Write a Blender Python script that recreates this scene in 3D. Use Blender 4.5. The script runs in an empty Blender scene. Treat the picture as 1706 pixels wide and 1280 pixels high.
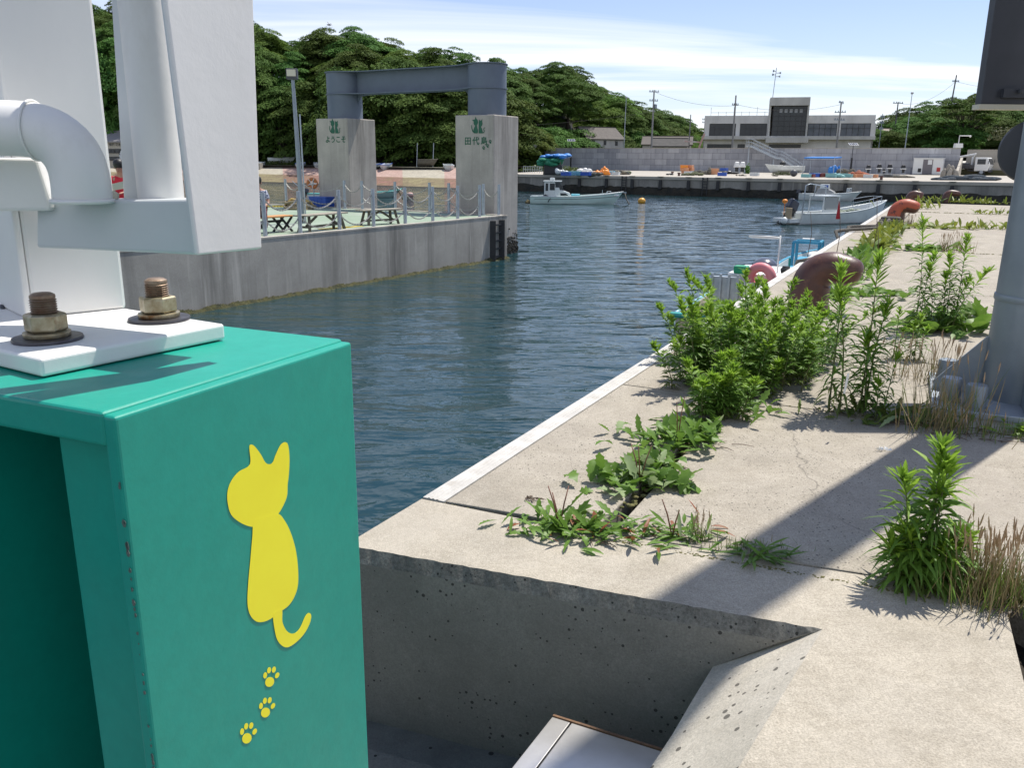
import bpy, math, random
from math import sin, cos, pi, radians, sqrt
from mathutils import Vector, Matrix
import numpy as np
random.seed(7); rng = np.random.default_rng(7)
sc = bpy.context.scene; COL = sc.collection
V = Vector
# ---------------- camera ----------------
FOC = 1400.0; TH = math.atan(372/1400); RO = radians(.5); EYE = 1.35
Fv = V((0, cos(TH), -sin(TH))); r0 = V((1,0,0)); u0 = V((0, sin(TH), cos(TH)))
Rv = r0*cos(RO)+u0*sin(RO); Uv = u0*cos(RO)-r0*sin(RO); CAM = V((0,0,EYE))
cd = bpy.data.cameras.new('camera'); cam = bpy.data.objects.new('camera', cd); COL.objects.link(cam)
cd.sensor_width = 36; cd.lens = FOC/1706*36; cd.clip_start = .05; cd.clip_end = 6000
m3 = Matrix((Rv, Uv, -Fv)).transposed(); cam.matrix_world = Matrix.Translation(CAM) @ m3.to_4x4()
sc.camera = cam
# ---------------- light ----------------
AZ = radians(44.8); EL = radians(63)
SUN = V((sin(AZ)*cos(EL), cos(AZ)*cos(EL), sin(EL)))
ld = bpy.data.lights.new('sun', 'SUN'); ld.energy = 4.0; ld.angle = radians(.55); ld.color = (1,.955,.88)
lo = bpy.data.objects.new('sun', ld); COL.objects.link(lo); lo.rotation_euler = SUN.to_track_quat('Z','Y').to_euler()
w = bpy.data.worlds.new('World'); sc.world = w; w.use_nodes = True
nt = w.node_tree; nt.nodes.clear(); N = nt.nodes.new; Lk = nt.links.new
def nd(t, **k):
    n = N(t)
    for a, b in k.items():
        if a.startswith('i_'):
            n.inputs[int(a[2:])].default_value = b
        else: setattr(n, a, b)
    return n
sky = nd('ShaderNodeTexSky'); sky.sky_type = 'NISHITA'; sky.sun_disc = False; sky.sun_elevation = EL; sky.sun_rotation = AZ
sky.air_density = 1.0; sky.dust_density = .15; sky.ozone_density = 1.6
tc = nd('ShaderNodeTexCoord'); sep = nd('ShaderNodeSeparateXYZ'); Lk(tc.outputs['Generated'], sep.inputs[0])
zz = nd('ShaderNodeMath', operation='MAXIMUM', i_1=0.0); Lk(sep.outputs[2], zz.inputs[0])
za = nd('ShaderNodeMath', operation='ADD', i_1=.10); Lk(zz.outputs[0], za.inputs[0])
dx = nd('ShaderNodeMath', operation='DIVIDE'); Lk(sep.outputs[0], dx.inputs[0]); Lk(za.outputs[0], dx.inputs[1])
dy = nd('ShaderNodeMath', operation='DIVIDE'); Lk(sep.outputs[1], dy.inputs[0]); Lk(za.outputs[0], dy.inputs[1])
cb = nd('ShaderNodeCombineXYZ'); Lk(dx.outputs[0], cb.inputs[0]); Lk(dy.outputs[0], cb.inputs[1])
mp = nd('ShaderNodeMapping'); mp.inputs['Rotation'].default_value = (0,0,radians(24)); mp.inputs['Scale'].default_value = (.22,.75,1); mp.inputs['Location'].default_value = (5.3,2.2,0)
Lk(cb.outputs[0], mp.inputs[0])
n1 = nd('ShaderNodeTexNoise'); n1.inputs['Scale'].default_value = 1.0; n1.inputs['Detail'].default_value = 7; n1.inputs['Roughness'].default_value = .52; n1.inputs['Distortion'].default_value = .7
Lk(mp.outputs[0], n1.inputs['Vector'])
rp = nd('ShaderNodeValToRGB'); rp.color_ramp.elements[0].position = .46; rp.color_ramp.elements[1].position = .66; Lk(n1.outputs[0], rp.inputs[0])
# thin veil: thicker towards the horizon (real air mass)
veil = nd('ShaderNodeMapRange'); veil.inputs[1].default_value = 0; veil.inputs[2].default_value = .30; veil.inputs[3].default_value = .34; veil.inputs[4].default_value = .0
Lk(sep.outputs[2], veil.inputs[0])
mx = nd('ShaderNodeMath', operation='MULTIPLY', i_1=.9); Lk(rp.outputs[0], mx.inputs[0])
mv = nd('ShaderNodeMath', operation='ADD', use_clamp=True); Lk(mx.outputs[0], mv.inputs[0]); Lk(veil.outputs[0], mv.inputs[1])
mixc = nd('ShaderNodeMix', data_type='RGBA'); Lk(mv.outputs[0], mixc.inputs[0]); tint = nd('ShaderNodeMix', data_type='RGBA'); tint.blend_type = 'MULTIPLY'; tint.inputs[0].default_value = 1; tint.inputs[7].default_value = (.70,.72,.86,1); Lk(sky.outputs[0], tint.inputs[6]); Lk(tint.outputs[2], mixc.inputs[6]); mixc.inputs[7].default_value = (7.3,7.45,7.8,1)
bg = nd('ShaderNodeBackground'); bg.inputs[1].default_value = .108; Lk(mixc.outputs[2], bg.inputs[0])
wo = nd('ShaderNodeOutputWorld'); Lk(bg.outputs[0], wo.inputs[0])
sc.view_settings.view_transform = 'Standard'; sc.view_settings.look = 'None'; sc.view_settings.gamma = 1; sc.view_settings.exposure = 0.56
sc.cycles.max_bounces = 6; sc.cycles.transparent_max_bounces = 8; sc.cycles.caustics_reflective = False; sc.cycles.caustics_refractive = False

# ---------------- pixel -> place on a real horizontal or vertical plane ----------------
def ray(x, y): return (Fv*FOC + Rv*(x-853) + Uv*(640-y))
def at(x, y, z=0):
    d = ray(x, y); return CAM + d*((z-EYE)/d.z)
def atY(x, y, Y):
    d = ray(x, y); return CAM + d*(Y/d.y)
def onplane(x, y, P, n):
    d = ray(x, y); return CAM + d*((V(P)-CAM).dot(n)/d.dot(n))
# ---------------- object helpers ----------------
def tag(o, label=None, cat=None, group=None, kind=None):
    if label: o['label'] = label
    if cat: o['category'] = cat
    if group: o['group'] = group
    if kind: o['kind'] = kind
    return o
def thing(name, label, cat, loc=(0,0,0), rz=0, group=None):
    o = bpy.data.objects.new(name, None); COL.objects.link(o); o.location = loc; o.rotation_euler = (0,0,rz)
    o.empty_display_size = .2
    return tag(o, label, cat, group)
def children(o): return [c for c in COL.objects if c.parent == o]
def copy_tree(o, parent=None, kids=None):
    c = o.copy(); COL.objects.link(c)
    if parent: c.parent = parent
    for ch in list(o.children): copy_tree(ch, c)
    return c
def place(o, loc, rz=0, label=None, s=None, group=None):
    o.location = loc; o.rotation_euler = (0,0,rz)
    if s: o.scale = (s,s,s) if not hasattr(s,'__len__') else s
    if label: o['label'] = label
    if group: o['group'] = group
    return o
def rootmat(p):
    while p.parent: p = p.parent
    return Matrix.LocRotScale(p.location, p.rotation_euler, None)
class MB:
    def __init__(s): s.v=[]; s.f=[]; s.m=[]; s.mi=0
    def add(s, vs, fs):
        b=len(s.v); s.v += [tuple(x) for x in vs]
        for f in fs: s.f.append(tuple(b+i for i in f)); s.m.append(s.mi)
        return s
    def box(s, x0,x1,y0,y1,z0,z1, M=None, taper=0):
        t=taper
        vs=[V((x,y,z)) for z,q in ((z0,0),(z1,t)) for x,y in ((x0+q,y0+q),(x1-q,y0+q),(x1-q,y1-q),(x0+q,y1-q))]
        if M is not None: vs=[M@p for p in vs]
        return s.add(vs, [(3,2,1,0),(4,5,6,7),(0,1,5,4),(1,2,6,5),(2,3,7,6),(3,0,4,7)])
    def beam(s, a, b, w, h=None, up=V((0,0,1))):
        a=V(a); b=V(b); h=h or w; d=(b-a).normalized()
        if abs(d.dot(up))>.98: up=V((0,1,0))
        x=d.cross(up).normalized()*w/2; y=x.cross(d).normalized()*h/2
        vs=[a-x-y,a+x-y,a+x+y,a-x+y,b-x-y,b+x-y,b+x+y,b-x+y]
        return s.add(vs, [(3,2,1,0),(4,5,6,7),(0,1,5,4),(1,2,6,5),(2,3,7,6),(3,0,4,7)])
    def tube(s, path, r, n=10, cap=True, sq=(1,1)):
        P=[V(p) for p in path]; R=r if hasattr(r,'__len__') else [r]*len(P)
        t0=(P[1]-P[0]).normalized(); up=V((0,0,1)) if abs(t0.z)<.9 else V((1,0,0))
        x=t0.cross(up).normalized(); rings=[]; b=len(s.v)
        for i,p in enumerate(P):
            t=((P[min(i+1,len(P)-1)]-P[max(i-1,0)])).normalized()
            x=(x-t*x.dot(t)).normalized(); y=t.cross(x)
            for k in range(n):
                a=2*pi*k/n; s.v.append(tuple(p+x*cos(a)*R[i]*sq[0]+y*sin(a)*R[i]*sq[1]))
        for i in range(len(P)-1):
            for k in range(n):
                s.f.append((b+i*n+k, b+i*n+(k+1)%n, b+(i+1)*n+(k+1)%n, b+(i+1)*n+k)); s.m.append(s.mi)
        if cap:
            s.f.append(tuple(b+k for k in range(n))[::-1]); s.m.append(s.mi)
            e=b+(len(P)-1)*n; s.f.append(tuple(e+k for k in range(n))); s.m.append(s.mi)
        return s
    def lathe(s, prof, c=(0,0,0), n=20, M=None):
        b=len(s.v); c=V(c)
        for r,z in prof:
            for k in range(n):
                a=2*pi*k/n; p=V((r*cos(a), r*sin(a), z))
                if M is not None: p=M@p
                s.v.append(tuple(p+c))
        for i in range(len(prof)-1):
            for k in range(n):
                s.f.append((b+i*n+k, b+i*n+(k+1)%n, b+(i+1)*n+(k+1)%n, b+(i+1)*n+k)); s.m.append(s.mi)
        s.f.append(tuple(b+k for k in range(n))[::-1]); s.m.append(s.mi)
        e=b+(len(prof)-1)*n; s.f.append(tuple(e+k for k in range(n))); s.m.append(s.mi)
        return s
    def prism(s, pts, d):   # pts: 3D outline (ccw seen from +d), d: extrusion vector
        n=len(pts); P=[V(p) for p in pts]; d=V(d)
        return s.add(P+[p+d for p in P], [tuple(range(n))[::-1], tuple(range(n,2*n))]+[(i,(i+1)%n,n+(i+1)%n,n+i) for i in range(n)])
    def ball(s, c, r, n=12, m=8):
        c=V(c); R=r if hasattr(r,'__len__') else (r,r,r)
        pr=[(sin(pi*i/m), -cos(pi*i/m)) for i in range(m+1)]; pr[0]=(.02,-1); pr[-1]=(.02,1)
        M=Matrix.Diagonal((R[0],R[1],R[2]))
        return s.lathe(pr, c, n, M)
    def build(s, name, mat, parent=None, smooth=False, bevel=0, world=False, seg=2, angle=35):
        vs=s.v
        if parent is not None and world:
            Mi=rootmat(parent).inverted(); vs=[tuple(Mi@V(p)) for p in vs]
        me=bpy.data.meshes.new(name); me.from_pydata(vs,[],s.f); me.update()
        mats=mat if isinstance(mat,(list,tuple)) else [mat]
        for q in mats: me.materials.append(q)
        if len(mats)>1: me.polygons.foreach_set('material_index', s.m)
        o=bpy.data.objects.new(name, me); COL.objects.link(o)
        if parent is not None: o.parent=parent
        if smooth:
            me.polygons.foreach_set('use_smooth', [True]*len(me.polygons))
            if smooth!='all': me.set_sharp_from_angle(angle=radians(angle))
        if bevel:
            b=o.modifiers.new('bevel','BEVEL'); b.width=bevel; b.segments=seg; b.limit_method='ANGLE'; b.angle_limit=radians(40); b.harden_normals=False
        return o
def struct(name, mb, mat, **k): return tag(mb.build(name, mat, **k), kind='structure')
def frame(o, x, y=None):   # matrix with origin o, x axis, z up
    x=V(x).normalized(); z=V((0,0,1)); y=z.cross(x) if y is None else V(y).normalized()
    if y.z>.9: z=y; y=z.cross(x)
    return Matrix.Translation(V(o)) @ Matrix((x,y,x.cross(y))).transposed().to_4x4()
# ---------------- materials ----------------
def newmat(name):
    m=bpy.data.materials.new(name); m.use_nodes=True; t=m.node_tree; t.nodes.clear()
    o=t.nodes.new('ShaderNodeOutputMaterial'); p=t.nodes.new('ShaderNodeBsdfPrincipled'); t.links.new(p.outputs[0], o.inputs[0])
    return m,t,p,o
def C4(c): return (c[0],c[1],c[2],1)
def tnoise(t, vec, scale, detail=5, rough=.6, dist=0):
    n=t.nodes.new('ShaderNodeTexNoise'); n.inputs['Scale'].default_value=scale; n.inputs['Detail'].default_value=detail; n.inputs['Roughness'].default_value=rough; n.inputs['Distortion'].default_value=dist
    if vec: t.links.new(vec, n.inputs['Vector'])
    return n.outputs[0]
def tramp(t, fac, a, b, ca=(0,0,0), cb=(1,1,1)):
    r=t.nodes.new('ShaderNodeValToRGB'); e=r.color_ramp.elements; e[0].position=a; e[1].position=b; e[0].color=C4(ca); e[1].color=C4(cb)
    t.links.new(fac, r.inputs[0]); return r.outputs[0]
def tmix(t, fac, a, b, mode='MIX'):
    m=t.nodes.new('ShaderNodeMix'); m.data_type='RGBA'; m.blend_type=mode
    for i,x in ((0,fac),(6,a),(7,b)):
        if hasattr(x,'is_output'): t.links.new(x, m.inputs[i])
        elif i==0: m.inputs[0].default_value=x
        else: m.inputs[i].default_value=C4(x)
    return m.outputs[2]
def tvec(t, scale=(1,1,1), coord='Object', rot=(0,0,0)):
    c=t.nodes.new('ShaderNodeTexCoord'); mp=t.nodes.new('ShaderNodeMapping'); mp.inputs['Scale'].default_value=scale; mp.inputs['Rotation'].default_value=rot
    t.links.new(c.outputs[coord], mp.inputs[0]); return mp.outputs[0]
def tbump(t, p, h, strength, dist, prev=None):
    b=t.nodes.new('ShaderNodeBump'); b.inputs['Strength'].default_value=strength; b.inputs['Distance'].default_value=dist
    t.links.new(h, b.inputs['Height'])
    if prev: t.links.new(prev, b.inputs['Normal'])
    t.links.new(b.outputs[0], p.inputs['Normal']); return b.outputs[0]
def mat(name, c1, c2=None, scale=4, rough=.6, metal=0, bump=0, bscale=30, bdist=.01, lo=.35, hi=.65, stretch=(1,1,1), fine=0, c3=None, s3=1, l3=.5, h3=.62, rrand=0, spec=.5, detail=6):
    m,t,p,o=newmat(name); v=tvec(t, stretch)
    c=c1
    if c2 is not None: c=tmix(t, tramp(t, tnoise(t,v,scale,detail), lo, hi), c1, c2)
    if c3 is not None: c=tmix(t, tramp(t, tnoise(t,v,s3,7,.7), l3, h3), c, c3)
    if fine: c=tmix(t, fine, c, tramp(t, tnoise(t,tvec(t),bscale*2,3,.8), .3,.7,(.25,.25,.25),(1,1,1)), 'MULTIPLY')
    if hasattr(c,'is_output'): t.links.new(c, p.inputs['Base Color'])
    else: p.inputs['Base Color'].default_value=C4(c)
    p.inputs['Roughness'].default_value=rough; p.inputs['Metallic'].default_value=metal; p.inputs['Specular IOR Level'].default_value=spec
    if rrand: t.links.new(tramp(t, tnoise(t,v,scale*2,5), .3,.7,(rough,)*3,(min(1,rough+rrand),)*3), p.inputs['Roughness'])
    if bump: tbump(t, p, tnoise(t,tvec(t),bscale,5,.65), bump, bdist)
    return m
def concrete(name, base, dark, stain=None, scale=1.2, pits=0, streak=0, rough=.85, grain=.5, bump=.5, gs=140, cracks=0):
    m,t,p,o=newmat(name); v=tvec(t)
    a=tramp(t, tnoise(t,v,scale,8,.62), .32,.68); c=tmix(t,a,dark,base)
    g=tramp(t, tnoise(t,v,gs,3,.8), .3,.62,(.55,.55,.55),(1.06,1.06,1.05)); c=tmix(t, grain, c, g, 'MULTIPLY')
    g2=tramp(t, tnoise(t,v,48,6,.85), .36,.62,(.80,.80,.79),(1.05,1.05,1.05)); c=tmix(t, grain, c, g2, 'MULTIPLY')
    g3=tramp(t, tnoise(t,tvec(t,(1,1,1),rot=(0,0,.6)),4.5,9,.72,1.2), .38,.60,(.84,.83,.81),(1.03,1.03,1.03)); c=tmix(t, grain*.8, c, g3, 'MULTIPLY')
    g4=tramp(t, tnoise(t,v,gs*2.4,2,.5), .66,.74,(0,0,0),(.5,.5,.5)); c=tmix(t, g4, c, tuple(x*.45 for x in dark))
    if stain is not None:
        c=tmix(t, tramp(t, tnoise(t,v,.7,7,.7,.5), .5,.68,(0,0,0),(.75,.75,.75)), c, stain)
    if streak:
        sv=tvec(t,(1.5,1.5,.12)); c=tmix(t, tramp(t, tnoise(t,sv,streak,5,.6), .52,.68,(0,0,0),(.8,.8,.8)), c, tuple(x*.42 for x in dark))
        sv=tvec(t,(5,5,.25)); c=tmix(t, tramp(t, tnoise(t,sv,streak*1.7,5,.6), .56,.7,(0,0,0),(.5,.5,.5)), c, tuple(min(1,x*1.35) for x in base))
    h=tnoise(t,v,gs*.7,4,.7)
    if cracks:
        wv=t.nodes.new('ShaderNodeVectorMath'); wv.operation='SCALE'; wv.inputs['Scale'].default_value=.22; nn_=t.nodes.new('ShaderNodeTexNoise'); nn_.inputs['Scale'].default_value=5; nn_.inputs['Detail'].default_value=6; t.links.new(v,nn_.inputs['Vector']); t.links.new(nn_.outputs['Color'],wv.inputs[0])
        av=t.nodes.new('ShaderNodeVectorMath'); t.links.new(v,av.inputs[0]); t.links.new(wv.outputs[0],av.inputs[1])
        vc=t.nodes.new('ShaderNodeTexVoronoi'); vc.feature='DISTANCE_TO_EDGE'; vc.inputs['Scale'].default_value=cracks; t.links.new(av.outputs[0],vc.inputs['Vector'])
        cm=tmix(t,1.0,tramp(t,vc.outputs['Distance'],.0012,.004,(.75,.75,.75),(0,0,0)),tramp(t,tnoise(t,v,.9,3,.5),.50,.58),'MULTIPLY'); c=tmix(t,cm,c,tuple(x*.35 for x in dark))
    if pits:
        vo=t.nodes.new('ShaderNodeTexVoronoi'); vo.inputs['Scale'].default_value=pits; t.links.new(v, vo.inputs['Vector'])
        # only some cells hold a pit
        wn=t.nodes.new('ShaderNodeSeparateColor'); t.links.new(vo.outputs['Color'], wn.inputs[0])
        sel=tmix(t,1.0,tramp(t, wn.outputs[0], .40,1.0,(0,0,0),(.34,.34,.34)),tramp(t,tnoise(t,v,1.7,3,.6),.34,.5),'MULTIPLY')
        lt=t.nodes.new('ShaderNodeMath'); lt.operation='LESS_THAN'; t.links.new(vo.outputs['Distance'], lt.inputs[0]); t.links.new(sel, lt.inputs[1])
        c=tmix(t, lt.outputs[0], c, tuple(x*.28 for x in dark))
        mm=t.nodes.new('ShaderNodeMath'); mm.operation='SUBTRACT'; t.links.new(h, mm.inputs[0]); t.links.new(lt.outputs[0], mm.inputs[1]); h=mm.outputs[0]
    t.links.new(c, p.inputs['Base Color']); p.inputs['Roughness'].default_value=rough; p.inputs['Specular IOR Level'].default_value=.25
    tbump(t,p,h,bump,.004)
    return m
def leafmat(name, c1, c2, scale=3, trans=.35, rough=.5, rnd=False, spec=.3):
    m,t,p,o=newmat(name); v=tvec(t)
    c=tmix(t, tramp(t, tnoise(t,v,scale,4,.7), .3,.7), c1, c2)
    if rnd:
        oi=t.nodes.new('ShaderNodeObjectInfo'); hs=t.nodes.new('ShaderNodeHueSaturation')
        mr=t.nodes.new('ShaderNodeMapRange'); mr.inputs[3].default_value=.475; mr.inputs[4].default_value=.525; t.links.new(oi.outputs['Random'], mr.inputs[0]); t.links.new(mr.outputs[0], hs.inputs['Hue'])
        mr=t.nodes.new('ShaderNodeMapRange'); mr.inputs[3].default_value=.75; mr.inputs[4].default_value=1.25; t.links.new(oi.outputs['Random'], mr.inputs[0]); t.links.new(mr.outputs[0], hs.inputs['Value'])
        t.links.new(c, hs.inputs['Color']); c=hs.outputs[0]
    t.links.new(c, p.inputs['Base Color']); p.inputs['Roughness'].default_value=rough; p.inputs['Specular IOR Level'].default_value=spec
    tr=t.nodes.new('ShaderNodeBsdfTranslucent'); t.links.new(tmix(t,.5,c,(.30,.42,.05),'ADD') if False else c, tr.inputs[0])
    ms=t.nodes.new('ShaderNodeMixShader'); ms.inputs[0].default_value=trans; t.links.new(p.outputs[0], ms.inputs[1]); t.links.new(tr.outputs[0], ms.inputs[2]); t.links.new(ms.outputs[0], o.inputs[0])
    return m
conc_top = concrete('quay_concrete', (.48,.43,.355),(.39,.35,.29), stain=(.31,.275,.23), scale=2.6, grain=.95, bump=.6, pits=75, cracks=.55)
conc_near = concrete('coping_concrete', (.53,.475,.39),(.45,.405,.335), stain=(.42,.38,.32), scale=3.0, grain=.95, bump=.7, gs=170, cracks=.8)
conc_rough = concrete('rough_edge_concrete', (.30,.29,.26),(.16,.155,.14), scale=9, grain=1, bump=1.0, pits=60, gs=90)
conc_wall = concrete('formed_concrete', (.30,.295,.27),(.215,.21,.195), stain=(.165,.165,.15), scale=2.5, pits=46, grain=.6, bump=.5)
conc_slope = concrete('slope_concrete', (.60,.55,.47),(.50,.46,.39), scale=3, pits=30, grain=.6, bump=.6)
conc_pont = concrete('pontoon_concrete', (.50,.465,.41),(.36,.335,.295), scale=.8, streak=.75, grain=.4, bump=.3, gs=60)
conc_pillar = concrete('pillar_concrete', (.50,.46,.41),(.38,.35,.315), scale=1.1, streak=.8, grain=.3, bump=.25, gs=50)
conc_far = concrete('far_quay_top', (.46,.42,.36),(.38,.35,.30), scale=.2, grain=.2, bump=.1, gs=10)
conc_farwall = concrete('far_quay_face', (.34,.325,.295),(.20,.19,.175), scale=.4, streak=.35, grain=.3, bump=.3, gs=12)
weedrock = mat('tidal_weed', (.012,.013,.010),(.035,.030,.020), scale=1.5, rough=.8, bump=1, bscale=4, bdist=.12)
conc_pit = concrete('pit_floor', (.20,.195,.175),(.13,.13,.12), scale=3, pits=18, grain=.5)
darkhole = mat('dark_soil', (.02,.018,.014),(.05,.04,.03), scale=20, rough=.95, bump=1, bscale=60)
soil = mat('soil', (.10,.085,.05),(.05,.06,.02), scale=.5, rough=.95, bump=.6, bscale=3, bdist=.1)
turq = mat('turquoise_paint', (.004,.32,.235),(.006,.285,.21), scale=3.5, rough=.34, bump=.10, bscale=14, bdist=.01, rrand=.16, fine=.12, c3=(.012,.34,.262), s3=1.8, l3=.5, h3=.75, stretch=(1,1,.5))
yellow = mat('yellow_vinyl', (.95,.87,.03),(.92,.82,.025), scale=9, rough=.45)
whitep = mat('white_steel_paint', (.78,.77,.74),(.69,.68,.655), scale=2.2, rough=.38, bump=.07, bscale=25, rrand=.14, c3=(.58,.56,.50), s3=3.5, l3=.54, h3=.78, stretch=(1,1,.45))
greyp = mat('light_grey_paint', (.60,.62,.62),(.53,.56,.56), scale=2.5, rough=.42, bump=.05, bscale=25)
boltm = mat('weathered_bolt_steel', (.42,.38,.27),(.27,.22,.13), scale=60, rough=.42, metal=.75, bump=.3, bscale=200, bdist=.001, c3=(.20,.09,.03), s3=25, l3=.52, h3=.66)
rustb = mat('rusty_thread', (.20,.12,.075),(.30,.23,.17), scale=50, rough=.5, metal=.55, bump=.4, bscale=200, bdist=.001)
galv = mat('galvanised_steel', (.215,.25,.285),(.27,.31,.345), scale=3.2, rough=.42, metal=.35, bump=.06, bscale=30, detail=9)
galvl = mat('bright_galvanised_steel', (.42,.46,.50),(.33,.37,.41), scale=8, rough=.45, metal=.35)
portal = mat('blue_grey_steel_paint', (.125,.155,.20),(.105,.13,.17), scale=1.5, rough=.5)
darkg = mat('dark_grey_panel', (.060,.062,.072),(.05,.052,.06), scale=5, rough=.5)
cream = mat('cream_edge', (.62,.58,.46), rough=.6)
black = mat('black_rubber', (.015,.016,.018),(.03,.03,.03), scale=8, rough=.6)
steel = mat('stainless_sheet', (.72,.70,.68),(.55,.52,.48), scale=3, rough=.30, metal=.75, bump=.05, bscale=6, c3=(.34,.25,.17), s3=5, l3=.6, h3=.75, stretch=(1,1,1))
guard = mat('white_edge_rubber', (.58,.56,.52),(.43,.41,.375), scale=6, rough=.6, bump=.3, bscale=50, c3=(.38,.35,.30), s3=9, l3=.55, h3=.75)
rust = mat('brown_rust_paint', (.068,.028,.022),(.105,.042,.028), scale=9, rough=.42, bump=.35, bscale=45, bdist=.004, c3=(.16,.07,.035), s3=14, l3=.56, h3=.70)
orust = mat('orange_red_paint', (.42,.085,.035),(.36,.07,.03), scale=6, rough=.5, bump=.3, bscale=40, c3=(.06,.03,.025), s3=7, l3=.58, h3=.62)
rope_m = mat('weathered_rope', (.33,.27,.17),(.20,.16,.10), scale=30, rough=.9, bump=1, bscale=80, bdist=.01)
roped = mat('dark_rope', (.06,.055,.05),(.12,.11,.09), scale=30, rough=.9, bump=1, bscale=80, bdist=.01)
deckg = mat('green_deck_paint', (.215,.29,.20),(.25,.32,.235), scale=.8, rough=.7, c3=(.33,.37,.31), s3=.5, l3=.5, h3=.7, bump=.1, bscale=20)
greent = mat('green_lettering', (.012,.105,.055), rough=.5)
halo = mat('faded_white_outline', (.42,.46,.42), rough=.7)
wood = mat('grey_weathered_wood', (.38,.35,.28),(.20,.18,.14), scale=3, rough=.8, stretch=(1,8,8), bump=.3, bscale=30)
woodo = mat('orange_plank', (.55,.27,.09),(.45,.21,.07), scale=4, rough=.6)
bluep = mat('blue_plastic', (.015,.07,.36),(.02,.09,.42), scale=5, rough=.4)
white_gel = mat('white_gelcoat', (.66,.69,.68),(.56,.59,.58), scale=1.5, rough=.28, c3=(.42,.42,.38), s3=2.2, l3=.6, h3=.8)
mint_gel = mat('mint_gelcoat', (.56,.70,.66),(.50,.64,.60), scale=1.5, rough=.28)
blue_gel = mat('pale_blue_gelcoat', (.24,.50,.62),(.30,.56,.66), scale=2, rough=.35)
teal_gel = mat('teal_gelcoat', (.03,.36,.33),(.05,.40,.36), scale=2, rough=.4)
cyanp = mat('cyan_paint', (.04,.26,.42),(.06,.33,.48), scale=3, rough=.45)
glassd = mat('dark_window_glass', (.03,.035,.04),(.045,.05,.055), scale=.4, rough=.12, spec=.35)
navy = mat('navy_cowl', (.012,.018,.035), rough=.25)
orangep = mat('orange_plastic', (.75,.22,.02),(.8,.28,.03), scale=4, rough=.45)
ringo = mat('life_ring_orange', (.50,.17,.045),(.42,.15,.05), scale=6, rough=.6)
pinkp = mat('faded_pink_plastic', (.72,.20,.22),(.66,.24,.26), scale=4, rough=.5)
tan = mat('tan_plastic', (.35,.27,.17), rough=.6)
redp = mat('red_paint', (.45,.03,.025), rough=.5)
greenp = mat('green_plastic', (.01,.28,.13), rough=.45)
whitepl = mat('white_plastic', (.72,.72,.70), rough=.45)
tarpb = mat('blue_tarp', (.02,.17,.55),(.04,.24,.62), scale=4, rough=.45, bump=.8, bscale=5, bdist=.08)
tarpg = mat('green_net', (.03,.24,.12),(.02,.16,.09), scale=3, rough=.8, bump=.8, bscale=6, bdist=.1)
netm = mat('fishing_net', (.20,.17,.12),(.08,.09,.09), scale=3, rough=.95, bump=1, bscale=7, bdist=.15)
netgreen = mat('olive_net', (.10,.13,.06),(.18,.17,.10), scale=3, rough=.95, bump=1, bscale=7, bdist=.15)
print('base ok')
# ================= WATER =================
def water_mat():
    m,t,p,o=newmat('harbour_water')
    p.inputs['Base Color'].default_value=(.013,.040,.048,1); p.inputs['Roughness'].default_value=.035; p.inputs['IOR'].default_value=1.333; p.inputs['Specular IOR Level'].default_value=.5
    v=tvec(t,(.6,1.7,1),rot=(0,0,radians(-6))); h1=tnoise(t,v,1.1,3,.5,.6)
    v2=tvec(t,(1.5,2.5,1),rot=(0,0,radians(14))); h2=tnoise(t,v2,3.6,3,.55,.3)
    v3=tvec(t,(.4,.6,1)); h3=tnoise(t,v3,.35,2,.5)
    
    def slope(sc_,st,ax_,ay_):
        n=t.nodes.new('ShaderNodeTexNoise'); n.inputs['Scale'].default_value=sc_; n.inputs['Detail'].default_value=2; t.links.new(tvec(t,st),n.inputs['Vector'])
        a=t.nodes.new('ShaderNodeVectorMath'); a.operation='SUBTRACT'; a.inputs[1].default_value=(.5,.5,.5); t.links.new(n.outputs['Color'],a.inputs[0])
        m_=t.nodes.new('ShaderNodeVectorMath'); m_.operation='MULTIPLY'; m_.inputs[1].default_value=(ax_,ay_,0); t.links.new(a.outputs[0],m_.inputs[0]); return m_.outputs[0]
    s1=slope(1.2,(.75,1.9,1),.26,.38); s2=slope(4,(.9,1.8,1),.15,.20); ad=t.nodes.new('ShaderNodeVectorMath'); t.links.new(s1,ad.inputs[0]); t.links.new(s2,ad.inputs[1])
    patch=tramp(t,tnoise(t,tvec(t,(.5,1,1)),.06,3,.5),.35,.65,(.62,.62,.62),(1.15,1.15,1.15)); pm=t.nodes.new('ShaderNodeVectorMath'); pm.operation='MULTIPLY'; t.links.new(ad.outputs[0],pm.inputs[0]); t.links.new(patch,pm.inputs[1])
    a2=t.nodes.new('ShaderNodeVectorMath'); a2.inputs[1].default_value=(0,0,1); t.links.new(pm.outputs[0],a2.inputs[0]); nz=t.nodes.new('ShaderNodeVectorMath'); nz.operation='NORMALIZE'; t.links.new(a2.outputs[0],nz.inputs[0])
    b=tbump(t,p,h1,.9,.085,nz.outputs[0]); b=tbump(t,p,h2,.5,.012,b)
    return m
wm=water_mat()
g=MB(); g.add([(-900,-40,-1.75),(900,-40,-1.75),(900,900,-1.75),(-900,900,-1.75)],[(0,1,2,3)]); struct('water',g,wm)
g=MB(); g.add([(-900,-40,-6),(900,-40,-6),(900,900,-6),(-900,900,-6)],[(0,1,2,3)]); struct('seabed',g,soil)
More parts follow.
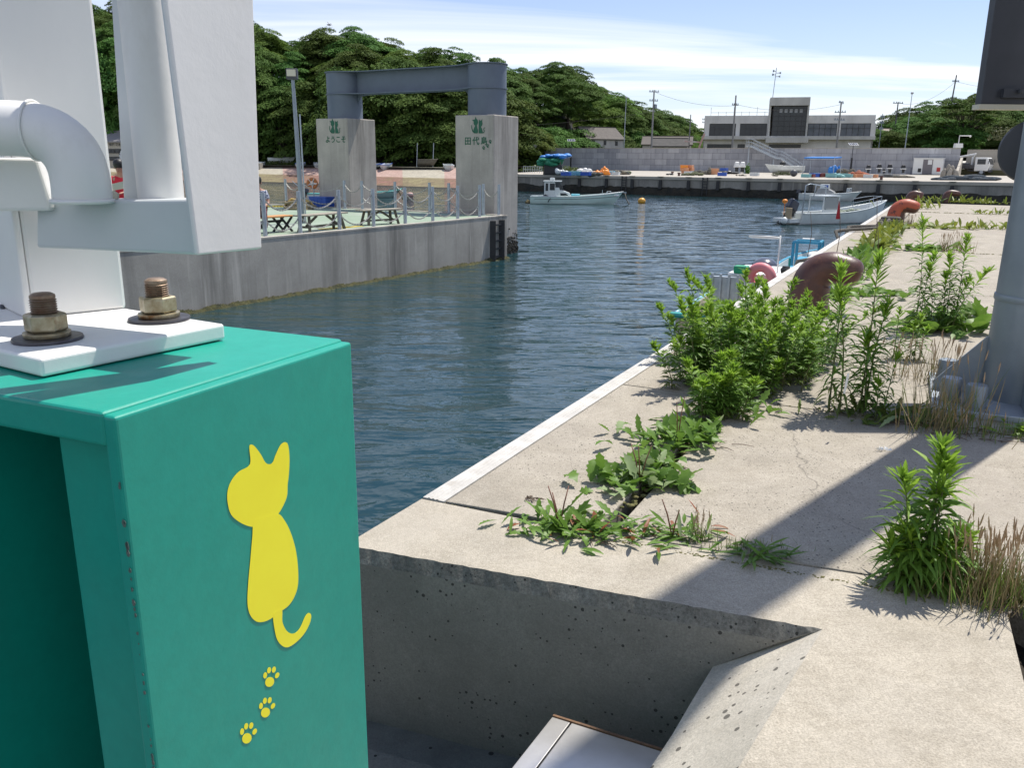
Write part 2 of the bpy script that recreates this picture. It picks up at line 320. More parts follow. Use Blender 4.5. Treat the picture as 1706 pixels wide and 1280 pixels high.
# ================= NEAR QUAY =================
QO=V((-.363,3.234,0)); QU=V((.4535,.8912,0)); QV=V((.8912,-.4535,0))
def Q(s,t,z=0): return QO+QU*s+QV*t+V((0,0,z))
SEND=31.5; TW=30
J0=Q(0,0); E_=V((.935,2.244,0)); C0=V((-.6,2.787,0))
Jr=V((1.66,2.43,0)); R1=V((1.545,2.34,0)); R2=V((1.03,1.18,0)); 
sld=(V((.53,1.647,0))-E_).normalized(); S2=E_+sld*1.9
wd=(E_-C0).normalized()           # along the front wall
wn=V((wd.y,-wd.x,0)); wn=wn if wn.y<0 else -wn   # outward normal (towards the pit)
Zv=V((0,0,1))
# coping beam: top sheet with worn edge, chamfer, front wall
from mathutils import noise as mn
def wob(p,a,f=9): return mn.noise(V(p)*f)*a
cop=MB(); ch=.036
n=60; top=[]; bot=[]
for i in range(n+1):
    k=i/n; p=C0.lerp(E_,k); e=(1-max(0,(k-.93)/.07))
    q=p+wn*(-.012)+V((0,0,0)); jit=wob(p*3,.006)+wob(p*9,.004)
    top.append(p-wn*(.002+jit)*1.0); bot.append(p+wn*(.022*e)-Zv*((ch*1.35+jit*.5)*e+.001))
far_edge=[Q(0,-0.002)-QU*.012, Q(0,0.43)-QU*0, V((1.0,2.69,0)), Jr+V((0,0,0))]
poly=top+[E_+sld*.7, S2, S2+V((1.3,.25,0)), R2, R1, Jr, V((1.0,2.662,0)), V((.068,3.02,0)), Q(-.012,0.0)]
cop.add(poly,[tuple(range(len(poly)))])
coping=struct('quay_coping',cop,conc_near)
chm=MB(); chm.add(top+bot,[(i,n+1+i,n+2+i,i+1) for i in range(n)]); struct('quay_edge',chm,conc_rough)
# front wall polygon with the end cut by the slope
B1=V((.648,2.347,-.183)); PF=-.70
B1p=B1+wn*.0
fw=MB(); bb=[V((p.x,p.y,p.z)) for p in bot]
b1x=C0+wd*((B1-C0).dot(wd))+wn*.022; b1x.z=B1.z
kk=[p for p in bb]
fw.add(kk+[b1x, V((b1x.x,b1x.y,PF-.5)), V((C0.x,C0.y,PF-.5))+wn*.022, V((C0.x,C0.y,-ch*1.35))+wn*.022-wd*0], [tuple(range(len(kk)+4))])
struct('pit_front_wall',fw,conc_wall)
# left end wall of the quay into the water
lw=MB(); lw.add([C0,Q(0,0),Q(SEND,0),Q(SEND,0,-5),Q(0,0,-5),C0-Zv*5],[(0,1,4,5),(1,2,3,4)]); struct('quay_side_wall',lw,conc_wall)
# slope (splayed cheek) and the wall below it
B2=V((.4256,2.019,-.2475)); sdB=(B2-B1).normalized(); B3=B1+sdB*2.2
sl=MB(); m_=14; a_=[];b_=[]
for i in range(m_+1):
    k=i/m_; a_.append(E_.lerp(S2,k)+V((0,0,.0))); p=b1x.lerp(B3,k); b_.append(p+V((wob(p*5,.006),wob(p*6,.006),0)))
sl.add(a_+b_,[(i,i+1,m_+2+i,m_+1+i) for i in range(m_)]); struct('splayed_slope',sl,conc_slope)
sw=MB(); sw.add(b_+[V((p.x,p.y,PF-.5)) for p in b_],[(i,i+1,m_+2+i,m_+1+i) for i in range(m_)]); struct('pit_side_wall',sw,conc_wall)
pf=MB(); pf.add([V((-2.6,-1.5,PF)),V((1.2,-1.5,PF)),V((1.2,3,PF)),V((-2.6,3.6,PF))],[(0,1,2,3)])
# pit floor: two levels with a dark joint along the wall
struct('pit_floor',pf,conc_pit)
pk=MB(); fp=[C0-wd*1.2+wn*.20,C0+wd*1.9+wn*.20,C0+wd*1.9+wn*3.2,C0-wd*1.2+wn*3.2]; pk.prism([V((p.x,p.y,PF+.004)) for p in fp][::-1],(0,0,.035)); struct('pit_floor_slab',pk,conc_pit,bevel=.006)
# base below slabs (dark gaps)
bs=MB(); bs.prism([Q(-.3,.02,-5),Q(SEND-.02,.02,-5),Q(SEND-.02,TW,-5),Q(-2,TW,-5),Q(-2,2.5,-5),R1+V((0,0,-5)),Jr+V((0,0,-5))][::-1],(0,0,4.87)); struct('quay_core',bs,darkhole)
# slabs
sb=MB()
def slab(pts): sb.prism([V((p.x,p.y,-.15)) for p in pts][::-1] if (pts[1]-pts[0]).cross(pts[2]-pts[1]).z<0 else [V((p.x,p.y,-.15)) for p in pts],(0,0,.15))
ct=.775; gp=.014
def jl(t):   # joint line s at t (the first joint is not square to the quay)
    return -.012+ (t/2.1)*(.13)
# edge strip of slabs
cuts=[0,2.14,8.1,13.9,19.6,25.2,SEND]
for i in range(len(cuts)-1):
    a,b=cuts[i],cuts[i+1]
    if i==0: slab([Q(.014,.10),Q(b-gp/2,.10),Q(b-gp/2,ct-gp),Q(.05,ct-.035),Q(.045,.43)])
    else: slab([Q(a+gp/2,.10),Q(b-gp/2,.10),Q(b-gp/2,ct-gp),Q(a+gp/2,ct-gp)])
cuts=[0,2.14,3.72,4.95,7.5,12.45,18.75,25.0,SEND]; tcols=[ct+.012,6.2,12.2,18.2,TW]
for j in range(len(tcols)-1):
    t0_,t1_=tcols[j],tcols[j+1]
    for i in range(len(cuts)-1):
        a,b=cuts[i],cuts[i+1]
        if i==0 and j==0:
            slab([Q(.048,ct+.035),Q(b-gp/2,ct+.018),Q(b-gp/2,t1_-gp),Q(-2,t1_-gp),Q(-2,2.9),Q(-.5,2.28),Q(.13,2.17),Q(.20,2.10)])
        else:
            if i==0: a=-2
            slab([Q(a+gp/2,t0_),Q(b-gp/2,t0_),Q(b-gp/2,t1_-gp),Q(a+gp/2,t1_-gp)])
struct('quay_slabs',sb,conc_top,bevel=.006)
# white guard strip on the edge
gs=MB()
for i in range(6):
    a,b=i*5.25,(i+1)*5.25-.01
    gs.prism([Q(a,-.012,-.10),Q(a,.0,.004),Q(a,.10,.004),Q(a,.10,-.12)],QU*(b-a))
    for q in (.022,.042,.062): gs.prism([Q(a,q,.004),Q(a,q+.004,.0075),Q(a,q+.010,.0075),Q(a,q+.014,.004)],QU*(b-a))
tag(gs.build('edge_strip',guard),'long pale ribbed guard strip capping the water edge of the near quay','edge strip')

# stainless cover box in the pit
zc=-.34
c1,c2,c3=at(920,1195,zc),at(1100,1252,zc),at(845,1290,zc); 
ex=(c2-c1); ey=(c3-c1); ey=ey*1.9
mc=thing('metal_cover','brushed metal cover box with a brown stained rim standing in the concrete pit','metal cover',(c1.x,c1.y,0))
ex=ex*1.02
def pc(a,b,z=0): return c1+ex*a+ey*b+V((0,0,z))
q=MB(); q.prism([pc(0,0),pc(.17,0),pc(.17,1),pc(0,1)][::-1],(0,0,-.006)); q.build('lid_panel',steel,mc,world=True,bevel=.002)
q=MB(); q.prism([pc(.185,0),pc(1,0),pc(1,1),pc(.185,1)][::-1],(0,0,-.006)); q.build('lid_panel',steel,mc,world=True,bevel=.002)
q=MB(); q.prism([pc(.02,.03,-.010),pc(.98,.03,-.010),pc(.98,.97,-.010),pc(.02,.97,-.010)][::-1],(0,0,-(PF*-1)+.34+.012)); q.build('box_body',darkg,mc,world=True)
rimm=mat('rusty_rim',(.22,.12,.06),(.10,.06,.04),scale=30,rough=.8,bump=.6,bscale=90)
q=MB(); q.beam(pc(0,-.012,-.003),pc(1.0,-.012,-.003),.008,.012); q.build('rim',rimm,mc,world=True)

# ================= PONTOON =================
DZ=-.38; K=V((-.2,27.75,0)); PA=V((.52,.854,0)); PB=V((-.854,.52,0))
def P(a,b,z=0): return K-PA*a+PB*b+V((0,0,z))   # a: back along the near side, b: along the end side
pl=thing('pontoon','large concrete pontoon with a green painted deck and streaked grey sides','pontoon',K)
PLn,PWd=34,15
q=MB(); q.prism([P(0,0,-2.6),P(0,PWd,-2.6),P(PLn,PWd,-2.6),P(PLn,0,-2.6)],(0,0,2.6+DZ-.004)); q.build('hull',conc_pont,pl,world=True,bevel=.02)
q=MB(); q.prism([P(.16,.16,DZ-.004),P(.16,PWd-.16,DZ-.004),P(PLn-.16,PWd-.16,DZ-.004),P(PLn-.16,.16,DZ-.004)],(0,0,.006)); q.build('deck',deckg,pl,world=True)
q=MB()
for a,b in (((0,0),(PLn,0)),((0,0),(0,PWd))):
    A_=P(*a,DZ+.012); B_=P(*b,DZ+.012); inw=(PB if a[1]==b[1] else -PA)*.07; q.beam(A_+inw,B_+inw,.16,.05)
q.build('kerb',conc_pont,pl,world=True,bevel=.008)
# algae fringe at the waterline
alg=mat('algae',(.09,.085,.025),(.03,.035,.015),scale=9,rough=.9,bump=1,bscale=20,bdist=.05)
q=MB()
for i in range(500):
    a=i*PLn/500; p=P(a,0,-1.75)-PB*.01; h=.05+.10*abs(mn.noise(V((a*1.3,0,0))))+.03*random.random()
    q.add([p-PA*.04,p+PA*.04,p+PA*.03+Zv*h-PB*.035,p-PA*.03+Zv*h*.9-PB*.035, p-PB*.10-PA*.04,p-PB*.10+PA*.04],[(4,5,2,3),(0,1,2,3)])
q.build('algae_fringe',alg,pl,world=True)
q=MB(); q.beam(P(.42,-.05,DZ-.1),P(.42,-.05,-1.72),.20,.10); q.beam(P(.95,-.05,DZ-.1),P(.95,-.05,-1.72),.20,.10)
for i in range(5): q.beam(P(.42,-.06,-.62-i*.25),P(.95,-.06,-.62-i*.25),.05)
q.build('ladder',black,pl,world=True)
for yy in ((1110,618,1100),):
    pass
# yellow deck marks
yd=mat('yellow_deck_paint',(.62,.46,.06),(.5,.38,.08),scale=4,rough=.8)
q=MB()
for (px,py) in ((578,379),(560,380)):
    p=at(px,py,DZ); q.box(-.55,.55,-.12,.12,DZ+.004,DZ+.008,frame((p.x,p.y,0),PA))
for px in range(448,474,5):
    p=at(px,345,DZ); q.box(-.16,.16,-.10,.10,DZ+.004,DZ+.05,frame((p.x,p.y,0),PB))
q.build('yellow_marking',yd,pl,world=True)

# posts and chains
def rail_post():
    t=thing('rail_post','','railing post')
    q=MB(); q.tube([(0,0,0),(0,0,1.0)],.048,14); q.build('post_tube',galvl,t,smooth=True)
    q=MB(); q.lathe([(.085,0),(.085,.012),(.05,.014)],n=16)
    for k in range(4): q.lathe([(.012,.012),(.012,.03)],(cos(k*pi/2+.7)*.068,sin(k*pi/2+.7)*.068,0),8)
    q.build('base_flange',galvl,t)
    return t
# metric rows from the photo's post feet
near_px=[(440,402),(499,388),(565,382),(622,377),(675,371.5),(721,368),(762.5,364),(799,361)]
chm_=galvl
proto=None; posts=[]
def near_pt(px): # on line b=.22
    n_=PB; p0=P(0,.22,DZ); return onplane(px,360,p0,n_)
def row_pts():
    A_=[]
    for px,_ in near_px:
        d=ray(px,360); 
        # intersect in plan with the line b=.22
        o_=P(0,.22); k=((o_-CAM).x*PB.x+(o_-CAM).y*PB.y)/(d.x*PB.x+d.y*PB.y); A_.append(V((d.x*k,d.y*k,DZ)))
    B_=[]
    for px in (831,805,748,716,659,604,575,504,478):
        d=ray(px,350); o_=P(.24,0); k=((o_-CAM).x*PA.x+(o_-CAM).y*PA.y)/(d.x*PA.x+d.y*PA.y); B_.append(V((d.x*k,d.y*k,DZ)))
    return A_,B_
RA,RB=row_pts()
# nearer ones hidden behind the white posts
stp=(RA[1]-RA[0]); RA=[RA[0]-stp*2,RA[0]-stp]+RA
names=['beside the man in red','behind the white panel','behind the bench sitter','in front of the lamp post','at the end of the grey bench','second right of the lamp post','before the middle bench','right of the middle bench','left of the right pillar foot','in front of the right pillar']
for i,p in enumerate(RA):
    lab='near edge railing post of the pontoon, '+names[i]
    if proto is None: o=proto=rail_post()
    else: o=copy_tree(proto)
    place(o,p,0,lab,group='railing posts on the pontoon')
namesb=['at the outer corner by the ladder','beside the right pillar','between the pillars, nearest the right one','midway between the pillars','just right of the left pillar','before the left pillar side face','before the left pillar front face','beside the lamp post','left of the rope coil']
for i,p in enumerate(RB):
    o=copy_tree(proto); place(o,p,0,'far edge railing post of the pontoon, '+namesb[i],group='railing posts on the pontoon')
def chain_pts(a,b,sag,n=14): return [a.lerp(b,i/n)-Zv*(sag*4*(i/n)*(1-i/n)) for i in range(n+1)]
def chain(a,b,sag,lab,mt,r=.016,n=14):
    q=MB(); pts=chain_pts(a,b,sag,n)
    # alternating links
    for i in range(n*2):
        k0,k1=i/(n*2),(i+1)/(n*2)
        p=a.lerp(b,k0)-Zv*(sag*4*k0*(1-k0)); p2=a.lerp(b,k1)-Zv*(sag*4*k1*(1-k1)); q.beam(p,p2+(p2-p)*.15,r*(2.2 if i%2 else .9),r*(.9 if i%2 else 2.2))
    tag(q.build('railing_chain',mt),lab,'chain','chains hung between the pontoon posts')
chw=mat('chain_steel',(.50,.49,.45),(.35,.33,.29),scale=20,rough=.5,metal=.3)
for i in range(len(RA)-1):
    for hz,nm in ((.88,'upper'),(.42,'lower')):
        chain(RA[i]+Zv*hz,RA[i+1]+Zv*hz,.30,'%s near railing chain running right from the post %s'%(nm,names[i]),chw)
for i in range(len(RB)-1):
    for hz,nm in ((.88,'upper'),(.42,'lower')):
        if (RB[i]-RB[i+1]).length<1.2 and nm=='lower': continue
        chain(RB[i]+Zv*hz,RB[i+1]+Zv*hz,.28,'%s far railing chain running left from the post %s'%(nm,namesb[i]),chw)

# pillars and portal
def T3(a,b,z): return K-PA*a+PB*b+V((0,0,z))
PT=2.79
def cat_shapes():
    # simple seated cats seen from behind: body, head and pointed ears, tail. local units: x right, y up
    c1_=[(-.02,0),(-.13,.0),(-.20,.05),(-.21,.14),(-.16,.24),(-.12,.30),(-.17,.33),(-.20,.40),(-.19,.46),(-.27,.53),(-.18,.54),(-.13,.55),(-.11,.66),(-.05,.56),(.0,.52),(.02,.45),(.01,.38),(-.04,.32),(-.02,.22),(.02,.12),(.01,.03)]
    c2_=[(.05,0),(.24,0),(.24,.08),(.21,.18),(.16,.25),(.21,.30),(.235,.38),(.22,.45),(.225,.56),(.17,.50),(.11,.50),(.07,.55),(.055,.45),(.05,.30)]
    return c1_,c2_
def flat(q,pts,O,X,Y,nrm,th=.004,off=.003):
    q.prism([O+X*x+Y*y+nrm*off for x,y in pts],nrm*th)
def thick(pts,w0,w1):
    L=[];R=[]
    for i,(x,y) in enumerate(pts):
        a=pts[max(0,i-1)];b=pts[min(len(pts)-1,i+1)];dx_,dy_=b[0]-a[0],b[1]-a[1];l=math.hypot(dx_,dy_);k=i/(len(pts)-1);ww=w0*(1-k)+w1*k
        L.append((x-dy_/l*ww,y+dx_/l*ww));R.append((x+dy_/l*ww,y-dx_/l*ww))
    return R+L[::-1]
def ell(cx,cy,rx,ry,rot=0,n=14):
    return [(cx+cos(a)*rx*cos(rot)-sin(a)*ry*sin(rot),cy+cos(a)*rx*sin(rot)+sin(a)*ry*cos(rot)) for a in [2*pi*i/n for i in range(n)]]
def paw(q,cx,cy,s,O,X,Y,nrm,rot=-.35,**k):
    def tr(pts): return [(cx+(x*cos(rot)-y*sin(rot))*s,cy+(x*sin(rot)+y*cos(rot))*s) for x,y in pts]
    flat(q,tr(ell(0,-.22,.30,.34)),O,X,Y,nrm,**k)
    for x,y in ((-.40,.16),(-.15,.42),(.16,.42),(.40,.16)): flat(q,tr(ell(x,y,.13,.20)),O,X,Y,nrm,**k)
def text_mesh(name,body,size,mt,O,X,Y,parent,spacing=1.0,bold=.0,ext=.002):
    cu=bpy.data.curves.new(name,'FONT'); cu.body=body; cu.size=size; cu.space_character=spacing; cu.align_x='CENTER'; cu.extrude=ext; cu.offset=bold
    to=bpy.data.objects.new(name,cu); COL.objects.link(to); dg=bpy.context.evaluated_depsgraph_get(); me=bpy.data.meshes.new_from_object(to.evaluated_get(dg))
    bpy.data.objects.remove(to); X=V(X).normalized();Y=V(Y).normalized()
    M=Matrix.Translation(V(O))@Matrix((X,Y,X.cross(Y))).transposed().to_4x4(); M=rootmat(parent).inverted()@M
    me.transform(M); me.materials.clear(); me.materials.append(mt); o=bpy.data.objects.new(name,me); COL.objects.link(o); o.parent=parent; return o
def pillar(bc,lab,word,paws):
    w_=.765; c=T3(-1.02,bc,0)
    t=thing('portal_pillar',lab,'pillar',c,group='concrete pillars of the portal')
    q=MB(); cs=[(-w_,-w_),(w_,-w_),(w_,w_),(-w_,w_)]
    q.prism([c+PA*y+(-PB)*x+V((0,0,-4)) for x,y in cs],(0,0,4+PT)); q.build('shaft',conc_pillar,t,world=True,bevel=.03)
    bn=MB()
    for i in range(900):   # barnacles and weed at the foot
        s_=random.choice([(1,0),(0,-1)]); u_=random.uniform(-w_,w_); zz_=-1.75+abs(random.gauss(0,.28)); 
        p=c+(-PB)*(w_ if s_[0] else u_)+PA*(u_ if s_[0] else -w_)+V((0,0,zz_)); r=random.uniform(.02,.055); bn.ball(p,(r,r,r*.8),5,3)
    bn.build('barnacles',weedrock,t,world=True)
    X=-PB; Y=Zv; nrm=-PA; F0_=c-PA*w_
    def fp(px,py): return onplane(px,py,F0_,PA)
    O=fp(*((796,222) if paws else (557.5,222)))
    c1_,c2_=cat_shapes(); q=MB(); s=.80
    qh=MB()
    for cc in (c1_,c2_):
        mx_=sum(x for x,y in cc)/len(cc); my_=sum(y for x,y in cc)/len(cc)
        flat(q,[(x*s,y*s) for x,y in cc],O,X,Y,nrm,off=.006)
    flat(q,[(x*s,y*s) for x,y in thick([(-.15,.02),(-.25,.10),(-.29,.2),(-.30,.33)],.03,.015)],O,X,Y,nrm,off=.006)
    flat(q,[(x*s,y*s) for x,y in thick([(.22,.02),(.30,.03),(.33,.09),(.29,.14),(.31,.20),(.36,.22)],.02,.012)],O,X,Y,nrm,off=.006)
    q.build('cat_emblem',greent,t,world=True)
    text_mesh('lettering',word,.255 if not paws else .275,greent,fp(*((793,240) if paws else (559.5,236.5)))-PA*.008,X,Zv,t,1.0 if not paws else 1.30,.0045)
    if paws:
        q=MB()
        for x,y in ((817,236),(812.5,243),(806,246.5)): paw(q,0,0,.105,fp(x,y),X,Y,nrm,rot=.3,off=.006)
        q.build('paw_prints',greent,t,world=True)
    return c
cR=pillar(1.45,'square concrete pillar at the right with two green cats, green kanji and paw prints','田代島',True)
cL=pillar(7.72,'square concrete pillar at the left with two green cats above green hiragana','ようこそ',False)
po=thing('steel_portal','blue grey steel portal beam joining two round columns across the pillar tops','portal',((cR+cL)/2+V((0,0,PT))))
rr=.64; ht=1.63; z0=PT
for c in (cL,cR):
    q=MB(); q.lathe([(rr,0),(rr,ht-.02)],(c.x,c.y,z0),40); q.build('round_column',portal,po,world=True,smooth=True)
    q=MB(); q.lathe([(rr+.045,0),(rr+.045,.03)],(c.x,c.y,z0+ht-.03),40); q.lathe([(rr+.04,0),(rr+.04,.025)],(c.x,c.y,z0+.84),40); q.build('column_ring',portal,po,world=True)
ax=(cR-cL).normalized(); sd=Zv.cross(ax)
def hb(z): 
    # plan outline of a flange: flares out to meet the round columns
    L=(cR-cL).length; pts=[]
    for k in range(0,41):
        x=L*k/40; e=min(x,L-x); w_=.30+ (rr-.30+.02)*max(0,1-(e-.35)/1.0)**2 if e>.35 else rr+.02
        pts.append((x,min(w_,rr+.02)))
    return [cL+ax*x-sd*y+V((0,0,z)) for x,y in pts]+[cL+ax*x+sd*y+V((0,0,z)) for x,y in pts[::-1]]
q=MB(); q.prism(hb(z0+ht-.035),(0,0,.03)); q.prism(hb(z0+.845),(0,0,.03)); q.build('flange',portal,po,world=True)
q=MB()
L=(cR-cL).length; q.beam(cL+ax*rr*.9+V((0,0,z0+(ht+.845)/2)),cR-ax*rr*.9+V((0,0,z0+(ht+.845)/2)),.03,ht-.845-.05)
# curved haunch plates
for c,s_ in ((cL,1),(cR,-1)):
    pts=[(0,0),(.5,0)]+[(.5-.5*sin(a)*1.0+.0,-.55+.55*cos(a)) for a in [i*pi/2/8 for i in range(1,9)]]+[(0,-.5)]
    q.prism([c+ax*s_*(rr-.02+x)+V((0,0,z0+.845+y))-sd*.012 for x,y in [(0,0),(.34,0),(.22,-.05),(.12,-.14),(.05,-.26),(0,-.42)]],sd*.024)
q.build('web',portal,po,world=True)

# lamp post on pontoon
lp=thing('floodlight_post','tall grey floodlight post with conduit standing on the pontoon deck','lamp post',at(504,372,DZ))
b=lp.location; q=MB(); q.tube([b,b+V((-.02,0,2.0)),b+V((-.05,0,3.80))],[.070,.060,.045],16); q.build('pole',galv,lp,world=True,smooth=True)
q=MB(); q.tube([b+V((.10,-.02,0)),b+V((.09,-.02,2.9))],.02,8); q.build('conduit',galvl,lp,world=True,smooth=True)
q=MB(); q.lathe([(.13,0),(.13,.02)],b,16); q.build('base_plate',galv,lp,world=True)
q=MB(); q.box(-.145,.145,-.09,.09,3.78,4.06,Matrix.Translation((b.x-.06,b.y,DZ-.0))@Matrix.Rotation(.0,4,'Z')); hd=q.build('lamp_head',darkg,lp,world=True,bevel=.02)
q=MB(); q.box(-.12,.12,-.102,-.09,3.86,4.03,Matrix.Translation((b.x-.06,b.y,DZ))); g_=q.build('lens',cream,hd,world=True); 
# life ring, bin, rope coil, benches
def torus(q,c,R,r,M=None,n=32,m=12,flatk=1):
    pts=[]
    b0=len(q.v)
    for i in range(n):
        A=2*pi*i/n
        for j in range(m):
            B=2*pi*j/m; p=V(((R+r*cos(B))*cos(A),(R+r*cos(B))*sin(A),r*sin(B)*flatk)); p=M@p if M is not None else p; q.v.append(tuple(p+V(c)))
    for i in range(n):
        for j in range(m):
            q.f.append((b0+i*m+j,b0+((i+1)%n)*m+j,b0+((i+1)%n)*m+(j+1)%m,b0+i*m+(j+1)%m)); q.m.append(q.mi)
lr=thing('life_ring','faded orange life ring with white ties on a short stand beside the blue bin','life ring',at(524,344,DZ))
b=lr.location+V((0,0,0)); RX=Matrix.Rotation(pi/2,4,'X')
q=MB(); torus(q,b+V((-.03,-.06,.85)),.155,.062,RX); q.build('ring',ringo,lr,world=True,smooth='all')
q=MB(); q.tube([b,b+V((0,0,1.02))],.02,8); q.build('stand',galvl,lr,world=True)
q=MB()
for a in range(3): q.tube([b+V((-.03+.2*cos(a*1.1),-.13,.85+.2*sin(a*1.1))),b+V((-.03,-.12,.85)),b+V((-.03-.17*cos(a*1.3+.4),-.13,.85-.17*sin(a*1.3+.4)))],.014,6)
q.build('ties',whitepl,lr,world=True)
bi=thing('blue_bin','blue plastic tub on the pontoon between the life ring and the left pillar','bin',at(538,345,DZ),math.atan2(PB.y,PB.x)+pi)
q=MB(); q.box(-.40,.40,-.26,.26,.01,.36,taper=-.02); q.box(-.43,.43,-.29,.29,.345,.385)
for x in (-.2,0,.2): q.box(x-.02,x+.02,-.29,-.27,.03,.345)
q.build('tub',bluep,bi,bevel=.015)
rc=thing('rope_coil','heap of coiled pale mooring rope lying on the green deck','rope',at(497,349,DZ))
q=MB()
for k in range(8):
    pts=[]; R=.50-.03*k+random.uniform(-.06,.06); off=V((random.uniform(-.1,.1),random.uniform(-.08,.08),0))
    for i in range(25):
        a=2*pi*i/24+k; pts.append(off+V((cos(a)*R*(1+.1*sin(3*a+k)),sin(a)*R*.7,.05+.035*k+.03*sin(2*a+k*1.7))))
    q.tube(pts,.042,8)
q.build('coil',rope_m,rc,smooth='all')
yel=mat('yellow_rope',(.62,.42,.12),(.45,.32,.12),scale=30,rough=.9)
q=MB(); q.tube([V((-.45,0,.15)),V((-.2,-.1,.36)),V((.1,.0,.30)),V((.45,.1,.22)),V((.5,.2,.1))],.045,8); q.tube([V((-.3,.2,.3)),V((.1,.25,.33)),V((.4,-.1,.28))],.045,8); q.build('yellow_rope',yel,rc,smooth='all')

def bench(name,lab,p0,p1,h,top,legm,style):
    c=(p0+p1)/2; d=p1-p0; L=d.length; t=thing(name,lab,'bench',c,math.atan2(d.y,d.x),'benches on the pontoon')
    q=MB(); q.box(-L/2,L/2,-.19,-.01,h-.035,h); q.box(-L/2,L/2,.01,.19,h-.035,h); q.build('seat',top,t,bevel=.006)
    for s_ in (-1,1):
        q=MB()
        if style=='x':
            for y in (-.14,.14): q.beam((s_*(L/2-.05),y,h-.04),(s_*(L/2-.42),y,.0),.045); q.beam((s_*(L/2-.42),y,h-.04),(s_*(L/2-.05),y,.0),.045)
        else:
            for y in (-1,1):
                q.beam((s_*(L/2-.24),y*.10,h-.04),(s_*(L/2-.16),y*.17,0),.07,.07)
            q.beam((s_*(L/2-.22),-.13,.12),(s_*(L/2-.22),.13,.12),.05); q.beam((s_*(L/2-.25),0,.14),(s_*(L/2-.68),0,h-.05),.05)
        q.build('leg',legm,t,bevel=.005)
    q=MB(); q.beam((-L/2+.2,0,.12 if style!='x' else h-.13),(L/2-.2,0,.12 if style!='x' else h-.13),.05); q.build('stretcher',legm,t)
def dk(x,y): return at(x,y,DZ)
wg=mat('dark_weathered_wood',(.16,.14,.11),(.10,.09,.07),scale=5,rough=.85)
bench('bench','orange topped bench with black crossed legs beside the white panel',dk(417,391),dk(483,385),.40,woodo,black,'x')
bench('bench','weathered grey wooden bench behind the chain posts, nearer of the two grey ones',dk(500,388),dk(571,380),.42,wood,wg,'a')
bench('bench','weathered grey wooden bench in the middle of the deck, farther of the two grey ones',dk(600,376),dk(665,372),.42,wood,wg,'a')
# ================= SHORE, HILLS =================
WZ=-1.75
def hor(px): return 268+(px-853)*math.tan(RO)
def pdist(px,Y,z=0):  # world point seen at column px (at the horizon row) with forward distance Y
    d=ray(px,hor(px)); return V((d.x/d.y*Y,Y,z))
sh=[(-500,150),(-200,132),(0,124),(150,120),(300,118),(435,114),(600,104),(760,95),(860,92)]
def lerp_tab(tab,x):
    if x<=tab[0][0]: return tab[0][1]
    for (a,b),(c,d) in zip(tab,tab[1:]):
        if x<=c: return b+(d-b)*(x-a)/(c-a)
    return tab[-1][1]
pinkc=mat('pink_paving',(.50,.345,.29),(.44,.29,.24),scale=.6,rough=.85,stretch=(1,1,4),fine=.5,bscale=1.5)
beige=mat('beige_paving',(.50,.455,.36),(.43,.39,.30),scale=.6,rough=.85,stretch=(1,1,4),fine=.5,bscale=1.5)
pinkl=mat('tidal_pink_paving',(.30,.155,.12),(.22,.15,.085),scale=.5,rough=.9,stretch=(1,1,6),fine=.6,bscale=1.2)
beigel=mat('tidal_beige_paving',(.30,.26,.13),(.22,.17,.10),scale=.5,rough=.9,stretch=(1,1,6),fine=.6,bscale=1.2)
q=MB(); mats_=[pinkc,beige,pinkl,beigel,weedrock]
xs=[-500+10*i for i in range(137)]
def kind(px):
    for a,b,k in ((-600,300,1),(300,380,0),(380,463,1),(463,662,0),(662,738,1),(738,812,0),(812,870,1)):
        if a<=px<b: return k
    return 1
rows=[(-1,-2.3),(1.2,-1.62),(4.2,-.75),(4.9,-.70),(9.5,.42),(10.2,.46)]
for i in range(len(xs)-1):
    for j in range(len(rows)-1):
        P4=[]
        for xx,(dd,z) in ((xs[i],rows[j]),(xs[i+1],rows[j]),(xs[i+1],rows[j+1]),(xs[i],rows[j+1])):
            P4.append(pdist(xx,lerp_tab(sh,xx)+dd*1.25,z))
        k=kind(xs[i]+1); q.mi=(4 if j==0 else (2+k if j<=2 else k)); q.add(P4,[(0,1,2,3)])
struct('slipway',q,mats_)
# low kerb line at the slipway top
# hill terrain
SKY=[(-300,-60),(0,-10),(150,22),(200,20),(300,30),(425,48),(480,66),(520,80),(545,68),(575,55),(620,60),(650,74),(665,88),(685,90),(705,82),(740,88),(800,100),(845,114),(870,112),(900,111),(930,106),(955,116),(980,142),(1010,152),(1040,158),(1075,178),(1110,190),(1140,198),(1168,214),(1200,236)]
FRONT=[(-300,158),(0,148),(300,142),(435,138),(600,128),(760,120),(860,152),(1000,178),(1165,235),(1200,240)]
def D0(px): return lerp_tab(FRONT,px)
offs=[0,8,17,27,40]
def hill_top(px): 
    D=D0(px)+40; return EYE+(hor(px)-lerp_tab(SKY,px))/FOC*D*1.0
fr=[.60,.74,.87,.96,1.0]
def gz(px,k):
    T=hill_top(px)*fr[k]; th=min(T-.6,10.5); return max(.6,T-th)
tm=MB(); xs=[-300+15*i for i in range(101)]
R_=[-14,-4,0,8,17,27,40,80]
for i,px in enumerate(xs):
    for j,o_ in enumerate(R_):
        D=D0(px)+o_
        z=.45 if j<3 else (gz(px,j-2) if j<7 else gz(px,4)*.5); tm.v.append(tuple(pdist(px,D,z)))
nR=len(R_)
for i in range(len(xs)-1):
    for j in range(nR-1): tm.f.append((i*nR+j,(i+1)*nR+j,(i+1)*nR+j+1,i*nR+j+1)); tm.m.append(0)
hillm=mat('forest_floor',(.02,.028,.010),(.035,.03,.015),scale=.5,rough=1,bump=1,bscale=1,bdist=.5)
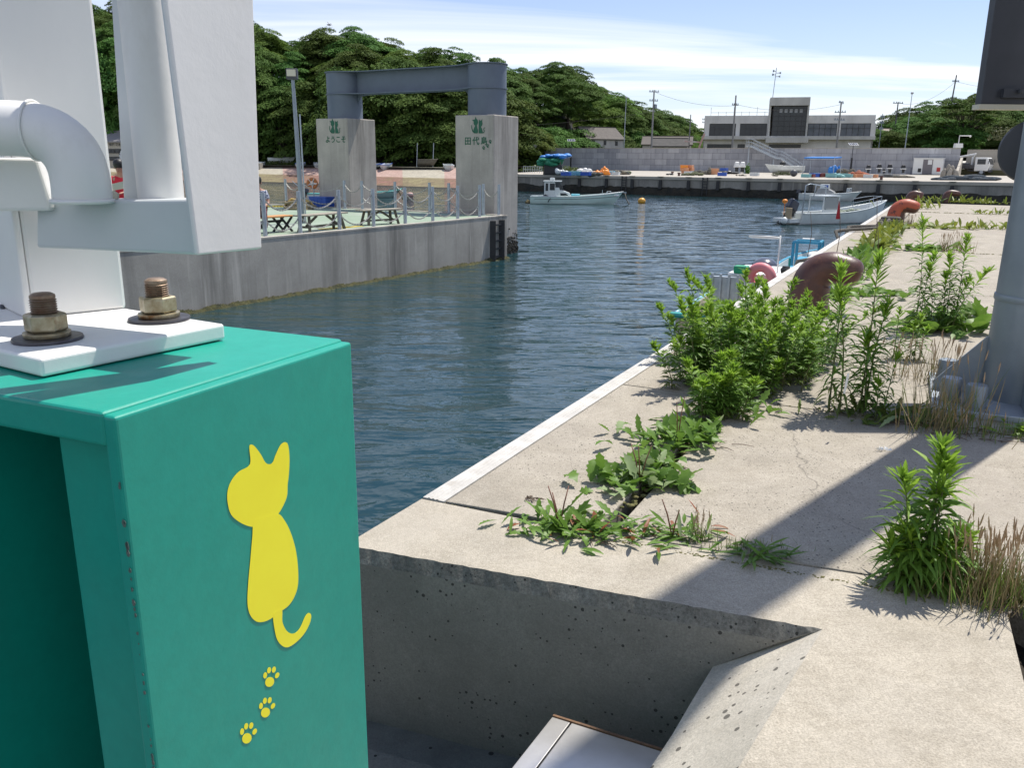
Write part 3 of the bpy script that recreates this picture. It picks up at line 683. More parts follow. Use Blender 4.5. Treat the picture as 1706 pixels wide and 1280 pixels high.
struct('hill',tm,hillm,smooth='all')
# flat shore ground behind slipway
q=MB()
for i in range(len(xs)-1):
    a,b=xs[i],xs[i+1]
    if b>=870: break
    q.add([pdist(a,lerp_tab(sh,a)+12.5,.455),pdist(b,lerp_tab(sh,b)+12.5,.455),pdist(b,D0(b)+1,.46),pdist(a,D0(a)+1,.46)],[(0,1,2,3)])
shoreg=mat('shore_ground',(.34,.31,.24),(.22,.22,.13),scale=.25,rough=.95,fine=.5,bscale=2)
struct('shore_ground',q,shoreg)
q=MB()
q.add([V((-900,300,-.3)),V((900,300,-.3)),V((900,900,-.3)),V((-900,900,-.3))],[(0,1,2,3)]); struct('ground',q,soil)
# ================= TREES =================
lm=leafmat('tree_leaves',(.115,.185,.040),(.055,.110,.025),scale=.35,trans=.22,rnd=True,spec=.08,rough=.7)
lm2=leafmat('tree_leaves_bright',(.14,.21,.035),(.075,.13,.024),scale=.35,trans=.25,rnd=True,spec=.08,rough=.7)
bark=mat('bark',(.06,.045,.035),(.03,.022,.018),scale=3,rough=.95,bump=1,bscale=8,bdist=.05)
def leaf_quads(C_,Nn,size,rg):
    # C_: centres, Nn: normals, irregular leaf clumps as 5-gons
    n=len(C_); a=rg.normal(size=(n,3)); x=np.cross(Nn,a); x/=np.linalg.norm(x,axis=1)[:,None]+1e-9; y=np.cross(Nn,x)
    vs=[];fs=[]
    for k in range(5):
        ang=2*pi*k/5+rg.uniform(-.4,.4,n); r=size*rg.uniform(.35,1.1,n)
        vs.append(C_+x*(np.cos(ang)*r)[:,None]+y*(np.sin(ang)*r*.8)[:,None]+Nn*(rg.uniform(-.12,.12,n)*size)[:,None])
    v=np.stack(vs,1).reshape(-1,3); f=np.arange(n*5).reshape(n,5); return v,f
def mesh_np(name,v,f,mt,parent=None,fm=None,mats=None):
    me=bpy.data.meshes.new(name); me.vertices.add(len(v)); me.vertices.foreach_set('co',v.astype(np.float32).ravel())
    k=f.shape[1]; me.loops.add(f.size); me.loops.foreach_set('vertex_index',f.astype(np.int32).ravel()); me.polygons.add(len(f)); me.polygons.foreach_set('loop_start',np.arange(0,f.size,k,dtype=np.int32)); me.polygons.foreach_set('loop_total',np.full(len(f),k,dtype=np.int32))
    me.materials.append(mt) if mats is None else [me.materials.append(q) for q in mats]
    if fm is not None: me.polygons.foreach_set('material_index',fm.astype(np.int32))
    me.update(calc_edges=True); me.validate()
    o=bpy.data.objects.new(name,me); COL.objects.link(o); o.parent=parent; return o
def make_tree(seed,H,W,style='layered'):
    """unit-size tree: total height H, crown width W"""
    rg=np.random.default_rng(seed); t=thing('broadleaf_tree','','tree')
    cz=H*.50; rz=H*.50; rx=W/2
    npad=64; Cs=[];Ns=[];S=[]
    pads=[]
    for i in range(npad):
        th=rg.uniform(0,2*pi); ph=math.asin(rg.uniform(-.85,1)); rad=rg.uniform(.66,1.05)
        p=np.array([cos(th)*cos(ph)*rx*rad,sin(th)*cos(ph)*rx*rad,cz+sin(ph)*rz*rad*.92]); pads.append((p,rg.uniform(.10,.25)*W))
    for p,r in pads:
        n=int(400*(r/(.18*W))**2); rr_=np.sqrt(rg.uniform(0,1,n))*r; an=rg.uniform(0,2*pi,n)
        st=rg.uniform(.6,1.0); rot=rg.uniform(0,pi)
        x=np.cos(an)*rr_; y=np.sin(an)*rr_*st; x,y=x*cos(rot)-y*sin(rot),x*sin(rot)+y*cos(rot)
        out=p[:2]/(np.linalg.norm(p[:2])+1e-6)
        drop=-.22*(x*out[0]+y*out[1]); z=p[2]+(1-(rr_/r)**2)*r*.26+drop+rg.normal(0,.05,n)*r
        c=np.stack([p[0]+x,p[1]+y,z],1); nn=np.stack([x/r*.45+rg.normal(0,.32,n)+out[0]*.25,y/r*.45+rg.normal(0,.32,n)+out[1]*.25,np.ones(n)],1); nn/=np.linalg.norm(nn,axis=1)[:,None]
        Cs.append(c);Ns.append(nn)
    # inner fill and skirt
    n=1500; th=rg.uniform(0,2*pi,n); ph=np.arcsin(rg.uniform(-.7,1,n)); rad=rg.uniform(.35,.82,n)
    c=np.stack([np.cos(th)*np.cos(ph)*rx*rad,np.sin(th)*np.cos(ph)*rx*rad,cz+np.sin(ph)*rz*rad*.95],1); nn=rg.normal(size=(n,3)); nn/=np.linalg.norm(nn,axis=1)[:,None]
    Cs.append(c);Ns.append(nn)
    C_=np.concatenate(Cs);Nn=np.concatenate(Ns); s=np.full(len(C_),.0145*W+.030); s[-n:]*=1.7
    s*=rg.uniform(.6,1.25,len(s))
    v,f=leaf_quads(C_,Nn,s,rg); mesh_np('crown',v,f,lm if style!='bright' else lm2,t)
    q=MB(); q.tube([(0,0,-.8),(.1,.05,H*.2),(-.05,.1,H*.42),(.0,0,H*.6)],[.035*H,.028*H,.02*H,.01*H],8)
    for i in range(7):
        p,r=pads[i*5]; q.tube([(0,0,H*.24+i*.02*H),(p[0]*.45,p[1]*.45,(H*.34+p[2]*.3)),tuple(p)],[.014*H,.009*H,.003*H],6)
    q.build('trunk',bark,t,smooth='all'); return t
# unit trees: height 10, crown 9..12 wide
protos=[make_tree(s,10,w_) for s,w_ in ((1,9.0),(2,10.5),(3,12.0),(4,10.0),(5,8.0))]
brt=[make_tree(11,10,11,'bright'),make_tree(12,10,9.5,'bright')]
used={}
def put(protlist,i,loc,s,rz,label,group,sz=None):
    p=protlist[i]; k=(id(protlist),i)
    o=p if k not in used else copy_tree(p); used[k]=1
    place(o,loc,rz,label,(s,s,sz or s),group); return o
NT=0
REG=[(0,'beyond the left frame edge'),(150,'behind the white gate post'),(285,'between the white posts'),(437,'behind the white gate panel'),(532,'behind the floodlight post'),(625,'behind the left pillar'),(765,'framed by the steel portal'),(860,'behind the right pillar'),(960,'above the left wall end'),(1040,'above the white house'),(3000,'left of the harbour building')]
RW=['front row forest tree','second row forest tree','mid slope tree','upper slope tree','skyline tree']
ORD=['first','second','third','fourth','fifth','sixth','seventh','eighth','ninth','tenth','eleventh','twelfth','thirteenth']
cnt_={}
def tlabel(k,px,bright):
    r=[b for a,b in REG if px<a or a==3000][0]; key=(k,r); n=cnt_.get(key,0); cnt_[key]=n+1
    return '%s %s %s, %s from left'%('light green' if bright else 'dark green',RW[k],r,ORD[min(n,12)])
cn2=[0,0,0]
def t2(k):
    cn2[k]+=1; return '%s, %s from the left'%(['dark spreading tree at the foot of the right hill','dark tree halfway up the right hill','green skyline tree of the right hill'][k],ORD[min(cn2[k]-1,12)])
lab_row=['dark layered broadleaf tree in the front row of the shore forest','dark layered broadleaf tree in the second row of the wooded slope','layered green tree halfway up the wooded hill','layered green tree high on the wooded hill','sunlit rounded tree on the skyline of the wooded hill']
for k in range(5):
    px=-260
    while px<1172:
        D=D0(px)+offs[k]; step=5.6/D*FOC*(1.0 if k else .8)
        pxx=px+random.uniform(-.25,.25)*step; T=hill_top(pxx)*fr[k]*random.uniform(.88,.97)
        if k==4: T=hill_top(pxx)*random.uniform(.90,.96)
        g_=gz(pxx,k)-.3; 
        if k==0: g_=-2.6
        hh=max(3.5,T-g_)*random.choice((.86,.95,1,1,1.04)); 
        if pxx>850 and k==0: hh=min(hh,11)
        s=min(1.25,max(.75,hh/10)); sz=hh/10
        loc=pdist(pxx,D+random.uniform(-2,2),g_)
        pl_,ii=(protos,random.randrange(5)) if random.random()<.87 else (brt,random.randrange(2))
        put(pl_,ii,loc,s,random.uniform(0,6.28),tlabel(k,pxx,pl_ is brt),'trees of the wooded hill',sz*1.0); NT+=1
        px+=step
# right hill behind the sea wall
SK2=[(1440,215),(1475,198),(1510,183),(1545,172),(1580,166),(1610,158),(1640,156),(1680,176),(1720,190),(1800,180),(2000,150)]
q=MB()
xs=[1420+20*i for i in range(32)]
def top2(px,D): return EYE+(hor(px)-lerp_tab(SK2,px))/FOC*D
R2_=[(150,.8),(160,.35),(172,.6),(190,.6)]
for px in xs:
    for j,(D,f_) in enumerate(R2_):
        z=2.0 if j==0 else max(2,top2(px,D)*f_-3); q.v.append(tuple(pdist(px,D,z)))
for i in range(len(xs)-1):
    for j in range(3): q.f.append((i*4+j,(i+1)*4+j,(i+1)*4+j+1,i*4+j+1)); q.m.append(0)
struct('right_hill',q,hillm,smooth='all')
for k,(D,f_) in enumerate(((152,.72),(163,.88),(176,1.0))):
    px=1484 if k==0 else 1462
    while px<1860:
        T=top2(px,D)*f_*random.uniform(.94,1.02); hh=min(T-1,9.5); s=max(.55,min(1.05,hh/10))
        if not(k==0 and 1590<px<1650): put(protos,random.randrange(5),pdist(px,D+random.uniform(-2,2),T-hh),s,random.uniform(0,6.28),t2(k),'trees of the right hill',hh/10)
        px+=5.0/D*FOC
        NT+=1
# one open spreading tree with visible limbs on the right hill
t=thing('spreading_tree','open tree with visible forking limbs and flat green pads on the right hill','tree',pdist(1598,148,2.2))
rg=np.random.default_rng(5); q=MB(); q.tube([(0,0,-.3),(.1,0,2.2),(.3,0,3.6)],[.35,.26,.18],8); Cs=[];Ns=[]
for i in range(22):
    a=rg.uniform(0,6.28); r=rg.uniform(1.2,5.2); z=4.2+5.0*(1-(r/5.6)**2)*rg.uniform(.7,1.0)+.8; p=V((cos(a)*r,sin(a)*r*.6,z)); q.tube([(.2,0,3.0),(p.x*.45,p.y*.45,3.6+(z-3.6)*.6),tuple(p)],[.13,.08,.03],6)
    n=170; rr_=np.sqrt(rg.uniform(0,1,n))*1.5; an=rg.uniform(0,6.28,n); Cs.append(np.stack([p.x+np.cos(an)*rr_,p.y+np.sin(an)*rr_,p.z+.25*(1-(rr_/1.5)**2)+rg.normal(0,.1,n)],1)); nn=np.stack([rg.normal(0,.4,n),rg.normal(0,.4,n),np.ones(n)],1); Ns.append(nn/np.linalg.norm(nn,axis=1)[:,None])
v,f=leaf_quads(np.concatenate(Cs),np.concatenate(Ns),np.full(22*170,.24),rg); mesh_np('crown',v,f,lm,t); q.build('trunk',bark,t,smooth='all')
# smaller light green trees and shrubs in front of the forest by the sea wall
for px,D,s,pl_,lab in ((893,150,.62,brt,'small light yellow-green tree behind the left end of the sea wall'),(925,151,.40,protos,'small dull brownish shrub tree left of the white house'),(1047,168,.36,brt,'small grey-green tree at the right end of the white house'),(803,122,.30,brt,'low light green bush on the shore left of the right pillar'),(1160,200,.55,brt,'light green tree left of the harbour building')):
    put(pl_,0,pdist(px,D,.4),s,random.random()*6,lab,None,s)
bushm=leafmat('bush_leaves',(.12,.16,.035),(.06,.09,.02),scale=2,trans=.2); bushr=leafmat('red_brown_bush',(.11,.035,.03),(.07,.05,.025),scale=2,trans=.2)
def bush(name,lab,loc,rx,ry,rz_,mt,n=700,size=.10,seed=0,cat='bush'):
    rg=np.random.default_rng(seed+int(abs(loc[0]*10))); c=rg.normal(size=(n,3)); c/=np.linalg.norm(c,axis=1)[:,None]; c[:,2]=np.abs(c[:,2]); lum=1+.25*np.sin(c[:,0]*5+seed)*np.cos(c[:,1]*4)
    c=c*(rg.uniform(.5,1,n)*lum)[:,None]*np.array([rx,ry,rz_]); nn=rg.normal(size=(n,3)); nn[:,2]+=.8; nn/=np.linalg.norm(nn,axis=1)[:,None]
    v,f=leaf_quads(c,nn,size*rg.uniform(.6,1.3,n),rg); o=mesh_np(name,v,f,mt); o.location=loc; tag(o,lab,cat); return o
bush('bush','red-brown bush beside the left end of the sea wall',at(872,281,0),2.6,1.5,1.3,bushr,900,.16,1)
bush('bush','yellow-green grassy bush before the left end of the sea wall',at(896,285,0),3.0,1.5,.75,bushm,900,.14,2)
bush('bush','low weedy bush at the foot of the dark solar lamp post',at(950,287,0),2.2,1.2,.7,bushm,700,.13,3)
bush('bush','grey-green bush in front of the boat under the stairs',at(1306,292,0),1.5,.8,.42,leafmat('dull_bush',(.10,.12,.05),(.07,.08,.04),scale=2),500,.10,4)
bush('bush','pale flowering bush on the right hill beside the grey pole',pdist(1672,140,5.2),3.2,1.5,2.2,leafmat('pale_bush',(.22,.22,.12),(.10,.12,.05),scale=2),900,.16,5)
# ================= FAR QUAY =================
FQ0=V((.08,92.1,0)); FU=V((.866,-.5,0)); FA=V((.5,.866,0))
def FQ(s,d,z=0): return FQ0+FU*s+FA*d+V((0,0,z))
q=MB(); q.prism([FQ(-2,0,-5),FQ(-9,22,-5),FQ(-9,60,-5),FQ(150,60,-5),FQ(150,0,-5)][::-1],(0,0,4.995)); struct('far_quay_body',q,conc_farwall)
q=MB(); q.prism([FQ(-2,-.12,-.28),FQ(-9,22,-.28),FQ(-9,51,-.28),FQ(150,51,-.28),FQ(150,-.12,-.28)][::-1],(0,0,.285)); struct('far_quay',q,conc_far,bevel=.03)
q=MB()   # dark weed band, uneven upper edge
n=420
for i in range(n):
    s0,s1=-2+i*.3,-2+(i+1)*.3; h0=-1.02+.22*mn.noise(V((s0*.5,0,0)))+.1*mn.noise(V((s0*3,1,0))); h1=-1.02+.22*mn.noise(V((s1*.5,0,0)))+.1*mn.noise(V((s1*3,1,0)))
    q.add([FQ(s0,-.10,-2),FQ(s1,-.10,-2),FQ(s1,-.10,h1-.2),FQ(s0,-.10,h0-.2),FQ(s1,0,h1),FQ(s0,0,h0)],[(0,1,2,3),(3,2,4,5)])
tag(q.build('seaweed_band',weedrock,smooth=True),'dark band of seaweed along the waterline of the far quay wall','seaweed',kind='stuff')
# rubber fenders
fend=thing('quay_fender','','fender'); q=MB(); q.box(-.16,.16,-.22,0,-1.15,-.32,taper=.02); q.build('rubber_block',black,fend,bevel=.02)
q=MB(); q.box(-.25,.25,-.35,.05,.0,.03); q.build('pale_cap',conc_far,fend)
rzf=math.atan2(FU.y,FU.x); first=True
fpx=[860,966,1011,1054,1101,1148,1197,1248,1300,1352,1410,1465,1526,1588]
ords=['first','second','third','fourth','fifth','sixth','seventh','eighth','ninth','tenth','eleventh','twelfth','thirteenth','last']
for i,px in enumerate(fpx):
    p=onplane(px,300,FQ(0,-.12),FA); o=fend if first else copy_tree(fend); first=False
    place(o,(p.x,p.y,0),rzf,'dark rubber fender block on the far quay face, %s from the left'%ords[i],group='fenders on the far quay')
for px,lab in ((1040,'black ladder on the far quay face above the fishing boat bow'),(1175,'black ladder on the far quay face below the orange crates')):
    p=onplane(px,300,FQ(0,-.14),FA); q=MB(); M=frame((p.x,p.y,0),FU)
    for x in (-.22,.22): q.beam(M@V((x,-.05,0)),M@V((x,-.05,-1.7)),.09)
    for z in range(6): q.beam(M@V((-.22,-.05,-.15-z*.25)),M@V((.22,-.05,-.15-z*.25)),.05)
    tag(q.build('quay_ladder',black),lab,'ladder')
# ================= SEA WALL =================
def wallmat():
    m,t,p,o=newmat('sea_wall_blocks'); v=tvec(t)
    br=t.nodes.new('ShaderNodeTexBrick'); mp=t.nodes.new('ShaderNodeMapping'); t.links.new(v,mp.inputs[0]); t.links.new(mp.outputs[0],br.inputs['Vector'])
    br.offset=.35; br.inputs['Scale'].default_value=1; br.inputs['Mortar Size'].default_value=.018; br.inputs['Brick Width'].default_value=2.0; br.inputs['Row Height'].default_value=.92; br.inputs['Bias'].default_value=0
    br.inputs['Color1'].default_value=(.46,.46,.475,1); br.inputs['Color2'].default_value=(.32,.325,.35,1); br.inputs['Mortar'].default_value=(.15,.15,.155,1)
    c=tmix(t,.45,br.outputs[0],tramp(t,tnoise(t,v,.9,6,.6),.3,.7,(.7,.7,.7),(1.1,1.1,1.1)),'MULTIPLY')
    st=tvec(t,(2.5,.25,.25)); c=tmix(t,.35,c,tramp(t,tnoise(t,st,.8,5,.6),.35,.65,(.6,.6,.62),(1.12,1.12,1.12)),'MULTIPLY')
    t.links.new(c,p.inputs['Base Color']); p.inputs['Roughness'].default_value=.85
    tbump(t,p,br.outputs[1],.5,.03); return m
wmat=wallmat()
def wall(name,lab,s0,s1,d,h,th=.6,mt=None):
    t=thing(name,lab,'wall',FQ(s0,d,0)); L=s1-s0
    # authored so the block pattern lies in local x (along) / y (up)
    M=Matrix((FU,Zv,-FA)).transposed().to_4x4(); M=Matrix((( FU.x,0,-FA.x,0),(FU.y,0,-FA.y,0),(0,1,0,0),(0,0,0,1)))
    t.matrix_world=Matrix.Translation(FQ(s0,d,0))@M
    t.location=FQ(s0,d,0); t.rotation_euler=M.to_euler()
    q=MB(); q.box(0,L,0,h,-th,0); q.build('blocks',mt or wmat,t)
    q=MB(); k=0
    while k<L: q.box(k+.02,min(k+9.96,L),h,h+.07,-th-.05,.05); k+=10
    q.build('coping',conc_far,t,bevel=.01); return t
WD=51
def s_at(px,d=WD):
    p=onplane(px,280,FQ(0,d),FA); return (p-FQ0).dot(FU)
wall('sea_wall','long high sea wall of grey concrete blocks behind the far quay',s_at(888),s_at(1596),WD,3.45)
wall('sea_wall','separate low pale length of sea wall at the far left by the bushes',s_at(858),s_at(880),WD+2,3.4,mt=conc_far)
wall('sea_wall','pale length of sea wall at the right behind the white truck',s_at(1606),s_at(1606)+40,WD+3,3.3,mt=conc_far)
q=MB(); q.prism([FQ(s_at(1598),WD,0),FQ(s_at(1598),WD,2.3),FQ(s_at(1598),WD-9,0)],FU*.3); q.prism([FQ(s_at(1606),WD+1.5,0),FQ(s_at(1606)+40,WD+1.5,0),FQ(s_at(1606)+40,WD+1.5,1.7),FQ(s_at(1606),WD+1.5,1.7)],-FA*.3)
tag(q.build('ramp_wall',conc_far),'pale concrete ramp wall running behind the parked white truck','wall')
# street of ground behind wall
q=MB(); q.prism([FQ(-40,WD+.8,-.5),FQ(-40,260,-.5),FQ(220,260,-.5),FQ(220,WD+.8,-.5)][::-1],(0,0,1.2)); struct('village_ground',q,soil)
# ================= BUILDINGS =================
bwall=mat('aged_render',(.72,.70,.66),(.62,.60,.565),scale=.5,rough=.85,stretch=(1,1,.4),c3=(.50,.49,.46),s3=.35,l3=.52,h3=.7)
bconc=mat('stained_concrete',(.58,.565,.52),(.44,.43,.395),scale=.5,rough=.9,stretch=(1,1,.3))
framem=mat('dark_window_frame',(.03,.03,.032),rough=.5); alum=mat('pale_window_frame',(.30,.31,.32),rough=.5)
curtain=mat('grey_blinds',(.16,.17,.18),(.11,.12,.13),scale=1,rough=.6)
class Facade:
    def __init__(s,pxl,Dl,pxr,Dr,depth):
        s.A=pdist(pxl,Dl); s.B=pdist(pxr,Dr); s.X=(s.B-s.A).normalized(); s.N=V((s.X.y,-s.X.x,0)); s.n=s.N; s.depth=depth
    def pt(s,px,py,off=0):
        p=onplane(px,py,s.A+s.N*off,s.N); return ((p-s.A).dot(s.X),p.z)
    def M(s): return Matrix.Translation(s.A)@Matrix((s.X,-s.N,Zv)).transposed().to_4x4()  # local: x along, y inwards, z up
    def rect(s,px0,py0,px1,py1,off=0):
        a=s.pt(px0,py1,off); b=s.pt(px1,py0,off); return a[0],b[0],a[1],b[1]
def window(t,Fd,x0,x1,z0,z1,nx,ny,off=0,fm=framem,gm=glassd,bar=.07,ratio=None):
    M=Fd.M(); q=MB(); y=-off
    q.box(x0,x1,y-.05,y+.05,z0,z0+bar,M); q.box(x0,x1,y-.05,y+.05,z1-bar,z1,M)
    for i in range(nx+1):
        x=x0+bar/2+(x1-x0-bar)*i/nx; q.box(x-bar/2,x+bar/2,y-.045,y+.045,z0+bar,z1-bar,M)
    for j in range(1,ny):
        zz_=z0+(z1-z0)*(j/ny if ratio is None else ratio); q.box(x0+bar,x1-bar,y-.042,y+.042,zz_-bar/2,zz_+bar/2,M)
    w_=q.build('window',fm,t,world=True); q=MB(); q.box(x0+bar*.5,x1-bar*.5,y-.012,y+.012,z0+.01,z1-.01,M); q.build('pane',gm,w_,world=True); return w_
glassr=mat('window_glass_row',(.07,.085,.10),(.13,.14,.16),scale=.6,rough=.15,spec=.35)
Fd=Facade(1174,160,1459.5,152.5,12)
hb_=thing('harbour_building','pale two storey harbour building with a tall glazed tower and roof antenna','building',Fd.A,math.atan2(Fd.X.y,Fd.X.x))
M=Fd.M()
x0,x1,_,zr=Fd.rect(1174.5,191.3,1459.5,192); zl=Fd.pt(1300,232)[1]; 
def band(q,px0,py0,px1,py1,y0,y1): a=Fd.rect(px0,py0,px1,py1); q.box(a[0],a[1],y0,y1,a[2],a[3],M)
tx0,tx1,_,tz=Fd.rect(1283,162,1350,170)
q=MB()
# upper storey wall with real openings: piers and bands
ups=[(1182,1226),(1233,1278),(1346,1395),(1401,1451)]; wy0,wy1=205.5,226.5
zA=Fd.pt(1300,wy0)[1]; zB=Fd.pt(1300,wy1)[1]
q.box(x0,tx0,0,.3,zA,zr,M); q.box(tx1,x1,0,.3,zA,zr,M)
edges=[1174.5,1182,1226,1233,1278,1283,1350-4,1346,1395,1401,1451,1459.5]
def X(px): return Fd.pt(px,210)[0]
for a,b in ((1174.5,1182),(1226,1233),(1278,1283),(1395,1401),(1451,1459.5)): q.box(X(a),X(b),0,.3,zl,zA,M)
q.box(x0,x1,0,.3,.3,zl,M) if False else None
lows=[(1180,1223.5),(1231,1243.5),(1284,1337.5)]; zC=Fd.pt(1300,240.2)[1]
q.box(x0,x1,.3,.6,zC,zl,M); pr=x0
for a,b in lows: q.box(pr,X(a),.3,.6,.5,zC,M); pr=X(b)
q.box(pr,x1,.3,.6,.5,zC,M)
for a,b in lows: q.box(X(a),X(b),.3,.6,.5,.9,M)
q.box(x0,x0+.3,.3,12,.5,zr,M); q.box(x1-.3,x1,.3,12,.5,zr,M); q.box(x0,x1,11.7,12,.5,zr,M); q.box(x0+.3,x1-.3,.6,11.7,zl-.3,zl-.1,M)
q.build('wall',bwall,hb_,world=True)
q=MB(); q.box(x0+.05,tx0,.31,11.9,zr-.35,zr-.1,M); q.box(tx1,x1-.05,.31,11.9,zr-.35,zr-.1,M); rf=q.build('roof',bconc,hb_,world=True)
q=MB()
for i in range(9): 
    xx=x0+1+i*1.35; q.box(xx-.03,xx+.03,1,1.06,zr-.1,zr+(1.5 if i%3==0 else .75),M)
q.box(x0+1,tx0-.2,1,1.04,zr+.55,zr+.6,M); q.build('railing',alum,rf,world=True)
q=MB(); q.box(x0-.3,x1+.2,-1.0,.3,zl-.05,zl+.55*1.0,M); a=Fd.rect(1275,229,1346,236); q.box(a[0],a[1],-1.6,-1.0,a[2]-.2,a[3]-.0,M); q.build('balcony',bconc,hb_,world=True,bevel=.02)
# tower
tw=MB(); ztb=Fd.pt(1316,176)[1]
tw.box(tx0,tx1,-.9,5,ztb,tz,M); tw.box(tx0,tx0+.28,-.6,5,zl+.5,ztb,M); tw.box(tx1-.30,tx1,-.6,5,zl+.5,ztb,M); tw.box(tx0,tx1,4.7,5,zl,ztb,M)
tow=tw.build('tower',bconc,hb_,world=True)
gx0,gx1=X(1286),X(1345)
window(hb_,Fd,gx0,gx1,zl+.5,ztb-.02,6,6,off=-.02,gm=glassd,bar=.09)
# pale panels seen through the top row of the tower glazing
q=MB()
for i in range(5):
    a=Fd.rect(1298.5+i*8.4,181.5,1304.0+i*8.4,187.6); q.box(a[0],a[1],-.035,-.03,a[2],a[3],M)
q.build('blind_panel',alum,hb_,world=True)
for a,b in ups: window(hb_,Fd,X(a),X(b),zl+.02,zA,5,2,off=-.12,gm=glassr if a>1300 else glassd,bar=.08,ratio=.68)
for a,b in lows: window(hb_,Fd,X(a),X(b),.9,zC,4 if b-a>20 else 2,1,off=-.42,bar=.08)
sg=MB()
for a,b in ((1359,1374),(1413,1428)): r_=Fd.rect(a,246.0,b,250.5); sg.box(r_[0],r_[1],.2,.3,r_[2],r_[3],M)
sg.build('vent_panel',whitepl,hb_,world=True)
# mast with horn loudspeakers
mb_=thing('loudspeaker_mast','thin mast with four grey horn loudspeakers on the tower roof','mast',M@V((tx0+.4,1,tz)))
b=mb_.location; q=MB(); zt=EYE+(270-124)/FOC*157; q.tube([b,V((b.x+.25,b.y,zt))],.06,8); q.build('mast_pole',galvl,mb_,world=True)
for dx_,dz_,s_ in ((.5,-.9,1),(-.35,-1.2,-1),(.45,-1.5,1),(-.3,-.6,-1)):
    q=MB(); c=V((b.x+.2,b.y,zt+dz_)); q.tube([c,c+V((dx_,-.15,0)),c+V((dx_*1.7,-.25,0))],[.05,.07,.22],10); q.build('horn',galvl,mb_,world=True)
# stairs down the sea wall
def stair():
    d=WD-2.2; a=onplane(1250,243,FQ(0,d),FA); m_=onplane(1292,263,FQ(0,d),FA); m2=onplane(1301,264,FQ(0,d),FA); e=onplane(1338,283,FQ(0,d),FA); e.z=.05
    t=thing('steel_stairs','pale steel staircase with handrails crossing the sea wall down to the quay','stairs',V((e.x,e.y,0)))
    q=MB()
    for o_ in (0,1.1):
        for u_,v_ in ((a,m_),(m_,m2),(m2,e)): q.beam(u_+FA*o_,v_+FA*o_,.06,.26)
    L_=onplane(1243,243,FQ(0,d),FA); q.beam(L_+FA*.55,a+FA*.55,1.1,.12); q.beam(a+FA*1.7,L_+FA*1.7,1.3,.12); q.build('stringer',galvl,t,world=True)
    q=MB()
    for u_,v_ in ((a,m_),(m2,e)):
        for i in range(13): p=u_.lerp(v_,(i+.5)/13); q.beam(p,p+FA*1.1,.25,.04)
    q.build('treads',galv,t,world=True); 
    for o_ in (0,1.1):
        q=MB()
        for h in (.55,1.0):
            pts=[L_,a,m_,m2,e]; 
            for i in range(4): q.beam(pts[i]+FA*o_+Zv*h,pts[i+1]+FA*o_+Zv*h,.05)
        for u_,v_,n in ((L_,a,2),(a,m_,4),(m2,e,4)):
            for i in range(n+1): p=u_.lerp(v_,i/n)+FA*o_; q.beam(p,p+Zv*1.0,.04)
        q.build('handrail',galvl,t,world=True)
    q=MB()
    for px in (1247.5,1290): 
        p=onplane(px,250,FQ(0,d+.5),FA); q.beam(V((p.x,p.y,0)),V((p.x,p.y,a.z if px<1260 else m_.z)),.16)
    q.build('support_column',galvl,t,world=True)
stair()
# white house
tile=mat('brown_grey_tiles',(.105,.090,.078),(.075,.064,.056),scale=2,rough=.8,bump=.6,bscale=5,bdist=.05)
darkboard=mat('dark_boards',(.075,.06,.05),(.05,.042,.036),scale=1,rough=.9,stretch=(4,4,.5))
dirtyw=mat('dirty_white_render',(.50,.49,.47),(.38,.37,.36),scale=.7,rough=.9,stretch=(1,1,.4),c3=(.26,.25,.24),s3=.5,l3=.54,h3=.72)
def house(name,lab,pxl,Dl,pxr,Dr,depth,pye,pyr,wallm,roofm,gable_m,wins,base=.7,over=.3,ridge=None):
    F=Facade(pxl,Dl,pxr,Dr,depth); t=thing(name,lab,'house',F.A,math.atan2(F.X.y,F.X.x)); M=F.M(); L=(F.B-F.A).length
    ze=F.pt((pxl+pxr)/2,pye)[1]; pm=pdist((pxl+pxr)/2,(Dl+Dr)/2+depth/2); zr_=EYE+(hor((pxl+pxr)/2)-pyr)/FOC*pm.y
    q=MB(); q.box(0,L,0,.25,base,ze,M); q.box(0,L,depth-.25,depth,base,ze,M); q.build('wall',wallm,t,world=True)
    q=MB()
    for x in (0,L-.25): q=MB(); q.prism([M@V((x+.01,0.02,base)),M@V((x+.01,depth-.02,base)),M@V((x+.01,depth-.02,ze)),M@V((x+.01,depth/2,zr_-.1)),M@V((x+.01,.02,ze))],F.X*.23); q.build('gable',gable_m,t,world=True)
    None
    q=MB()
    for s_ in (0,1):
        y0,y1=(-over,depth/2) if s_==0 else (depth+over,depth/2); k=over/(depth/2)*(zr_-ze)
        pts=[M@V((-over,y0,ze-k)),M@V((L+over,y0,ze-k)),M@V((L+over,y1,zr_)),M@V((-over,y1,zr_))]; q.prism(pts if s_==0 else pts[::-1],Zv*.16)
    q.beam(M@V((-over,depth/2,zr_+.16)),M@V((L+over,depth/2,zr_+.16)),.3,.16); q.build('roof',roofm,t,world=True)
    for (a,b,c,d) in wins: r_=F.rect(a,b,c,d); window(t,F,r_[0],r_[1],r_[2],r_[3],2,1,off=.03,bar=.06)
    return t,F
house('white_house','house with dirty white front, three small windows and brown tiled roof',979,165,1037,167.8,8,231.5,217.5,dirtyw,tile,darkboard,[(986.5,233.5,991,241),(1005.5,234,1010,241.5),(1024.5,235,1029,242.5)])
house('low_house','low house with a wide dull brown roof right of the lamp pole',1069,182,1150,180,9,241,231,bconc,tile,bconc,[])
house('shed_house','grey gabled shed roof peeping over the sea wall before the low house',1087,168,1143,167,7,243.5,234.5,bconc,mat('grey_sheet_roof',(.11,.105,.10),(.085,.083,.08),scale=1,rough=.85,spec=.1),bconc,[])
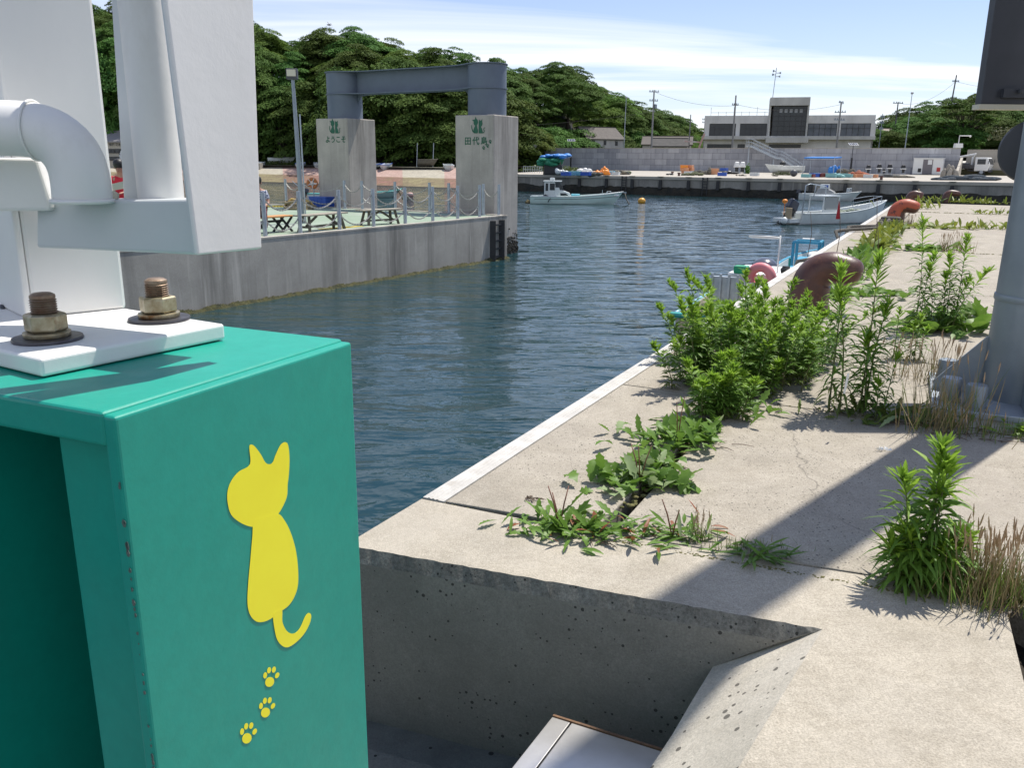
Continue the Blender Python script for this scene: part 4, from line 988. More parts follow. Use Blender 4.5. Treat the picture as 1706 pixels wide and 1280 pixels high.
house('hill_house','small house with pale roof at the foot of the right hill',1474,166,1495,166,7,226,220,dirtyw,mat('pale_roof',(.30,.25,.20),(.25,.21,.17),scale=1,rough=.8),dirtyw,[],base=1)
bush('bush','bank of dry yellow-green growth below the small hill house',pdist(1485,158,2.4),6,2,2.6,bushm,1200,.2,8)
# red and white barrier arm
q=MB(); a=pdist(1161,150,3.2); q.beam(a,a+V((1.0,0,3.0)),.28); q.beam(a+V((-2.6,0,1.7)),a+V((.6,0,1.5)),.25)
tag(q.build('loader_arm',mat('faded_red_white',(.5,.30,.26),(.55,.5,.46),scale=.7,rough=.6,lo=.45,hi=.55)),'faded red and white tilted arm left of the harbour building','arm')
# fisheries building seen between the white posts
t,F=house('fishery_building','long beige building with a grey roof and dark lettering seen between the white posts',130,133,330,128,7,236,223,mat('beige_render',(.50,.45,.36),(.44,.40,.32),scale=.5,rough=.9),mat('ribbed_grey_roof',(.30,.28,.27),(.24,.225,.22),scale=1,rough=.6,stretch=(4,.2,.2)),conc_far,[(180,248,190.5,255),(192,248,206,255),(160,248,176,255),(212,248,228,255),(182,261,206,267)],base=.45)
a=F.pt(196,242,.05); p=F.M()@V((a[0],-.05,a[1]-.05)); text_mesh('lettering','田代 鉄木組合',.42,framem,p,F.X,Zv,t,1.25,.012)
# water's edge wall of that stretch: low pale sea wall
q=MB()
for (a,b) in ((60,200),(200,340),(340,432)):
    A_=pdist(a,lerp_tab(sh,a)+9,0); B_=pdist(b,lerp_tab(sh,b)+9,0); n_=V((B_.y-A_.y,-(B_.x-A_.x),0)).normalized(); q.prism([A_+V((0,0,-2)),B_+V((0,0,-2)),B_+V((0,0,.75)),A_+V((0,0,.75))],-n_*.8)
tag(q.build('low_quay_wall',conc_far),'low pale quay wall on the shore behind the man in red','wall')
# shed with dark door
Fs=Facade(1522,118.6,1571,116.4,3)
sp=FQ(s_at(1521,WD-1),0); s0=s_at(1521.5,WD-3); s1=s_at(1571,WD-3)
Fs=Facade(1521.5,FQ(s0,WD-3).y,1571,FQ(s1,WD-3).y,2.6)
t=thing('harbour_shed','white box shed with grey door and red panel by the sea wall','shed',Fs.A,math.atan2(Fs.X.y,Fs.X.x)); M=Fs.M(); L=(Fs.B-Fs.A).length
q=MB(); q.box(0,L,0,2.6,.08,2.12,M); q.build('shed_body',whitepl,t,world=True,bevel=.03)
q=MB(); q.box(-.05,L+.05,-.08,2.7,2.12,2.2,M); q.build('roof',whitepl,t,world=True)
q=MB(); q.box(L*.33,L*.66,-.03,0,.12,2.0,M); dr=q.build('door',mat('grey_violet_door',(.17,.155,.165),rough=.6),t,world=True)
q=MB(); q.box(L*.49,L*.63,-.045,-.03,1.35,1.95,M); q.build('notice',whitepl,dr,world=True)
q=MB(); q.box(L*.18,L*.29,-.02,0,.35,.85,M); q.build('vent',black,t,world=True)
q=MB(); q.box(L*.81,L*.93,-.03,0,.45,.98,M); q.build('red_panel',redp,t,world=True)
# ---------------- poles ----------------
def upole(px,base_z,D,pytop,lab,arms=(),r=.15,mt=conc_far,name='utility_pole',cat='utility pole',lean=0,trans=False):
    b=pdist(px,D,base_z); zt=EYE+(hor(px)-pytop)/FOC*D; t=thing(name,lab,cat,b)
    # correct the foot column for the pole being seen along the camera's tilt
    q=MB(); q.tube([b,V((b.x+lean,b.y,zt))],[r,r*.6],10); q.build('pole_shaft',mt,t,world=True,smooth=True)
    for (dz,w_,h) in arms:
        q=MB(); q.box(-w_,w_,-.06,.06,zt-dz,zt-dz+.12,Matrix.Translation((b.x+lean,b.y,0))@Matrix.Rotation(h,4,'Z'))
        for x in (-w_*.85,-w_*.35,w_*.35,w_*.85): q.box(x-.05,x+.05,-.05,.05,zt-dz+.12,zt-dz+.34,Matrix.Translation((b.x+lean,b.y,0))@Matrix.Rotation(h,4,'Z'))
        q.build('crossarm',galv,t,world=True)
    if trans: q=MB(); q.lathe([(.22,0),(.24,.1),(.24,.7),(.15,.75)],(b.x+lean+.35,b.y-.1,zt-trans),12); q.build('transformer',galv,t,world=True)
    return V((b.x+lean,b.y,zt))
polem=mat('concrete_pole',(.30,.29,.28),(.24,.235,.23),scale=1,rough=.9)
woodp=mat('dark_pole',(.12,.115,.12),(.09,.085,.09),scale=2,rough=.8)
w1=upole(1084,.7,150,160,'tall concrete utility pole with crossarms right of the white house',((.35,.9,.3),(1.8,.8,.3)),.19,polem,trans=3)
w2=upole(1218,.7,148,168,'concrete utility pole standing before the left half of the harbour building',((1.6,.6,.3),),.19,polem,lean=0)
w3=upole(1391,.7,146,178,'concrete utility pole with many crossarms before the right half of the harbour building',((.2,1.1,.9),(1.7,.9,-.6),(2.9,1.1,.4)),.18,polem)
upole(1146,.7,172,197,'thin concrete pole left of the harbour building without crossarms',(),.15,polem)
upole(1170,.7,185,203,'small distant utility pole behind the left corner of the harbour building',((.3,.6,.2),(.9,.6,.2)),.13,woodp)
w4=upole(1484,2,160,178,'utility pole with a crossarm left of the tall slim lamp pole',((.3,1.0,.2),),.16,woodp)
w5=upole(1569,8,165,138,'leaning dark utility pole rising above the trees on the right hill',((1.2,.7,.2),),.17,woodp,lean=.5)
upole(1461,2,152,196,'slim pole with loudspeakers at the right corner of the harbour building',((.6,.35,.1),(1.6,.4,.4),(2.6,.35,0)),.10,galv,'equipment_pole','pole')
lampc=mat('lamp_cover',(.45,.46,.47),rough=.5)
def slimlamp(px,D,pyt,lab,dz=0):
    zt=EYE+(hor(px)-pyt)/FOC*D; b=pdist(px,D,dz); t=thing('slim_lamp_pole',lab,'lamp pole',b); q=MB(); q.tube([b,V((b.x+.1,b.y,zt))],[.10,.05],8); q.build('pole_shaft',galvl,t,world=True,smooth=True)
    q=MB(); q.lathe([(.12,0),(.22,.1),(.20,.28),(.05,.34)],(b.x+.1,b.y,zt-.05),12); q.build('lamp_head',lampc,t,world=True)
slimlamp(1038,150,172,'slim galvanised lamp pole in front of the forest beside the white house',.5)
slimlamp(1504,138,166,'slim galvanised lamp pole left of the right hill trees',.5)
def wire(a,b,sag,lab,r=.02):
    q=MB(); n=16; q.tube([a.lerp(b,i/n)-Zv*(sag*4*(i/n)*(1-i/n)) for i in range(n+1)],r,5); tag(q.build('overhead_wire',black),lab,'wire',)
wire(w1+V((.3,0,-.4)),w2+V((.4,0,-1.6)),.8,'thin overhead wire sagging from the tall concrete pole to the next pole')
wire(w2+V((.4,0,-1.5)),w3+V((.4,0,-.3)),1.0,'thin overhead wire passing in front of the harbour building tower')
wire(w4+V((0,0,-.2)),w5+V((0,0,-1.1)),1.5,'thin overhead wire climbing to the leaning pole on the right hill')
wire(w5+V((0,0,-1.1)),pdist(1720,165,16),1.0,'thin overhead wire right of the leaning hill pole')
wire(pdist(600,135,6.4),w1+V((0,0,-3.5)),1.2,'thin wire hanging in front of the dark forest',.014)
def solar(px,py,lab,side):
    b=onplane(px,py,FQ(0,WD-1.6),FA); b.z=0; t=thing('solar_lamp_post',lab,'lamp post',b); D=b.y; h=(py-(737 if 0 else (237.5 if px<1200 else 238)))/FOC*D*1.02
    q=MB(); q.tube([b,b+V((0,0,h*.52))],.13,12); q.build('lower_pole',black,t,world=True,smooth=True)
    q=MB(); q.tube([b+V((0,0,h*.52)),b+V((0,0,h*(1.0 if side else .93)))],.05,8); q.build('upper_pole',darkg,t,world=True,smooth=True)
    M=Matrix.Translation(b+V((0,0,h*.97)))@Matrix.Rotation(radians(22),4,'X')
    q=MB(); q.box(-.62,.62,-.45,.45,-.02,.02,M); f_=q.build('solar_panel',lampc,t,world=True)
    q=MB()
    for i in range(4): q.box(-.56+i*.29,-.32+i*.29,-.40,.40,.021,.026,M)
    q.build('cells',navy,f_,world=True)
solar(950.5,284,'dark lamp post with a tilted solar panel near the left end of the sea wall',0)
solar(1417,284.5,'dark lamp post with a tilted solar panel before the middle of the sea wall',1)
q=MB(); b=pdist(950,170,2); q.tube([b,V((b.x,b.y,EYE+(269-210)/FOC*170))],.09,8); tag(q.build('thin_pole',polem),'thin bare pole left of the white house roof','pole')
# floodgate posts with arms at wall ends
for px,D,lab in ((889,147,'pale gauge box with a bracket arm on the left end of the sea wall'),(1592,114,'pale gauge box with a bracket arm on the right end of the sea wall')):
    b=pdist(px,D,3.5); t=thing('tide_gauge',lab,'gauge',b); q=MB(); q.box(-.5,.5,-.3,.3,0,.55,Matrix.Translation(b),taper=.04); q.build('gauge_box',whitepl,t,world=True)
    s_=-1 if px<1000 else 1
    q=MB(); q.tube([b+V((0,0,.5)),b+V((0,0,1.5)),b+V((s_*1.4,0,1.5))],.06,8); q.ball(b+V((s_*1.4,0,1.45)),.14,8,6); q.build('bracket_arm',whitepl,t,world=True)
print('trees',NT)
# ================= NEAR GATE SUPPORT (turquoise pedestal with white steelwork) =================
G=V((-.481,.971,0)); GU=V((.417,.909,0)).normalized(); GW=V((-.909,.417,0)).normalized()
def NB(u,w,z=0): return G+GU*u+GW*w+V((0,0,z))
gt=thing('gate_support','turquoise steel pedestal with a yellow cat emblem carrying white gate posts and bolts','gate support',V((G.x-.3,G.y+.4,.06)))
ZT=1.05
q=MB(); q.prism([NB(0,0,.06),NB(.49,0,.06),NB(.49,.022,.06),NB(0,.022,.06)],(0,0,ZT-.06-.004)); q.prism([NB(.05,.022,.06),NB(.05,.176,.06),NB(.062,.176,.06),NB(.062,.022,.06)][::-1],(0,0,ZT-.05-.06))
q.prism([NB(.44,.022,.06),NB(.46,.022,.06),NB(.46,1.1,.06),NB(.44,1.1,.06)],(0,0,ZT-.04-.06)); q.prism([NB(0.0,.40,.06),NB(.44,.40,.06),NB(.44,.42,.06),NB(0,.42,.06)],(0,0,ZT-.04-.06))  # back web; then an unseen side plate added to keep the recess dark
pd=q.build('pedestal',turq,gt,world=True,bevel=.005,seg=3)
q=MB(); q.prism([NB(-.002,.018,ZT-.046),NB(.49,.018,ZT-.046),NB(.49,1.12,ZT-.046),NB(-.012,1.12,ZT-.046)],(0,0,.046)); q.build('cap_plate',turq,gt,world=True,bevel=.006,seg=3)
# plinth
q=MB(); q.prism([NB(.05,.03,-.8),NB(.47,.03,-.8),NB(.47,1.3,-.8),NB(.05,1.3,-.8)],(0,0,.88)); tag(q.build('concrete_plinth',conc_rough,bevel=.01),'rough grey concrete plinth under the turquoise pedestal','plinth')
# chipped paint on the leading edge: the bare, greyed steel shows in small flakes
chipm=mat('bare_steel_chips',(.05,.12,.10),(.11,.13,.115),scale=60,rough=.7)
q=MB()
for i in range(46):
    z=random.uniform(.35,.97); s=random.uniform(.0008,.003)*(1.6 if .78<z<.92 or .4<z<.6 else 1)
    pts=[(random.uniform(.5,1)*s*cos(a),random.uniform(.7,1.6)*s*sin(a)) for a in [k*pi/3 for k in range(6)]]
    c=NB(-.0006,.002+random.uniform(0,.002),z); q.prism([c+GW*x+Zv*y for x,y in pts][::-1],-GU*.0006)
q.build('paint_chips',chipm,gt,world=True)
# cat emblem, traced as an outline on the outer face
fn=-GW; FO=NB(0,-.0005,0)
def face(px,py):
    p=onplane(px,py,FO,fn); return ((p-FO).dot(GU),p.z)
def smooth_poly(pts,n=5):
    out=[];m=len(pts)
    for i in range(m):
        p0,p1,p2,p3=[V((*pts[(i+k)%m],0)) for k in (-1,0,1,2)]
        for j in range(n):
            t=j/n; o=.5*((2*p1)+(-p0+p2)*t+(2*p0-5*p1+4*p2-p3)*t*t+(-p0+3*p1-3*p2+p3)*t**3); out.append((o.x,o.y))
    return out
def emb(q,pts,th=.0002,sm=True):
    P_=[face(x,y) for x,y in (smooth_poly(pts) if sm else pts)]
    q.prism([FO+GU*a+V((0,0,z))+fn*.0002 for a,z in P_][::-1],fn*th)
cat_head=[(415,746),(418,741),(424,744),(434,757),(443,772),(453,772),(459,758),(467,742),(475,737),(480,743),(482,765),(481,790),(479,808),(478,826),(472,842),(463,857),(450,868),(435,877),(418,878),(400,871),(385,858),(379,838),(379,818),(386,800),(398,786),(416,774)]
cat_body=[(423,868),(440,862),(462,856),(474,868),(484,888),(492,915),(496,945),(496,975),(490,995),(480,1010),(466,1020),(450,1032),(436,1037),(425,1035),(416,1024),(412,1006),(413,975),(417,930),(420,895)]
cat_tail=[(455,1024),(469,1016),(470,1036),(476,1050),(484,1056),(492,1055),(500,1046),(508,1028),(514,1022),(518,1026),(516,1038),(508,1054),(496,1068),(482,1078),(472,1078),(463,1069),(458,1054)]
q=MB(); emb(q,cat_head); emb(q,cat_body,.0003); emb(q,cat_tail,.0004); q.build('cat_emblem',yellow,gt,world=True)
q=MB()
def ep(cx,cy,rx,ry,rot): return [(cx+cos(a)*rx*cos(rot)-sin(a)*ry*sin(rot),cy+cos(a)*rx*sin(rot)+sin(a)*ry*cos(rot)) for a in [2*pi*i/16 for i in range(16)]]
for (cx,cy,s) in ((451,1129,1.0),(444,1180,1.0),(413,1223,1.05)):
    emb(q,ep(cx-2,cy+8,7.2*s,8.6*s,.5),sm=False)
    for x,y,r in ((-9.5,-3,.2),(-3,-11.5,.25),(5,-12.5,.3),(10.5,-3,.5)): emb(q,ep(cx+x*s,cy+y*s,3.1*s,5.3*s,r),sm=False)
q.build('paw_prints',yellow,gt,world=True)
# white base plate
zb=ZT+.002; a_=V((-.655,1.133,0)); b_=V((-.488,1.402,0)); pdn=(b_-a_).normalized(); pw=V((-pdn.y,pdn.x,0))
q=MB(); q.prism([a_+V((0,0,zb)),b_+V((0,0,zb)),b_+pw*.62+V((0,0,zb)),a_+pw*.62+V((0,0,zb))],(0,0,.027)); q.build('base_plate',whitep,gt,world=True,bevel=.005,seg=3)
zp=zb+.027
def bolt(px,py,s,rot,mt):
    c=at(px,py,zp); R_=Matrix.Rotation(rot,3,'Z')
    q=MB(); q.lathe([(.050*s,0),(.051*s,.002),(.050*s,.005),(.02*s,.006)],c,36); wsh=q.build('washer',mat('dark_washer',(.10,.095,.10),(.06,.055,.06),scale=40,rough=.45,metal=.6),gt,world=True,smooth=True)
    q=MB(); q.lathe([(.033*s,.006),(.034*s,.008),(.034*s,.013),(.030*s,.014)],c,32); q.build('spring_washer',mt,gt,world=True,smooth=True)
    q=MB(); q.lathe([(.027*s,.014),(.031*s,.017),(.031*s,.039),(.027*s,.042),(.018*s,.042)],c,6,R_.to_3x3()); nut_=q.build('nut',boltm,gt,world=True,bevel=.0015)
    q=MB(); pr=[]; z=.040
    while z<.062: pr+=[(.0195*s,z),(.0172*s,z+.0018)]; z+=.0036
    pr+=[(.0185*s,z),(.018*s,z+.004),(.013*s,z+.007),(.001,z+.0075)]; q.lathe(pr,c,28); q.build('threaded_rod',rustb,nut_,world=True,smooth=True)
bolt(80,566,.98,.35,boltm); bolt(266,533,1.0,.15,boltm)
# white post
pn=V((-.83,1.436,0)); pr_=V((-.717,1.544,0)); pe=(pr_-pn).normalized(); pf=V((-pe.y,pe.x,0))
q=MB(); q.prism([pn+V((0,0,zp)),pr_+V((0,0,zp)),pr_+pf*.5+V((0,0,zp)),pn+pf*.5+V((0,0,zp))],(0,0,1.3)); q.build('white_post',whitep,gt,world=True,bevel=.006)
q=MB(); q.prism([pn-pe*.012-pf*.0+V((0,0,zp)),pn+pe*.0+V((0,0,zp)),pn+pf*.5+V((0,0,zp)),pn-pe*.012+pf*.5+V((0,0,zp))],(0,0,.33)); q.build('post_flange',whitep,gt,world=True,bevel=.004)
def vq(px,py,A,B):
    n_=V((B.y-A.y,-(B.x-A.x),0)).normalized(); return onplane(px,py,A,n_)
def gq(px,Y): d=ray(px,262); return V((d.x/d.y*Y,Y,0))
def slabpx(name,pts,A,B,th,mt,bev=.004,parent=None):
    n_=V((B.y-A.y,-(B.x-A.x),0)).normalized(); n_=-n_ if n_.y<0 else n_
    P_=[onplane(x,y,A,n_) for x,y in pts]; q=MB(); q.prism(P_,n_*th); return q.build(name,mt,parent or gt,world=True,bevel=bev,seg=3)
# bracket block
slabpx('bracket_block',[(-40,352),(84,352),(84,338),(60,264),(-40,262)],gq(-10,1.34),gq(80,1.34),.10,whitep,.006)
# arm
aL,aR=gq(66,1.36),gq(325,1.25)
slabpx('arm',[(60,413),(330,425),(322,332),(60,334)],aL,aR,.085,greyp,.005)
# elbow pipe
ey_=1.30; pth=[]
for (x,y) in ((-160,213),(-60,213),(20,213),(60,216),(92,228),(117,250),(131,280),(136,310),(138,336)): pth.append(atY(x,y,ey_))
q=MB()
fine=[]
for i in range(len(pth)-1):
    for j in range(3): fine.append(pth[i].lerp(pth[i+1],j/3))
fine.append(pth[-1]); 
for _ in range(3): fine=[fine[0]]+[(fine[i-1]+fine[i]*2+fine[i+1])/4 for i in range(1,len(fine)-1)]+[fine[-1]]
q.tube(fine,[.039+.003*i/len(fine) for i in range(len(fine))],32); ep_=q.build('elbow_pipe',whitep,gt,world=True,smooth='all')
q=MB(); torus(q,fine[-1]+V((0,0,.001)),.0425,.0035,None,40,8); torus(q,fine[9],.0425,.0022,Matrix.Rotation(pi/2,3,'Y'),40,8); q.build('weld_bead',whitep,ep_,world=True,smooth='all')
# round guide pipe and flat bar standing on the arm
gp_=gq(262,1.36); q=MB(); q.tube([gp_+V((0,0,1.275)),gp_+V((0,0,2.4))],.0345,40); q.build('guide_pipe',whitep,gt,world=True,smooth=True)
slabpx('flat_bar',[(206,334),(236,334),(190,-400),(160,-400)],gq(200,1.39),gq(240,1.37),.012,greyp,.002)
# outer panel (channel): front face and turned-in left edge
pL,pR=gq(330,1.20),gq(437,1.31)
slabpx('outer_panel',[(330,425),(437,414),(434,330),(409,-400),(223,-400),(276,0)],pL,pR,.008,whitep,.003)
slabpx('panel_return',[(321,423),(331,424),(276,0),(224,-400),(214,-400),(267,0)],gq(322,1.215),gq(332,1.205),.10,greyp,.002)
q=MB(); c=atY(181,327,1.33); q.lathe([(.014,-.004),(.015,0),(.015,.004),(.010,.008)],c,20); q.build('knob',cream,gt,world=True,smooth=True)
q=MB(); c=vq(3,520,pn-pe*.013,pn-pe*.013-pf*.5) if False else vq(6,519,pn-pe*.013,pn-pe*.013+pf); torus(q,c-pe*.002,.010,.0035,frame(V((0,0,0)),pf).to_3x3()@Matrix.Rotation(pi/2,3,'X')); q.build('plug_ring',darkg,gt,world=True,smooth='all')
# ================= RIGHT POLE =================
pc_=at(1694,672,0); pc_.z=0
rp=thing('sign_pole','thick galvanised steel pole with ribs and bolted base on the quay, carrying a dark panel','pole',pc_)
q=MB(); q.tube([pc_+V((0,0,.03)),pc_+V((0,0,7.5))],[.20,.145],48); q.build('shaft',galv,rp,world=True,smooth=True)
q=MB(); q.lathe([(.2015,.605),(.2030,.61),(.2030,.635),(.2015,.64)],pc_,48); q.build('weld_band',galv,rp,world=True,smooth=True)
bd=V((-.80,.36,0)).normalized(); be=V((bd.y,-bd.x,0))*-1
def BP(x,y,z): return pc_+bd*x+be*y+V((0,0,z))
q=MB(); q.prism([BP(-.46,-.46,.0),BP(.46,-.46,.0),BP(.46,.46,.0),BP(-.46,.46,.0)] if (BP(.46,-.46,0)-BP(-.46,-.46,0)).cross(BP(.46,.46,0)-BP(.46,-.46,0)).z>0 else [BP(-.46,-.46,.0),BP(-.46,.46,.0),BP(.46,.46,.0),BP(.46,-.46,.0)],(0,0,.035)); q.build('base_plate',galvl,rp,world=True,bevel=.004)
for k in range(4):
    a=k*pi/2; d_=bd*cos(a)+be*sin(a); n_=V((-d_.y,d_.x,0))
    q=MB(); q.prism([pc_+d_*r+V((0,0,z))-n_*.008 for r,z in ((.18,.036),(.45,.036),(.45,.09),(.205,.38),(.18,.38))],n_*.016); q.build('rib',galv,rp,world=True)
for x,y in ((.37,.25),(.37,-.25),(-.37,.25),(-.37,-.25),(.25,.37),(-.25,.37),(.25,-.37),(-.25,-.37)):
    q=MB(); q.lathe([(.056,.035),(.056,.16),(.050,.172),(.01,.174)],BP(x,y,0),20); q.lathe([(.062,.036),(.062,.05)],BP(x,y,0),20); q.build('bolt_cap',galv,rp,world=True,smooth=True)
q=MB(); q.lathe([(.012,0),(.012,.006)],pc_+V((-.14,-.19,.66)),10,Matrix.Rotation(pi/2,3,'X')); q.build('rivet',cream,rp,world=True)
# dark panel hung on it
pY=5.25
A_=atY(1634,173,pY); 
dp=thing('dark_panel','dark grey panel box with a cream lower edge fixed high on the galvanised pole','panel box',V((A_.x,A_.y,A_.z)))
q=MB(); q.box(A_.x,A_.x+.62,A_.y,A_.y+.07,A_.z,A_.z+1.35); q.build('panel_back',darkg,dp,world=True,bevel=.004)
q=MB(); q.box(A_.x-.01,A_.x+.63,A_.y-.005,A_.y+.075,A_.z-.030,A_.z-.001); q.build('lower_trim',cream,dp,world=True)
q=MB(); q.box(A_.x+.11,A_.x+.45,A_.y-.03,A_.y-.001,A_.z+.035,A_.z+.085); q.lathe([(.014,0),(.014,.02)],V((A_.x+.20,A_.y-.045,A_.z+.06)),10); q.build('bracket',darkg,dp,world=True)
c=atY(1721,252,pc_.y+.30); rd=thing('round_disc','dark round disc showing behind the left side of the galvanised pole','round sign',c)
q=MB(); RM=Matrix.Rotation(radians(-35),3,'Z')@Matrix.Rotation(pi/2,3,'X'); q.lathe([(.170,-.02),(.18,0),(.17,.02),(.01,.03)],c,40,RM); q.build('disc',darkg,rd,world=True,smooth=True)
q=MB(); q.tube([c,pc_+V((0,.1,c.z))],.02,8); q.build('disc_arm',galv,rd,world=True)
# ================= BOLLARDS =================
def bollard(name,lab,s,t_,mt,sc_=1,rot=0,mt2=None,head=.52,hr=1.0):
    b=Q(s,t_,0); th=math.atan2(QV.y,QV.x)+rot; t=thing('mooring_bollard',lab,'bollard',b,th,'bent bollards along the quay')
    pts=[];R=[]
    pts+=[V((0,0,.0)),V((0,0,.04)),V((0,0,.16)),V((0.01,0,.24))]; R+=[.195,.185,.180,.178]
    for i in range(1,11):
        a=i/10*pi/2*1.04; pts.append(V((.01+.20*(1-cos(a)),0,.24+.175*sin(a)))); R.append((.178-.022*i/10)*(1-(1-hr)*i/10))
    for x,z,r in ((.30,.408,.152),(.38,.395,.150),(.45,.38,.142),(.50,.37,.122),(.53,.362,.09),(.545,.358,.05),(.55,.357,.01)): pts.append(V((x*head/.52,0,z))); R.append(r*hr)
    q=MB(); q.tube(pts,R,36); o=q.build('cast_body',[mt,mt2] if mt2 else mt,t,smooth='all')
    if mt2:
        for p in o.data.polygons:
            c=p.center; p.material_index=1 if (p.normal.z<-.25 or (c.z<.16+.05*sin(c.y*40)) or (p.normal.x>.5 and c.z<.33)) else 0  # undersides, inner neck and foot take the darker second material
    if sc_!=1: t.scale=(sc_,)*3
    return t
bollard('b','large brown bent mooring bollard rising behind the tall weeds, nearest of all',5.62,.70,rust,head=.42,hr=.92)
b2=bollard('b','orange-red bent mooring bollard with dark patches and ropes at its foot',18.7,.70,orust,1.06,mt2=rust,head=.42,hr=.92)
b3=bollard('b','brown bent mooring bollard at the quay end wrapped with a pale rope',29.2,.78,rust,.85,head=.46); b3.location=at(1514,341,0)
bollard('b','brown mooring bollard seen end-on with a wide head at the far quay corner',30.6,3.1,rust,.85,rot=.12,hr=.85).location=at(1575,338,0)
lc=at(1514,341,0); q=MB(); th=math.atan2(QV.y,QV.x); q.tube([lc+V((.25,-.1,.1)),lc+V((.2,-.25,.3)),lc+V((.22,-.12,.52)),lc+V((.25,.15,.3))],.03,8); tag(q.build('rope_wrap',rope_m,smooth=True),'pale rope wrapped over the brown bollard at the quay end','rope')
# dark foot ring of rope on the orange bollard
c=at(1479,379,0); q=MB()
for k in range(4): torus(q,c+V((.02*k,.01*k,.05+.05*k)),.22-.015*k,.035,None,24,8)
tag(q.build('rope_coil',roped,smooth='all'),'dark rope coiled round the foot of the orange-red bollard','rope')
for k,(dz,lab) in enumerate(((.0,'dark mooring rope running from the orange-red bollard over the quay edge, upper one'),(.05,'dark mooring rope from the orange-red bollard to the quay edge, lower one'))):
    a=c+V((-.2,-.1,.12+dz)); e=Q(15.2+1.2*k,.0,.05); q=MB(); P_=[]
    for i in range(15):
        u_=i/14; p=a.lerp(e,u_); p.z=max(.045,a.z*(1-u_*3))+.01; p+=QV*.18*sin(u_*5+k); P_.append(p)
    P_.append(Q(15.0+1.2*k,-.08,-.1)); P_.append(Q(14.2+1.6*k,-.5,-.9)); q.tube(P_,.035,8); tag(q.build('mooring_rope',roped,smooth='all'),lab,'rope')
q=MB(); P_=[Q(10.8,.55,.05),Q(10.3,.3,.03),Q(9.9,.12,.035),Q(9.7,-.03,.02),Q(9.6,-.1,-.3),Q(9.8,-.4,-1.0)]; q.tube(P_,.028,8); tag(q.build('mooring_rope',roped,smooth='all'),'dark mooring rope crossing the quay edge above the blue work boat','rope')
# ================= PLANTS =================
lf_new=leafmat('weed_leaf_tip',(.30,.46,.05),(.20,.35,.04),scale=12,trans=.45,rough=.5)
lf_mid=leafmat('weed_leaf',(.17,.30,.045),(.10,.20,.032),scale=10,trans=.38,rough=.5)
lf_old=leafmat('weed_leaf_low',(.09,.16,.03),(.15,.17,.04),scale=10,trans=.3,rough=.6)
lf_broad=leafmat('broad_leaf',(.17,.29,.045),(.10,.20,.03),scale=14,trans=.35,rough=.45)
lf_pale=leafmat('pale_leaf_underside',(.32,.40,.20),(.22,.30,.13),scale=10,trans=.3,rough=.6)
lf_red=leafmat('red_leaf',(.25,.05,.03),(.22,.13,.04),scale=10,trans=.2)
lf_yel=leafmat('yellowish_leaf',(.26,.28,.045),(.16,.22,.035),scale=4,trans=.35)
stem_g=mat('green_stem',(.12,.17,.05),(.16,.14,.06),scale=8,rough=.6); stem_r=mat('red_brown_stem',(.22,.09,.06),(.15,.07,.04),scale=8,rough=.6)
drym=mat('dry_grass',(.36,.27,.13),(.24,.19,.09),scale=20,rough=.8); seedm=mat('seed_heads',(.46,.33,.20),(.36,.24,.14),scale=30,rough=.9); gram=leafmat('grass_blade',(.18,.24,.06),(.10,.16,.03),scale=8,trans=.3)
twig=mat('dry_twig',(.09,.06,.04),(.14,.10,.07),scale=20,rough=.95)
def leaves(P_,D,L,W,droop,rg,prof=((0,.25),(.25,.85),(.55,1),(.8,.6),(1,.02)),fold=.25,jag=0,up=None):
    P_=np.asarray(P_,float);D=np.asarray(D,float);n=len(P_);L=np.broadcast_to(L,(n,)).astype(float);W=np.broadcast_to(W,(n,)).astype(float);droop=np.broadcast_to(droop,(n,)).astype(float)
    D/=np.linalg.norm(D,axis=1)[:,None]; z=np.array([0,0,1.]); S=np.cross(D,z); S/=np.linalg.norm(S,axis=1)[:,None]+1e-9
    roll=rg.normal(0,.35,n); U=np.cross(S,D); S=S*np.cos(roll)[:,None]+U*np.sin(roll)[:,None]; vs=[]
    for t,wf in prof:
        c=P_+D*(L*t)[:,None]+np.array([0,0,-1.])*(droop*L*t*t)[:,None]; U=np.cross(S,D)
        j=1+jag*(rg.uniform(-1,1,n))
        vs+= [c-S*(W*wf*.5*j)[:,None]+U*(W*wf*fold*.5)[:,None], c, c+S*(W*wf*.5*j)[:,None]+U*(W*wf*fold*.5)[:,None]]
    m=len(prof); v=np.stack(vs,1).reshape(-1,3); base=np.arange(n)[:,None]*(3*m); f=[]
    for k in range(m-1):
        a=3*k; f.append(base+np.array([[a,a+1,a+4,a+3]])); f.append(base+np.array([[a+1,a+2,a+5,a+4]]))
    return v,np.concatenate(f,0)
JAG=((0,.12),(.12,.30),(.2,.55),(.27,.40),(.38,.95),(.46,.62),(.58,1.0),(.66,.6),(.78,.75),(.86,.4),(1,.02))
class Plant:
    def __init__(s,name,lab,cat,loc,group=None,seed=0): s.t=thing(name,lab,cat,loc,0,group); s.q=MB(); s.L={}; s.rg=np.random.default_rng(seed)
    def add(s,key,v,f): s.L.setdefault(key,[]).append((v,f))
    def done(s,stemmat=None):
        for i,(key,lst) in enumerate(s.L.items()):
            vs=[];fs=[];b=0
            for v,f in lst: vs.append(v);fs.append(f+b);b+=len(v)
            mesh_np('leaves' if i==0 else ('young_leaves' if key is lf_new else 'lower_leaves'),np.concatenate(vs),np.concatenate(fs),key,s.t)
        if s.q.v: s.q.build('stem',stemmat or stem_g,s.t,smooth='all')
        return s.t
